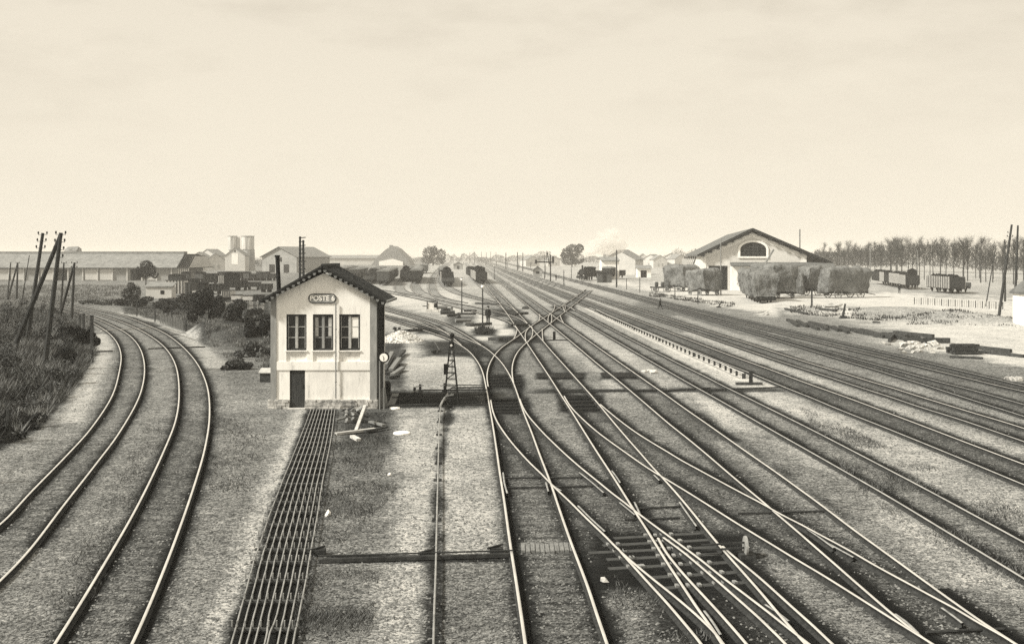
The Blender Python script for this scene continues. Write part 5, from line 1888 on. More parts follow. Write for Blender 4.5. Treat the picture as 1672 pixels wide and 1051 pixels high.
string(692, 447, 702, 434, ['vanmid', 'open', 'open', 'vanmid'], '%s far wagon in the hazy string right of the round roofed dark van', group='hazy string of the yard')
# wagons in the goods yard on the right
string(1490, 473, 1419, 460.5, ['cabin', 'tall', 'tall', 'open', 'tall', 'tall', 'tall'], '%s wagon from the right in the posted string before the bare trees', group='posted wagons before the trees', gap=.9)
string(1563, 480.0, 1513, 474.8, ['tall', 'tall'], '%s wagon from the right of the two sheeted wagons beyond the white pickets', group='two wagons beyond the white pickets', gap=.8)
c = P(1573, 478.5)
r = put('low', (c.x, c.y, 0), R(-8), 'short low truck at the right end of the two sheeted wagons')
# junk yard in the left middle distance: crates, trucks and stacks
def junk(x0, y0, x1, y1, ybase, m, label, posts=0, pm='wagon_dark', dep=2.4, roof=False, name='crate', cat='crate'):
    Y = D(ybase)
    u_ = Y / F
    c_ = at((x0 + x1) / 2, ybase, Y)
    w_, z0_, z1_ = (x1 - x0) * u_, max(0, (ybase - y1) * u_), (ybase - y0) * u_
    t_ = thing(name, label, cat, (c_.x, Y, 0), R(random.uniform(-7, 7)))
    MB().box(-w_ / 2, w_ / 2, 0, dep, z0_ + .1, z1_).build('body', M[m], t_)
    for s_ in (-1, 1):
        MB().box(s_ * w_ * .32 - .15, s_ * w_ * .32 + .15, .2, dep - .2, -.05, z0_ + .1).build('foot', M['black'], t_)
    for k_ in range(posts):
        x_ = -w_ / 2 + w_ * (k_ + .5) / posts
        MB().box(x_ - .07, x_ + .07, -.1, 0, z0_, z1_ + .05).build('post', M[pm], t_)
    if roof:
        q_ = MB()
        n_ = 9
        q_.prism([((w_ / 2 + .1) * math.sin(a_), z1_ + .4 * math.cos(a_)) for a_ in np.linspace(-PI / 2, PI / 2, n_)], 'y', -.1, dep + .1)
        q_.build('roof', M['black'], t_)
    else:
        MB().box(-w_ / 2 - .05, w_ / 2 + .05, -.05, dep + .05, z1_, z1_ + .08).build('rim', M['wagon_dark'], t_)
    return t_


random.seed(77)
junk(386, 458, 402, 470, 474, 'wagon_dark', 'dark open truck at the left edge of the pale sloping field', 3, 'iron', name='truck', cat='truck')
junk(322, 463, 334, 478, 481, 'black', 'black upright tank like box between the dark wagons and the biggest dark bush', 0, roof=True)
junk(296, 446, 306, 460, 468, 'wagon_mid', 'narrow grey hut behind the dark low van', 0, roof=True, name='hut', cat='hut')
junk(402, 461, 424, 469, 473, 'wagon_mid', 'long grey truck standing on the pale sloping field', 5, 'wagon_dark', name='truck', cat='truck')
junk(424, 464, 440, 473, 477, 'wagon_dark', 'dark truck on the pale sloping field nearest the stove pipe', 3, 'iron', name='truck', cat='truck')
junk(270, 458, 301, 480, 483, 'wagon_light', 'tall pale board crate with dark upright posts beside the small white shed', 6, 'wagon_dark')
junk(302, 462, 314, 481, 484, 'wagon_mid', 'narrow grey crate right of the pale board crate with dark posts', 2)
junk(314, 474, 329, 482, 485, 'wagon_light', 'low white truck right of the narrow grey crate', 0, dep=1.6, name='truck', cat='truck')
junk(361, 474.5, 376.5, 486, 489.5, 'wagon_light', 'short white crate truck just right of the biggest dark bush', 4, 'wagon_mid', name='truck', cat='truck')
junk(377.5, 482, 393, 490.5, 494, 'wagon_light', 'left of two low white trucks above the plank fence', 0, dep=1.6, name='truck', cat='truck')
junk(396, 483, 412.5, 491, 494.5, 'wagon_light', 'right of two low white trucks above the plank fence', 0, dep=1.6, name='truck', cat='truck')
junk(414, 482, 430, 492, 495, 'wagon_dark', 'dark truck at the right end of the row above the plank fence', 2, dep=1.6, name='truck', cat='truck')
junk(274, 450, 297, 458, 470, 'wagon_dark', 'dark low van behind the top of the pale board crate', 0, roof=True, name='van', cat='van')
junk(304, 455, 322, 470, 474, 'wagon_dark', 'dark box wagon behind the narrow grey crate', 3, 'iron', name='box_wagon', cat='wagon')
junk(318, 446, 331, 456, 466, 'wagon_mid', 'grey square van standing alone above the dark box wagons', 0, roof=True, name='van', cat='van')
junk(332, 447, 354, 462, 470, 'wagon_dark', 'dark stack of wagons directly above the biggest dark bush', 4, 'iron', name='box_wagon', cat='wagon')
junk(356, 450, 366, 468, 474, 'wagon_mid', 'narrow pale fronted crate right of the dark stack', 3, 'wagon_light')
junk(367, 447, 389, 470, 475, 'black', 'tall black box wagon left of the pale sloping field', 0, roof=True, name='box_wagon', cat='wagon')
junk(335, 464, 360, 476, 480, 'wagon_dark', 'low dark wagon close behind the biggest dark bush', 5, 'iron', name='box_wagon', cat='wagon')
for i_ in range(9):
    x_ = 355 + i_ * 10.5
    junk(x_, 444 + (i_ % 3) * 1.6, x_ + 9.3, 455, 458.5, ['wagon_dark', 'wagon_dark', 'wagon_mid'][(i_ * 2) % 3], '%s wagon from the left in the distant dark row before the grey workshop' % ORD[i_], i_ % 2 * 3, 'iron', roof=(i_ % 3 == 1), name='goods_wagon', cat='goods wagon')['group'] = 'distant dark row of wagons'
c = P(259, 487)
t = thing('shed', 'small low white shed left of the pale board crate', 'shed', (c.x, c.y, 0))
MB().box(-2.1, 2.1, 0, 2.5, 0, 1.8).build('wall', M['far_wall'], t)
q = MB(); q.prism([(-.2, 1.85), (2.7, 2.5), (2.7, 2.6), (-.2, 1.97)], 'x', -2.3, 2.3); q.build('roof', M['slate'], t)
MB().box(.3, .9, -.05, .05, .7, 1.3).build('window', M['dim'], t)
# plank fence
pf = thing('plank_fence', 'uneven pale plank fence below the low pale trucks', 'fence')
A, B = P(361, 515), P(432, 512)
random.seed(2)
n = 34
for k in range(n):
    p = A + (B - A) * (k / n)
    hgt = 1.25 + random.uniform(-.1, .15)
    MB().box(p.x, p.x + (B.x - A.x) / n - .03, p.y - .02, p.y + .02, 0.25, .25 + hgt).build('plank', M['wood_pale'] if random.random() < .75 else M['pole_pale'], pf)
MB().bar(A + Vector((0, .06, .6)), B + Vector((0, .06, .6)), .06, .1).build('rail', M['wood'], pf)
MB().bar(A + Vector((0, .06, 1.2)), B + Vector((0, .06, 1.2)), .06, .1).build('rail', M['wood'], pf)

# --------------------------------------------------------------- locomotive
c = P(950, 458.5)
lo = thing('steam_locomotive', 'black steam locomotive blowing white steam, front towards us', 'locomotive', (c.x, c.y, 0), R(-22))
MB().tube([(0, .2, 2.35), (0, 6.2, 2.35)], .85, 20).build('boiler', M['black'], lo)
q = MB().tube([(0, -.05, 2.35), (0, 1.0, 2.35)], .95, 20).build('smokebox', M['black'], lo)
MB().tube([(0, -.12, 2.35), (0, -.05, 2.35)], .6, 18).build('smokebox_door', M['iron'], q)
MB().tube([(0, .55, 3.2), (0, .55, 4.15), (0, .55, 4.3)], [.26, .22, .32], 14).build('chimney', M['black'], lo)
MB().tube([(0, 2.9, 3.1), (0, 2.9, 3.75), (0, 2.9, 3.95)], [.42, .4, .15], 14).build('dome', M['black'], lo)
MB().box(-1.3, 1.3, -.6, 9.2, 1.05, 1.3).build('running_plate', M['black'], lo)
MB().box(-1.35, 1.35, -.8, -.6, .75, 1.35).build('buffer_beam', M['iron'], lo)
for s in (-1, 1):
    MB().tube([(s * .88, -.8, 1.05), (s * .88, -1.25, 1.05), (s * .88, -1.3, 1.05)], [.1, .1, .24], 10).build('buffer', M['iron'], lo)
    MB().box(s * 1.15 - .2, s * 1.15 + .2, .2, 4.5, 1.3, 2.4).build('side_tank', M['black'], lo)
    MB().tube([(s * .7, -.66, 1.55), (s * .7, -.5, 1.55)], .14, 10).build('headlamp', M['porcelain'], lo)
    for y in (.6, 2.4, 4.2, 6.4):
        MB().tube([(s * .7, y, .68), (s * .84, y, .68)], .55 if y > 1 else .42, 16).build('wheel', M['iron'], lo)
    MB().bar((s * .92, 2.2, .75), (s * .92, 4.4, .75), .06, .12).build('coupling_rod', M['chair'], lo)
MB().box(-1.3, 1.3, 6.2, 8.4, 1.3, 3.4).build('cab', M['black'], lo)
q = MB(); q.prism([(-1.5, 3.4), (1.5, 3.4), (1.1, 3.75), (0, 3.9), (-1.1, 3.75)], 'y', 6.0, 8.8); q.build('cab_roof', M['black'], lo)
MB().box(-1.2, 1.2, 8.6, 13.5, 1.1, 2.7).build('tender', M['black'], lo)
dl = Vector((math.sin(R(22)), math.cos(R(22)), 0))
for i in range(3):
    place(WG[['open', 'van', 'open'][i]], c + dl * (14.6 + i * 8.2), R(-22), '%s wagon behind the steam locomotive' % ORD[i], 'wagons behind the locomotive')
# steam plume
sm = MB()
random.seed(4)
base = at(944, 424, c.y)
for k in range(60):
    t_ = k / 59
    x = .6 + 9.5 * t_ + random.uniform(-1, 1) * (.3 + 2.2 * t_)
    z = .4 + 5.0 * t_ ** .7 + random.uniform(-1, 1) * (.3 + 1.9 * t_)
    sm.lump((x, 2 + random.uniform(-1.5, 1.5), z), .5 + 2.0 * t_ * random.uniform(.5, 1), k, 2, .6)
steam_m = bpy.data.materials.new('steam')
steam_m.use_nodes = True
sn = steam_m.node_tree
sn.nodes.remove(sn.nodes['Principled BSDF'])
sv = sn.nodes.new('ShaderNodeVolumePrincipled')
sv.inputs['Color'].default_value = (1, .97, .92, 1)
sv.inputs['Density'].default_value = .3
sn.links.new(sv.outputs[0], sn.nodes['Material Output'].inputs['Volume'])
so_ = sm.build('steam_cloud', steam_m, smooth=True)
so_.location = base
tag(so_, 'white steam plume drifting right from the locomotive chimney', 'steam', kind='stuff')

# --------------------------------------------------------------- hay wagons
def hay_mesh(l, w, h, seed, taper=.17, round_=.35):
    """rounded stack of hay, near end at y=0, base at z=0"""
    bm = bmesh.new()
    bmesh.ops.create_cube(bm, size=2)
    bmesh.ops.subdivide_edges(bm, edges=bm.edges[:], cuts=22, use_grid_fill=True)
    sv_ = Vector((seed * 7.1, seed * 3.3, seed))
    V, Fc = [], []
    for v in bm.verts:
        x, y, z = v.co
        # superellipse rounding
        rx = (abs(x) ** 5 + abs(z) ** 5) ** .2 if z > 0 else 1
        rx = max(rx, 1)
        x, z = x / rx, z / rx
        ry = max(1, (abs(y) ** 8 + abs(z) ** 8) ** .125) if z > 0 else 1
        y, z = y / ry, z / ry
        kx = 1 + taper * (z - .2)
        p = Vector((x * w / 2 * kx, (y + 1) * l / 2, (z + 1) * h / 2))
        n = v.normal
        d = mnoise.noise(p * .42 + sv_) * .62 + mnoise.noise(p * 1.3 + sv_) * .2 + mnoise.noise(p * 5 + sv_) * .08
        p += Vector((n.x * d, n.y * d, n.z * d))
        V.append(tuple(p))
    for f in bm.faces:
        Fc.append(tuple(v.index for v in f.verts))
    nrm = [tuple(v.normal) for v in bm.verts]
    bm.free()
    return V, Fc, nrm


def hay_load(name, label, loc, rz, l, w, h, seed, zb=1.1, group=None, straws=1100):
    V, Fc, nrm = hay_mesh(l, w, h, seed)
    m = MB()
    m.v = V
    for f in Fc:
        m.face(f, 0)
    o = m.build(name, M['hay'])
    r = np.random.default_rng(seed)
    Va = np.array(V); Na = np.array(nrm)
    ok = np.where(Va[:, 2] > .2)[0]
    i = r.choice(ok, straws)
    p = Va[i] + r.normal(0, .06, (straws, 3))
    d = Na[i] * .12 + r.normal(0, .35, (straws, 3)) + np.array([0, 0, -.9])
    d /= np.linalg.norm(d, axis=1)[:, None]
    s = np.cross(d, r.normal(0, 1, (straws, 3))); s /= np.linalg.norm(s, axis=1)[:, None] + 1e-6
    Ls = r.uniform(.2, .6, (straws, 1)); ws = r.uniform(.015, .05, (straws, 1))
    W = np.stack([p - s * ws, p + s * ws, p + d * Ls], 1).reshape(-1, 3)
    st_ = np_obj('loose_straw', W, np.arange(straws * 3).reshape(-1, 3), M['hay_straw'], o)
    st_['kind'] = 'stuff'
    o.location = (loc[0], loc[1], zb)
    o.rotation_euler = (0, 0, rz)
    tag(o, label, 'hay load', group)
    return o


def hay_truck(label, loc, rz, l, w, cart=False, group=None, wr=.48):
    t = thing('hay_cart' if cart else 'flat_wagon', label, 'cart' if cart else 'wagon', loc, rz, group)
    z = 1.05
    MB().box(-w / 2 + .25, w / 2 - .25, .1, l - .1, z - .28, z).build('bed', M['wagon_dark'], t)
    if cart:
        for y in (l * .22, l * .78):
            for s in (-1, 1):
                q = MB()
                x = s * (w / 2 - .05)
                n = 16
                for k in range(n):
                    a0, a1 = 2 * PI * k / n, 2 * PI * (k + 1) / n
                    q.bar((x, y + wr * math.cos(a0), wr + wr * math.sin(a0)), (x, y + wr * math.cos(a1), wr + wr * math.sin(a1)), .12, .1)
                wo = q.build('wheel', M['pole_pale'], t)
                q = MB()
                for k in range(10):
                    a0 = 2 * PI * k / 10
                    q.bar((x, y, wr), (x, y + wr * math.cos(a0), wr + wr * math.sin(a0)), .05, .06)
                q.build('spoke', M['pole_pale'], wo)
                MB().tube([(x - .12, y, wr), (x + .12, y, wr)], .13, 10).build('hub', M['iron'], wo)
        MB().bar((0, 0, .8), (0, -2.2, .45), .12, .12).build('shaft', M['wood_dark'], t)
    else:
        for y in (l * .22, l * .78):
            for s in (-1, 1):
                MB().tube([(s * .68, y, .48), (s * .82, y, .48)], .48, 14).build('wheel', M['iron'], t)
        for s in (-1, 1):
            MB().tube([(s * .88, .1, .95), (s * .88, -.4, .95), (s * .88, -.45, .95)], [.09, .09, .22], 10).build('buffer', M['iron'], t)
        MB().box(-w / 2 + .3, w / 2 - .3, -.02, .1, .6, 1.1).build('headstock', M['black'], t)
    return t


# three wagons in a row on the siding
a, rz, Lh = orient(1252, 497, 1187, 469.5)
d = (P(1187, 469.5) - a).normalized()
for i in range(3):
    p = a + d * (i * 9.6)
    hay_truck('%s flat wagon under the row of three hay loads, counting from us' % ORD[i], (p.x, p.y, 0), rz, 8.6, 3.2, group='flat wagons under hay')
    hay_load('hay_load', '%s hay load in the row of three on the siding, counting from us' % ORD[i], p, rz, 8.4, 3.5 + .1 * i, 3.6 + .12 * (i % 2), 10 + i, group='hay loads on the siding')
# single loads
def yardhay(px0, py0, px1, py1, l, w, h, seed, lab, cart=True, wr=.5, zb=1.1):
    a, rz = P(px0, py0), px1
    hay_truck('hay cart carrying the ' + lab, (a.x, a.y, 0), rz, l, w, cart, wr=wr)
    hay_load('hay_load', lab[0].lower() + lab[1:], a, rz, l, w, h, seed, zb)


yardhay(1163, 482.5, R(24), None, 5.5, 3.7, 3.5, 31, 'smallest square hay load standing alone left of the row of three')
yardhay(1129, 476, R(26), None, 7.0, 3.9, 3.9, 32, 'pale hay load farthest left, behind the smallest one')
yardhay(1284, 487.5, R(20), None, 7.5, 4.6, 4.5, 33, 'dark hay load standing directly behind the row of three')
c = P(1411, 485.5)
rz5 = R(109)
hay_truck('long hay cart with pale spoked wheels at the right', (c.x, c.y, 0), rz5, 7.8, 3.0, True, wr=.75)
hay_load('hay_load', 'longest dark sided hay load on the spoked cart at the right', c, rz5, 7.9, 3.2, 4.0, 34, 1.0)
c = P(1372, 481.5)
hay_truck('hay cart half hidden behind the longest hay load', (c.x, c.y, 0), R(110), 7.5, 3.4, True, wr=.6)
hay_load('hay_load', 'pale hay load behind the left end of the longest one', c, R(110), 7.6, 3.4, 4.0, 35, 1.1)
c = P(1318, 484)
hay_load('hay_load', 'low pale hay heap between the dark load and the longest load', (c.x, c.y + 3, 0), R(70), 3.4, 2.6, 3.5, 36, .5)
c = P(1336, 487)
# flat cart at the far left of the hay yard
c = P(1097, 477)
t = hay_truck('low empty cart with barrels left of the hay loads', (c.x, c.y, 0), R(70), 4.2, 2.0, True, wr=.5)
for k in range(3):
    o = MB().tube([(0, 0, 0), (0, 0, .45), (0, 0, .9)], [.3, .38, .3], 12).build('barrel', M['wagon_mid'])
    o.location = (c.x - .6 - k * 1.1, c.y + .3 + .3 * k, 1.05)
    tag(o, '%s barrel from the right on the low empty cart' % ORD[k], 'barrel', 'barrels on the low cart')
# ------------------------------------------------------------------- trees
def twig_mesh(h, seed, spread=.22, n_limb=12, n_twig=520, trunk_r=.16, zlo=.28, upright=1.4):
    """bare tree: tapered trunk with limbs (MB) and a crown of thin twigs (arrays)"""
    r = np.random.default_rng(seed)
    tr = MB()
    tr.tube([(0, 0, -.3), (.05, 0, h * .3), (.0, .1, h * .62), (.08, .05, h * .9)], [trunk_r, trunk_r * .75, trunk_r * .45, .03], 7)
    tips = []
    for k in range(n_limb):
        z0 = h * (zlo + (.85 - zlo) * k / n_limb)
        a = r.uniform(0, 6.28)
        L_ = h * spread * (1.1 - .55 * k / n_limb) * r.uniform(.8, 1.2)
        d = Vector((math.cos(a), math.sin(a), upright * r.uniform(.6, 1.2))).normalized()
        p0 = Vector((0, 0, z0)); p1 = p0 + d * L_ * .55; p2 = p1 + (d + Vector((0, 0, .35))).normalized() * L_ * .6
        tr.tube([p0, p1, p2], [trunk_r * .38, trunk_r * .25, .02], 5, caps=False)
        tips += [(p0 + (p2 - p0) * u) for u in (.35, .6, .8, 1.0)]
    tips += [Vector((0, 0, h * u)) for u in (.6, .7, .8, .88)]
    tp = np.array([tuple(t) for t in tips])
    i = r.integers(0, len(tp), n_twig)
    p = tp[i] + r.normal(0, .12, (n_twig, 3))
    d = r.normal(0, 1, (n_twig, 3)) + np.array([0, 0, .9]) + np.stack([tp[i, 0], tp[i, 1], np.zeros(n_twig)], 1) * .5
    d /= np.linalg.norm(d, axis=1)[:, None]
    L2 = r.uniform(.05, .14, (n_twig, 1)) * h
    s = np.cross(d, r.normal(0, 1, (n_twig, 3))); s /= np.linalg.norm(s, axis=1)[:, None] + 1e-6
    w = r.uniform(.012, .03, (n_twig, 1))
    W = np.stack([p - s * w, p + s * w, p + d * L2], 1)
    # second generation
    n2 = n_twig * 2
    j = r.integers(0, n_twig, n2)
    u = r.uniform(.3, 1, (n2, 1))
    q = p[j] + d[j] * L2[j] * u
    d2 = d[j] + r.normal(0, .7, (n2, 3)); d2 /= np.linalg.norm(d2, axis=1)[:, None]
    s2 = np.cross(d2, r.normal(0, 1, (n2, 3))); s2 /= np.linalg.norm(s2, axis=1)[:, None] + 1e-6
    L3 = r.uniform(.03, .07, (n2, 1)) * h
    W2 = np.stack([q - s2 * .012, q + s2 * .012, q + d2 * L3], 1)
    return tr, np.concatenate([W, W2]).reshape(-1, 3)


def leaf_mesh(n, lobes, seed, size=(.15, .4)):
    """leaf cards through ellipsoid lobes [(cx,cy,cz,rx,ry,rz)]"""
    r = np.random.default_rng(seed)
    vol = np.array([l[3] * l[4] * l[5] for l in lobes]) ** .7
    k = r.choice(len(lobes), n, p=vol / vol.sum())
    lb = np.array(lobes)[k]
    g = r.normal(0, 1, (n, 3)); g /= np.linalg.norm(g, axis=1)[:, None]
    rad = r.uniform(.45, 1.05, (n, 1)) ** .6
    p = lb[:, :3] + g * rad * lb[:, 3:]
    p = p[p[:, 2] > .02]
    n = len(p)
    a = r.normal(0, 1, (n, 3)); a /= np.linalg.norm(a, axis=1)[:, None]
    b = np.cross(a, r.normal(0, 1, (n, 3))); b /= np.linalg.norm(b, axis=1)[:, None] + 1e-6
    s = r.uniform(size[0], size[1], (n, 1)) * .5
    W = np.stack([p - a * s, p - b * s * .6, p + a * s, p + b * s * .6], 1).reshape(-1, 3)
    return W


def bare_tree(label, loc, h, seed, rz=0, group=None, **kw):
    t = thing('bare_tree', label, 'tree', loc, rz, group)
    tr, W = twig_mesh(h, seed, **kw)
    tr.build('trunk', M['bark'], t)
    np_obj('crown', W, np.arange(len(W)).reshape(-1, 3), M['twig'], t)
    return t


protos = []
random.seed(31)
# row of bare trees beyond the goods yard
xs_row = [1358, 1371, 1383, 1396, 1408, 1420, 1431, 1441, 1452, 1463, 1474, 1486, 1499, 1512, 1524, 1536, 1548, 1559, 1571, 1584, 1597, 1611, 1625, 1640, 1655, 1671]
for i, x in enumerate(xs_row):
    x += random.uniform(-4.5, 4.5)
    u_ = (x - 1358) / (1671 - 1358)
    py = 447 + 18 * u_ + random.uniform(-1.2, 1.2)
    Y = D(py)
    X = (x - CX) * Y / F
    top = np.interp(x, [1358, 1400, 1440, 1470, 1500, 1545, 1580, 1600, 1640, 1671], [406, 402, 394, 390, 401, 386, 398, 392, 396, 392]) + random.uniform(-7, 8)
    hgt = (py - top) * Y / F * 1.1
    lab = '%s bare tree from the left in the row beyond the goods yard wagons' % ORD[i]
    if i < 5:
        t = bare_tree(lab, (X, Y, 0), 13.0, 60 + i, group='bare trees beyond the goods yard', spread=.16 + .03 * i, n_limb=11 + i, n_twig=520 + 60 * i, trunk_r=.17, zlo=.3 + .04 * (i % 3), upright=1.5 + .25 * (i % 3))
        protos.append(t)
    else:
        t = place(protos[i % 5], (X, Y, 0), random.uniform(0, 6.28), lab, 'bare trees beyond the goods yard')
    t.scale = (hgt / 13 * random.uniform(.9, 1.1),) * 2 + (hgt / 13,)

# a second, looser rank of trees behind
for i in range(20):
    x = 1350 + i * 17 + random.uniform(-6, 6)
    u_ = (x - 1358) / (1671 - 1358)
    py = 443.5 + 14 * u_
    Y = D(py)
    X = (x - CX) * Y / F
    t = place(protos[(i * 3) % 5], (X, Y, 0), random.uniform(0, 6.28), '%s bare tree from the left in the rear rank behind the goods yard trees' % ORD[i], 'rear rank of bare trees')
    s_ = random.uniform(.8, 1.1)
    t.scale = (s_, s_, s_)

# the misty wood behind them and along the horizon (one mass)
def wood(name, label, spans, n, m, seed, trunks=True):
    r = np.random.default_rng(seed)
    P3 = []
    for (x0, x1, Y0, Y1, zt0, zt1, k) in spans:
        u = r.uniform(0, 1, k)
        Y = Y0 + (Y1 - Y0) * u + r.uniform(-12, 12, k)
        X = ((x0 + (x1 - x0) * u) - CX) * Y / F
        zt = zt0 + (zt1 - zt0) * u
        cl = .5 + .65 * vnoise(X / 5 + 50, Y * 0 + seed, seed)
        z = zt * cl * r.uniform(.12, 1, k) ** .7
        P3.append(np.stack([X, Y, z], 1))
    p = np.concatenate(P3)
    n = len(p)
    a = r.normal(0, 1, (n, 3)) + np.array([0, 0, 1.2]); a /= np.linalg.norm(a, axis=1)[:, None]
    b = np.cross(a, r.normal(0, 1, (n, 3))); b /= np.linalg.norm(b, axis=1)[:, None] + 1e-6
    s = r.uniform(.4, 1.3, (n, 1))
    W = np.stack([p - a * s, p - b * s * .12, p + a * s, p + b * s * .12], 1).reshape(-1, 3)
    o = np_obj(name, W, np.arange(len(W)).reshape(-1, 4), m)
    tag(o, label, 'wood', kind='stuff')


wood('bare_wood', 'misty bare wood standing behind the row of trees at the right', [(1330, 1800, 560, 390, 10.5, 10.5, 12000), (1330, 1480, 620, 520, 11, 10.5, 4500)], 0, M['twig'], 3)
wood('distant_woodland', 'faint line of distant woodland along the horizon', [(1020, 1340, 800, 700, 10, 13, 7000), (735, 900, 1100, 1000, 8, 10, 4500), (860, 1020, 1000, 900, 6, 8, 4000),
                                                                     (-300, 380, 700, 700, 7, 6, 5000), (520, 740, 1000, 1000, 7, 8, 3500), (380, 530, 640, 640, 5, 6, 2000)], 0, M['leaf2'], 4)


def leafy_tree(name, label, loc, lobes, n, seed, m='leaf', trunk=(0, 0, 2.0, .16), size=(.3, .7), cat='tree', group=None):
    t = thing(name, label, cat, loc, 0, group)
    tr = MB()
    th = trunk[2]
    tr.tube([(0, 0, -.2), (.05, 0, th * .5), (0, .05, th)], [trunk[3], trunk[3] * .8, trunk[3] * .55], 7)
    for k, l in enumerate(lobes):
        tr.tube([(0, .05, th * .7), (l[0] * .6, l[1] * .6, th * .6 + l[2] * .4), (l[0], l[1], l[2])], [trunk[3] * .5, trunk[3] * .35, .03], 5, caps=False)
    tr.build('trunk', M['bark'], t)
    W = leaf_mesh(n, lobes, seed, size)
    np_obj('crown', W, np.arange(len(W)).reshape(-1, 4), M[m], t)
    return t


# far trees standing out of the mist
Y = 780.0; u = Y / F
leafy_tree('broad_tree', 'large hazy two lobed tree on the horizon left of the main line', ((707 - CX) * u, Y, 0),
           [(-2.5, 0, 8.5, 4.6, 4, 4.6), (.5, 0, 10, 3, 3, 3.6), (5.6, 0, 7.2, 3.4, 3, 4.2), (-4, 0, 4, 4, 3, 3), (3, 0, 3.5, 6, 3, 3)], 2600, 5, 'leaf', (0, 0, 5, .4), (.6, 1.3))
Y = 700.0; u = Y / F
leafy_tree('broad_tree', 'hazy slanting topped tree on the horizon left of the steam plume', ((934 - CX) * u, Y, 0),
           [(-3, 0, 8.6, 3.6, 3, 2.9), (.5, 0, 10.2, 4.2, 3, 3.6), (4.3, 0, 11, 3, 3, 2.9), (-5, 0, 7, 2.2, 2, 1.6), (-2, 0, 4, 4.5, 3, 3), (3, 0, 5, 4.5, 3, 3.5)], 3400, 6, 'leaf', (0, 0, 6, .4), (.6, 1.2))
# smaller trees in the left middle distance
c = P(238, 468)
leafy_tree('scrub_tree', 'rounded dark scrub tree in front of the long engine shed', (c.x, c.y, 0), [(-1.2, 0, 3.4, 1.4, 1.2, 1.2), (1.0, 0, 3.8, 1.5, 1.2, 1.3), (0, .3, 4.9, 1.4, 1.2, 1.0), (-1.8, 0, 2.3, .8, .8, .7), (2, 0, 2.6, .9, .8, .8), (0, 0, 3.2, 1.6, 1, 1.3)], 4200, 71, 'leaf', (0, 0, 2.2, .15), (.12, .4))
c = P(214, 497)
leafy_tree('scrub_tree', 'small ragged scrub tree left of the white shed, near the curve', (c.x, c.y, 0), [(-.6, 0, 1.5, .8, .7, .8), (.6, 0, 1.8, .8, .7, .9), (0, 0, 2.6, .6, .6, .6), (.2, 0, .8, 1.1, .8, .6)], 2600, 72, 'leaf', (0, 0, 1.5, .08), (.08, .26))
c = P(300, 452)
leafy_tree('scrub_tree', 'grey round scrub tree behind the junk yard wagons', (c.x, c.y, 0), [(-1.5, 0, 2.6, 1.6, 1.2, 1.4), (1.4, 0, 2.8, 1.7, 1.2, 1.6), (0, .3, 3.8, 1.4, 1.2, 1.2)], 3000, 73, 'leaf2', (0, 0, 2.0, .15), (.14, .45))

# dark bushes between the curve and the plank fence
def bush(px, py, w, h, label, seed, n=2600, m='leaf', dpt=None, size=(.12, .32)):
    c = P(px, py)
    wm_ = w * c.y / F; hm_ = h * c.y / F
    r = random.Random(seed)
    lobes = []
    for k in range(15):
        xq = r.uniform(-.46, .46)
        lobes.append((xq * wm_, r.uniform(-.3, .3) * (dpt or wm_), hm_ * r.uniform(.12, .9 - .9 * abs(xq)), wm_ * r.uniform(.07, .19), wm_ * .16, hm_ * r.uniform(.1, .24)))
    z = gz(c.x, c.y)
    return leafy_tree('bush', label, (c.x, c.y, z - .1), lobes, n, seed, m, (0, 0, hm_ * .5, .07), size, 'bush', 'dark bushes along the curve')


bush(340, 528, 62, 74, 'biggest and darkest bush, rising left of the plank fence', 81, 6500, 'leaf')
bush(300, 512, 70, 36, 'broad thorn bush directly below the pale board crate', 82, 4200, 'leaf')
bush(255, 503, 66, 24, 'low dark bush below the small white shed', 83, 2600, 'leaf')
bush(212, 499, 44, 20, 'lowest bush nearest the far end of the curve', 84, 1600, 'leaf')
bush(390, 548, 56, 40, 'grey green bush below the plank fence, left of the signal box', 85, 4200, 'leaf2')
bush(428, 556, 50, 46, 'dark bush touching the left wall of the signal box', 86, 4200, 'leaf')
bush(375, 532, 40, 24, 'small bush between the biggest bush and the plank fence', 87, 2000, 'leaf')
bush(398, 522, 84, 22, 'long dark thicket along the foot of the plank fence', 95, 3400, 'leaf')
bush(322, 497, 90, 22, 'dark thicket along the trucks above the broad thorn bush', 96, 3200, 'leaf')
bush(412, 582, 52, 26, 'low straggling bush just left of the signal box locker', 88, 2600, 'leaf2')
bush(390, 603, 46, 20, 'lowest weedy bush on the slope beside the curve', 89, 2000, 'leaf2')
bush(150, 497, 40, 10, 'thin scrub at the vanishing end of the left curve', 90, 900, 'leaf2')
bush(182, 498, 40, 12, 'thin scrub beside the scrubby bare tree', 91, 900, 'leaf2')
bush(139, 574, 40, 40, 'dense dark bramble bush at the inside of the curve beside the short post', 92, 4200, 'leaf')
bush(118, 562, 40, 36, 'dark bramble behind the near one at the inside of the curve', 93, 3600, 'leaf')


bk_n = 0
for (px, py, w, h, sd_) in ((8, 640, 90, 70, 1), (62, 648, 80, 46, 2), (28, 700, 70, 40, 3), (100, 628, 60, 40, 4), (40, 590, 80, 60, 5), (88, 582, 66, 44, 6), (10, 566, 70, 52, 7), (60, 552, 70, 40, 8), (112, 602, 50, 34, 9), (100, 545, 50, 30, 10), (25, 530, 60, 34, 11), (70, 520, 50, 26, 12), (-20, 600, 80, 70, 13), (52, 672, 60, 34, 14), (-10, 720, 80, 60, 15)):
    bush(px, py, w, h, '%s tangled dark bramble clump among the leaning poles of the left bank' % ORD[bk_n], 200 + sd_, 1500, 'leaf' if sd_ % 3 == 0 else 'leaf2', None, (.05, .18))
    bk_n += 1

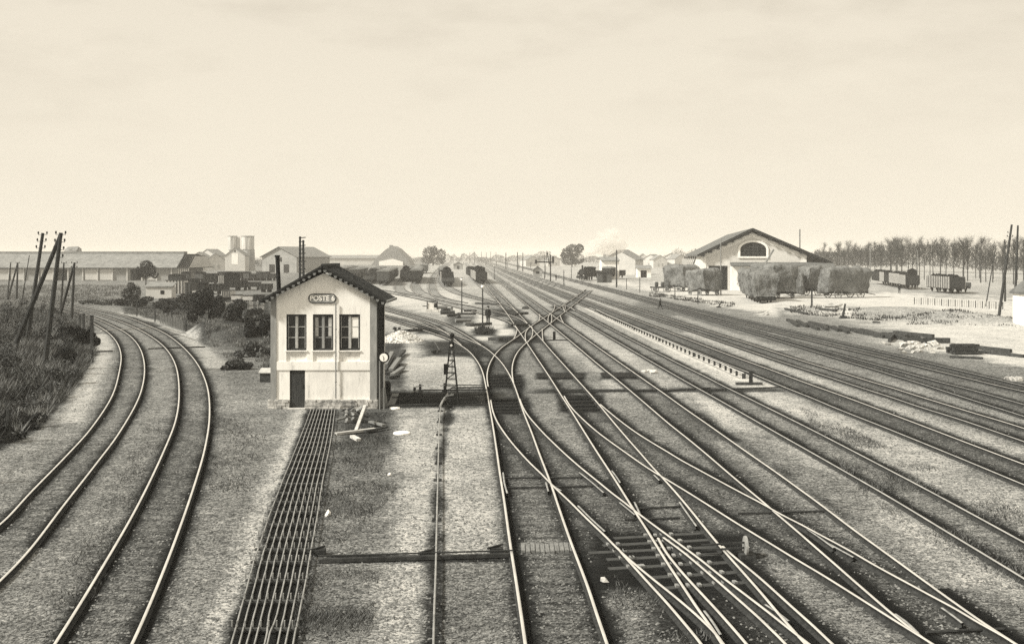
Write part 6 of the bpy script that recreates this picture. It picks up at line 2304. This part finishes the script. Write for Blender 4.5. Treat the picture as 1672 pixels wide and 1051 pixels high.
# weeds and grass (uncountable)
def weeds(name, label, spots, m, seed, hmin=.15, hmax=.6, wid=.02, lean=.35):
    r = np.random.default_rng(seed)
    pp = []
    hs = []
    for (poly, n, hk) in spots:
        poly = np.array(poly, float)
        x0, y0 = poly.min(0); x1, y1 = poly.max(0)
        # uniform on the ground, not in the picture
        got = 0
        while got < n:
            k = n * 3
            Ya, Yb = F * H / (y1 - YH), F * H / (y0 - YH)
            Y = r.uniform(Ya, Yb, k)
            py = YH + F * H / Y
            px = r.uniform(x0, x1, k)
            ins = np.zeros(k, bool)
            for i in range(len(poly)):
                (ax_, ay), (bx_, by) = poly[i], poly[(i + 1) % len(poly)]
                cnd = ((ay > py) != (by > py)) & (px < (bx_ - ax_) * (py - ay) / (by - ay + 1e-9) + ax_)
                ins ^= cnd
            X = (px - CX) * Y / F
            cl = vnoise(X / 1.1 + seed, Y / 1.6, seed + 5)
            ins &= r.random(k) < np.clip((cl - .38) * 2.8, 0, 1)
            sel = np.where(ins)[0][: n - got]
            pp.append(np.stack([X[sel], Y[sel]], 1)); hs.append(np.full(len(sel), hk) * (.6 + .8 * cl[sel]))
            got += len(sel)
    p = np.concatenate(pp); hk = np.concatenate(hs)
    n = len(p)
    z = ground_z(p[:, 0], p[:, 1])
    base = np.stack([p[:, 0], p[:, 1], z - .02], 1)
    a = r.uniform(0, 6.28, n)
    hh_ = r.uniform(hmin, hmax, n) * hk
    tip = base + np.stack([np.cos(a) * lean * hh_, np.sin(a) * lean * hh_, hh_], 1) * 1.0
    a2 = r.uniform(0, 6.28, n)
    w = np.stack([np.cos(a2), np.sin(a2), np.zeros(n)], 1) * (wid * r.uniform(.6, 1.6, n))[:, None]
    W = np.stack([base - w, base + w, tip], 1).reshape(-1, 3)
    o = np_obj(name, W, np.arange(n * 3).reshape(-1, 3), m)
    tag(o, label, 'weeds', kind='stuff')


weeds('bank_weeds', 'dense dark dry weeds and brambles covering the left bank',
      [([(-120, 500), (100, 503), (150, 525), (155, 585), (118, 640), (70, 690), (0, 725), (-120, 770)], 42000, 1.1),
       ([(-120, 478), (90, 488), (115, 503), (-120, 512)], 9000, 1.0)], M['grass'], 41, .15, .6, .025, .7)
weeds('bramble', 'dark low brambles mixed into the weeds of the left bank',
      [([(-120, 520), (110, 515), (152, 560), (140, 600), (90, 660), (0, 700), (-120, 740)], 22000, .9)], M['leaf2'], 43, .15, .7, .04, .8)
weeds('slope_grass', 'rough grass on the mounds and slope left of the signal box',
      [([(200, 512), (300, 525), (330, 548), (385, 600), (440, 600), (440, 530), (330, 515), (230, 500)], 16000, .55)], M['grass'], 44, .15, .5, .025)
weeds('yard_weeds', 'sparse weeds growing between the tracks in front of the signal box',
      [([(512, 690), (570, 720), (640, 712), (622, 770), (652, 800), (600, 850), (628, 885), (560, 905), (500, 898)], 5200, .16), ([(335, 680), (440, 690), (400, 860), (345, 860)], 2500, .14),
       ([(490, 930), (620, 930), (600, 1060), (470, 1060)], 3500, .13), ([(1300, 660), (1672, 830), (1672, 1000), (1400, 800)], 6500, .14), ([(235, 700), (275, 700), (160, 980), (60, 1000)], 2500, .12),
       ([(1000, 940), (1180, 1040), (1130, 1051), (1010, 1051)], 700, .12)], M['leaf2'], 45, .3, 1.0, .012, .8)
weeds('lamp_tuft', 'tuft of dark weeds round the foot of the nearer lamp post', [([(772, 541), (788, 533), (806, 537), (815, 545), (800, 547), (780, 547)], 420, .8)], M['leaf'], 46, .2, .7, .03)
weeds('fence_weeds', 'weeds along the foot of the goods yard fence', [([(1060, 478), (1200, 496), (1200, 502), (1060, 484)], 1600, .8), ([(1290, 500), (1480, 520), (1480, 530), (1290, 512)], 1800, .7), ([(1480, 515), (1672, 525), (1672, 535), (1480, 530)], 1200, .5)], M['leaf'], 47, .1, .5, .04)
weeds('field_grass', 'rough field grass beyond the curve in front of the engine shed', [([(-100, 466), (230, 466), (230, 498), (100, 496), (-100, 480)], 14000, .8)], M['grass'], 48, .2, .6, .05)

# ------------------------------------------------------------------ fences
def post_fence(name, label, pts, hpx, r=.05, wires=2, m='pole'):
    t = thing(name, label, 'fence')
    tops = []
    for (x, y, yt) in pts:
        p = P(x, y)
        z = gz(p.x, p.y)
        hz_ = (y - yt) * p.y / F
        MB().tube([(p.x, p.y, z - .25), (p.x, p.y, z + hz_)], [r, r * .9], 6).build('post', M[m], t)
        tops.append(Vector((p.x, p.y, z + hz_)))
    for k in range(wires):
        q = MB().tube([v - Vector((0, 0, .12 + .42 * k)) for v in tops], .012, 4)
        q.build('wire', M['iron'], t)
    return t


post_fence('wire_fence', 'row of thin dark posts with wire along the edge of the pale goods yard', [(1022.9, 473, 454.6), (1044.6, 478, 452), (1071, 483.4, 461.6), (1102, 489, 464), (1139.5, 496.6, 473)], 0, .07)
post_fence('wire_fence', 'dark posts with sagging wire beside the outer curve below the bushes', [(223.4, 516.5, 487.5), (253, 525.5, 496.6), (280.4, 534.6, 496.6), (303.5, 545.4, 525.5)], 0, .07)
post_fence('wire_fence', 'thick dark posts along the foot of the weedy bank', [(-30, 790, 735), (14, 722, 668), (83, 655, 623), (128, 615, 592), (150.5, 592, 570)], 0, .09)
pf = thing('picket_fence', 'short stretch of grey uneven pickets at the outside of the curve', 'fence')
random.seed(8)
for k in range(15):
    x = 262 + k * 2.6
    y = 529 + (x - 262) * .32
    p = P(x, y)
    MB().box(p.x - .05, p.x + .05, p.y - .02, p.y + .02, 0, 1.15 + random.uniform(-.25, .25)).build('picket', M['wood'], pf)
MB().bar(P(260, 528, .8), P(300, 541, .8), .05, .08).build('rail', M['wood'], pf)
MB().bar(P(260, 528, .4), P(300, 541, .4), .05, .08).build('rail', M['wood'], pf)
# white pickets in the goods yard
pf = thing('picket_fence', 'low row of thin white pickets across the pale goods yard', 'fence')
for k in range(40):
    x = 1493 + k * 3.7
    y = 497 + (x - 1493) * .062
    p = P(x, y)
    z = gz(p.x, p.y)
    MB().box(p.x - .05, p.x + .05, p.y - .03, p.y + .03, z - .1, z + 1.0).build('picket', M['wood_dark'] if k % 3 == 0 else M['wood_pale'], pf)
MB().bar(P(1493, 497, .8), P(1640, 506, .8), .05, .09).build('rail', M['wood_pale'], pf)
MB().bar(P(1493, 497, .35), P(1640, 506, .35), .05, .09).build('rail', M['wood_pale'], pf)
post_fence('far_fence', 'long dark hazy fence below the three far poles', [(740, 431.5, 426.5), (757, 432, 427), (775, 432.5, 427), (793, 433, 427), (811, 433.5, 427), (829, 436, 428.5), (847, 439.5, 431), (866, 437, 428.5)], 0, .16, 3)
post_fence('field_fence', 'thin dark rail fence at the far end of the left curve', [(96, 492, 483), (108, 493.5, 484), (120, 494.5, 485), (132, 495.5, 486), (144, 496.5, 487), (156, 497.5, 488)], 0, .06, 2)
c = P(150.5, 592)
for (x, y, yt, lab) in ((150, 578, 516, 'tall square dark post inside the curve beside the brambles'), (136.5, 545, 513, 'thin post with a small cap inside the curve'), (130.5, 540, 515, 'thin grey post left of the capped post inside the curve'), (1325.5, 509, 476, 'thin dark post before the dark hay load at the yard edge')):
    p = P(x, y)
    hz_ = (y - yt) * p.y / F
    o = MB().box(-.09, .09, -.09, .09, -.2, hz_).box(-.12, .12, -.12, .12, hz_, hz_ + .06).build('marker_post', M['pole'])
    o.location = (p.x, p.y, gz(p.x, p.y) * .6)
    tag(o, lab, 'post')
for (x0, y0, x1, y1, lab) in ((155, 574, 184, 573, 'dark cross rod left of the curving double track'), (300, 567, 335, 566, 'dark cross rod right of the curving double track'), (242, 569, 300, 567, 'dark rod between the curving rails'), (165, 540, 246, 535, 'pale cross plank over the far part of the curve')):
    o = MB().bar(P(x0, y0, .05), P(x1, y1, .05), .12, .08).build('cross_rod', M['wood_pale'] if 'pale' in lab else M['iron'])
    tag(o, lab, 'rod')

# --------------------------------------------------------- timber on the right
tl_ = [((1460, 545.7), (1524, 552), .26, .3, 'upper long dark baulk of the timber dump'),
       ((1440, 551), (1503, 551.5), .24, .2, 'second long dark baulk of the timber dump, below the upper one'),
       ((1476, 560), (1551, 560.5), .3, .4, 'thick straight dark baulk above the white rubble'),
       ((1588, 569), (1651, 576), .2, .25, 'slender dark pole pointing right from the sleeper stack'),
       ((1600, 576), (1672, 584), .22, .2, 'lower slender pole reaching the right picture edge'),
       ((1551, 584), (1605, 586.5), .22, .14, 'pale topped plank in front of the sleeper stack'),
       ((1452, 559), (1462, 549), .2, .35, 'short dark strut under the long baulks'),
       ((1282, 508), (1318, 514), .3, .2, 'dark baulk at the near foot of the hay wagons'),
       ((1338, 511), (1366, 513), .3, .25, 'short dark baulk left of the dark lever post')]
for (a, b, w, h, lab) in tl_:
    A, B = P(a[0], a[1]), P(b[0], b[1])
    A.z, B.z = gz(A.x, A.y) + h * .6, gz(B.x, B.y) + h * .6
    o = MB().bar(A, B, w, h).build('timber_baulk', M['wood_dark'])
    tag(o, lab, 'timber')
random.seed(17)
c0, c1 = P(1556, 579), P(1601, 579)
k = 0
for row in range(3):
    for j in range(4 - row):
        y = c0.y + j * .42 + row * .2
        o = MB().bar((c0.x + random.uniform(-.1, .25), y, .14 + row * .24), (c1.x + random.uniform(-.2, .15), y + random.uniform(-.1, .1), .14 + row * .24), .3, .2).build('sleeper', M['wood_dark'])
        tag(o, '%s dark sleeper from the bottom front of the stack at the timber dump' % ORD[k], 'old sleeper', 'sleepers stacked at the timber dump')
        k += 1
# long dark strip of stacked rails and timbers leading from the hay wagons
k = 0
for i in range(11):
    x = 1282 + i * 17.5
    y = 525 + i * 2.5
    for j in range(2):
        q1, q2, q3 = random.uniform(-7, 5), random.uniform(-2.2, 2.2), random.uniform(-2.0, 2.0)
        A, B = P(x + q1 + j * 5, y + j * 3.2 - 1 + q2), P(x + q1 + random.uniform(14, 32), y + 4.0 + j * 3 + q2 + q3)
        A.z = gz(A.x, A.y) + .16 + .1 * j; B.z = gz(B.x, B.y) + .14
        o = MB().bar(A, B, .3, .26).build('stacked_timber', M['wood_dark'])
        tag(o, '%s timber from the left in the long dark strip before the hay wagons' % ORD[k], 'timber', 'timbers of the long dark strip')
        k += 1
# white rubble in front of the baulks
rbk = [(1480, 566, .5), (1487, 570, .45), (1494, 564, .5), (1502, 569, .4), (1509, 566, .42), (1516, 571, .36), (1527, 566, .55), (1499, 575, .3), (1470, 572, .3), (1475, 577, .28), (1535, 570, .34), (1652, 621, .3), (1660, 622, .35), (1646, 619, .25), (1450, 563, .3), (1441, 560, .26), (1490, 576, .24), (1521, 576, .26)]
for i, (x, y, s) in enumerate(rbk):
    p = P(x, y)
    o = MB().lump((0, 0, s * .25), (s * .95, s * .8, s * .6), 90 + i, 1, .9).build('rubble_stone', M['rubble'])
    o.location = (p.x, p.y, gz(p.x, p.y))
    tag(o, '%s pale rubble stone of the scatter round the timber dump' % ORD[i], 'stone', 'white stones by the timber dump')
for i, (x, y, s, lab) in enumerate(((1360, 509, .8, 'small pale heap before the dark hay load'), (1431, 527, .28, 'small dark lump alone on the pale ground'), (1250, 514, .35, 'small pale stone near the goods yard edge'), (1247, 510, .4, 'upright pale stone near the goods yard edge'))):
    p = P(x, y)
    o = MB().lump((0, 0, s * .05), (s * 1.5, s * 1.5, s * .6), 120 + i, 3, .9).build('earth_heap' if s > .5 else 'stone', M['wood_dark'] if 'lump' in lab else M['earth'])
    o.location = (p.x, p.y, gz(p.x, p.y) - .05)
    tag(o, lab, 'heap' if s > .5 else 'stone')
# pale rubble in the middle of the yard
for i, (x, y, s, lab) in enumerate(((1052, 608, .16, 'left of two small pale stones between the tracks'), (1060, 606, .14, 'right of two small pale stones between the tracks'), (858, 504.5, .4, 'small dark lump between the tracks near the lamp post'), (1067, 609, .22, 'dark clod beside the two small pale stones'))):
    p = P(x, y)
    o = MB().lump((0, 0, s * .3), (s * 1.2, s, s * .7), 150 + i, 2, .4).build('stone', M['stone'] if 'pale' in lab else M['wood_dark'])
    o.location = p
    tag(o, lab, 'stone')
# dark piles and low frames among the yard points
for i, (x0, y0, x1, y1, lab) in enumerate(((765, 531, 800, 528, 'dark beam between the two lamp posts'), (778, 495, 812, 497, 'dark low beam behind the nearer lamp post'), (838, 513, 860, 511, 'short dark pit board left of the diamonds'), (832, 531, 862, 530, 'longer dark pit board left of the diamonds'), (800, 553, 818, 554, 'dark low box beam below the weed tuft'), (662, 540, 690, 538, 'dark beam under the curving rails'))):
    o = MB().bar(P(x0, y0, .12), P(x1, y1, .12), .5, .26).build('point_beam', M['wood_dark'])
    tag(o, lab, 'beam')

# ------------------------------------------------------------------ people
def person(label, px, py, ptop, joints, hat=True, rz=0.0, skirt=False):
    """figure about 1.7 m tall; joints: dict of named points (x right, y back, z up)"""
    c = P(px, py)
    hgt = (py - ptop) * c.y / F
    s = hgt / 1.78
    J = dict(pelvis=(0, 0, .95), chest=(0, 0, 1.28), neck=(0, 0, 1.48), head=(0, -.02, 1.60), crown=(0, 0, 1.72),
             shl=(-.19, 0, 1.40), shr=(.19, 0, 1.40), ell=(-.26, .02, 1.12), elr=(.26, .02, 1.12), hal=(-.24, -.06, .86), har=(.24, -.06, .86),
             hil=(-.1, 0, .9), hir=(.1, 0, .9), knl=(-.11, -.03, .5), knr=(.11, .02, .5), anl=(-.11, 0, .08), anr=(.11, .05, .08), tol=(-.12, -.15, .03), tor=(.12, -.1, .03))
    J.update(joints)
    rad = dict(pelvis=.15, chest=.17, neck=.06, head=.10, crown=.06, shl=.08, shr=.08, ell=.06, elr=.06, hal=.045, har=.045,
               hil=.1, hir=.1, knl=.075, knr=.075, anl=.055, anr=.055, tol=.04, tor=.04)
    names = list(J)
    E = [('pelvis', 'chest'), ('chest', 'neck'), ('neck', 'head'), ('head', 'crown'), ('chest', 'shl'), ('shl', 'ell'), ('ell', 'hal'), ('chest', 'shr'), ('shr', 'elr'), ('elr', 'har'),
         ('pelvis', 'hil'), ('hil', 'knl'), ('knl', 'anl'), ('anl', 'tol'), ('pelvis', 'hir'), ('hir', 'knr'), ('knr', 'anr'), ('anr', 'tor')]
    me = bpy.data.meshes.new('body')
    me.from_pydata([J[n] for n in names], [(names.index(a), names.index(b)) for a, b in E], [])
    o = bpy.data.objects.new('tmp', me)
    C.objects.link(o)
    md = o.modifiers.new('skin', 'SKIN')
    sk = me.skin_vertices[0].data
    for i, n in enumerate(names):
        sk[i].radius = (rad[n], rad[n] * (.72 if n in ('chest', 'pelvis') else 1))
        sk[i].use_root = (n == 'pelvis')
    sb = o.modifiers.new('sub', 'SUBSURF'); sb.levels = 1; sb.render_levels = 1
    bpy.context.view_layer.update()
    m2 = bpy.data.meshes.new_from_object(o.evaluated_get(bpy.context.evaluated_depsgraph_get()))
    bpy.data.objects.remove(o)
    m2.materials.clear(); m2.materials.append(M['coat']); m2.materials.append(M['skin'])
    hx, hy, hz_ = J['head']
    for p in m2.polygons:
        q = p.center
        if q.z > J['neck'][2] + .02 or min((Vector(J['hal']) - q).length, (Vector(J['har']) - q).length) < .07:
            p.material_index = 1
        p.use_smooth = True
    t = thing('person', label, 'person', (c.x, c.y, 0), rz)
    t.scale = (s,) * 3
    b = bpy.data.objects.new('body', m2)
    C.objects.link(b); b.parent = t
    ct_ = MB()
    cx_, cy_ = J['chest'][0], J['chest'][1]
    pxv, pyv = J['pelvis'][0], J['pelvis'][1]
    rings = [((pxv, pyv, J['pelvis'][2] - .22), .21, .16), ((pxv, pyv, J['pelvis'][2]), .19, .15), ((cx_, cy_, J['chest'][2]), .21, .15), ((cx_, cy_, J['chest'][2] + .13), .18, .12), ((J['neck'][0], J['neck'][1], J['neck'][2]), .08, .08)]
    idx0 = []
    for (cc, ra, rb_) in rings:
        n = len(ct_.v)
        ct_.v += [(cc[0] + ra * math.cos(2 * PI * k / 12), cc[1] + rb_ * math.sin(2 * PI * k / 12), cc[2]) for k in range(12)]
        idx0.append(n)
    for a, b_ in zip(idx0, idx0[1:]):
        for k in range(12):
            ct_.face((a + k, a + (k + 1) % 12, b_ + (k + 1) % 12, b_ + k))
    ct_.build('jacket', M['coat'], t, smooth=True)
    if hat:
        q = MB().tube([(hx, hy, hz_ + .05), (hx, hy, hz_ + .07)], [.15, .15], 12)
        q.tube([(hx, hy, hz_ + .07), (hx, hy, hz_ + .15), (hx, hy, hz_ + .18)], [.115, .11, .05], 12)
        q.build('cap', M['black'], t)
    # face: nose and eyes
    f = MB().lump((hx, hy - .105, hz_), (.015, .022, .022), 1, 1, 0)
    f.build('nose', M['skin'], b)
    for sg in (-1, 1):
        MB().lump((hx + sg * .035, hy - .09, hz_ + .03), (.012, .012, .008), 1, 1, 0).build('eye', M['black'], b)
    return t


WALK = dict(knl=(-.1, -.2, .52), anl=(-.1, -.32, .1), tol=(-.1, -.46, .04), knr=(.1, .12, .52), anr=(.1, .38, .14), tor=(.1, .27, .03), hal=(-.25, .2, .92), ell=(-.25, .12, 1.14), har=(.25, -.22, .95), elr=(.25, -.06, 1.13))
person('man in dark clothes walking away past the nearer lamp post, legs close together', 797, 531, 499, dict(knl=(-.07, -.05, .5), knr=(.07, .06, .5), anl=(-.05, -.08, .08), anr=(.06, .18, .1), tol=(-.06, -.22, .03), tor=(.06, .06, .03)), rz=R(160))
person('man in dark clothes striding across the right hand tracks', 1078, 505, 487, WALK, rz=R(80))
person('far man in dark clothes standing beside the signal gantry', 908, 458, 447.5, {}, rz=R(20))
person('man in dark clothes standing in front of the pale posted wagons', 1468.5, 479, 463, {}, rz=R(-10))
HAZE = 0.00032
# ----------------------------------------------------------- light, sky, air
SUN_EL, SUN_AZ = R(40), R(-112)          # azimuth measured from +Y (view) towards +X
sd = Vector((math.sin(SUN_AZ) * math.cos(SUN_EL), math.cos(SUN_AZ) * math.cos(SUN_EL), math.sin(SUN_EL)))
sun = bpy.data.lights.new('sun', 'SUN')
sun.energy = 5.0
sun.angle = R(7)
sun.color = (1.0, .955, .86)
so = bpy.data.objects.new('sun', sun)
so.rotation_euler = (-sd).to_track_quat('-Z', 'Y').to_euler()
C.objects.link(so)

world = bpy.data.worlds.new('World')
scene.world = world
world.use_nodes = True
wn = world.node_tree
N, L = wn.nodes, wn.links
bg = N['Background']
sky = N.new('ShaderNodeTexSky')
sky.sky_type = 'NISHITA'
sky.sun_disc = False
sky.sun_elevation = SUN_EL
sky.sun_rotation = SUN_AZ
sky.dust_density = 4
bw = N.new('ShaderNodeRGBToBW')
L.new(sky.outputs['Color'], bw.inputs[0])
tcw = N.new('ShaderNodeTexCoord')


def wmath(op, a, b):
    n = N.new('ShaderNodeMath'); n.operation = op
    for i, v in enumerate((a, b)):
        if isinstance(v, (int, float)):
            n.inputs[i].default_value = v
        else:
            L.new(v, n.inputs[i])
    return n.outputs[0]


def wnoise(sc, scale, det, loc=(0, 0, 0)):
    mp = N.new('ShaderNodeMapping')
    mp.inputs['Scale'].default_value = sc
    mp.inputs['Location'].default_value = loc
    mp.inputs['Rotation'].default_value = (0, R(-9), 0)
    L.new(tcw.outputs['Generated'], mp.inputs['Vector'])
    n = N.new('ShaderNodeTexNoise')
    n.inputs['Scale'].default_value = scale
    n.inputs['Detail'].default_value = det
    n.inputs['Roughness'].default_value = .55
    L.new(mp.outputs['Vector'], n.inputs['Vector'])
    return n.outputs['Fac']


cl = wnoise((1.0, 1.0, 2.6), 4.5, 6, (.3, 0, .2))
cl2 = wnoise((1.0, 1.0, 3.0), 16, 5, (1.3, 0, .7))
cm = wmath('ADD', wmath('MULTIPLY', cl, .62), wmath('MULTIPLY', cl2, .38))
rampn = N.new('ShaderNodeValToRGB')
rampn.color_ramp.elements[0].position = .36
rampn.color_ramp.elements[0].color = (.66, .60, .495, 1)
rampn.color_ramp.elements[1].position = .56
rampn.color_ramp.elements[1].color = (.77, .705, .585, 1)
L.new(cm, rampn.inputs['Fac'])
sep = N.new('ShaderNodeSeparateXYZ'); L.new(tcw.outputs['Generated'], sep.inputs[0])
hz = N.new('ShaderNodeMapRange')
hz.inputs['From Min'].default_value = 0.03
hz.inputs['From Max'].default_value = 0.2
L.new(sep.outputs['Z'], hz.inputs['Value'])
mx = N.new('ShaderNodeMix'); mx.data_type = 'RGBA'
L.new(hz.outputs[0], mx.inputs['Factor'])
mx.inputs[6].default_value = (.85, .78, .645, 1)
L.new(rampn.outputs['Color'], mx.inputs[7])
# a share of the physical sky's luminance in the same cream tone
nm = N.new('ShaderNodeMix'); nm.data_type = 'RGBA'; nm.blend_type = 'MULTIPLY'
nm.inputs['Factor'].default_value = 1.0
comb = N.new('ShaderNodeCombineColor')
lum = wmath('MULTIPLY', bw.outputs[0], .1)
for i in range(3):
    L.new(lum, comb.inputs[i])
L.new(comb.outputs[0], nm.inputs[6])
nm.inputs[7].default_value = (1, .87, .66, 1)
# the veiled sky is brighter overhead, above what the plate shows
zb_ = N.new('ShaderNodeMapRange')
zb_.inputs['From Min'].default_value = .25
zb_.inputs['From Max'].default_value = .8
zb_.inputs['To Min'].default_value = 1.0
zb_.inputs['To Max'].default_value = 1.25
L.new(sep.outputs['Z'], zb_.inputs['Value'])
vs_ = N.new('ShaderNodeVectorMath'); vs_.operation = 'SCALE'
L.new(mx.outputs[2], vs_.inputs[0]); L.new(zb_.outputs[0], vs_.inputs['Scale'])
m2 = N.new('ShaderNodeMix'); m2.data_type = 'RGBA'
m2.inputs['Factor'].default_value = .12
L.new(vs_.outputs[0], m2.inputs[6])
L.new(nm.outputs[2], m2.inputs[7])
L.new(m2.outputs[2], bg.inputs['Color'])
bg.inputs['Strength'].default_value = 0.97

# the misty air over the yard
hm = bpy.data.materials.new('misty_air')
hm.use_nodes = True
hn = hm.node_tree
hn.nodes.remove(hn.nodes['Principled BSDF'])
pv = hn.nodes.new('ShaderNodeVolumePrincipled')
pv.inputs['Color'].default_value = (.97, .94, .88, 1)
pv.inputs['Density'].default_value = HAZE
pv.inputs['Anisotropy'].default_value = 0.0
hn.links.new(pv.outputs[0], hn.nodes['Material Output'].inputs['Volume'])
hb = MB().box(-6500, 6500, -80, 4500, -2.0, 26).build('haze', hm)
tag(hb, 'thin pale mist over the whole yard, thickening far off', 'haze', kind='stuff')

scene.view_settings.view_transform = 'Standard'
scene.view_settings.look = 'None'
scene.view_settings.exposure = 0.3
scene.view_settings.gamma = 1.0
scene.render.engine = 'CYCLES'
scene.cycles.use_denoising = False
scene.cycles.max_bounces = 6
scene.cycles.volume_bounces = 1
scene.cycles.diffuse_bounces = 3
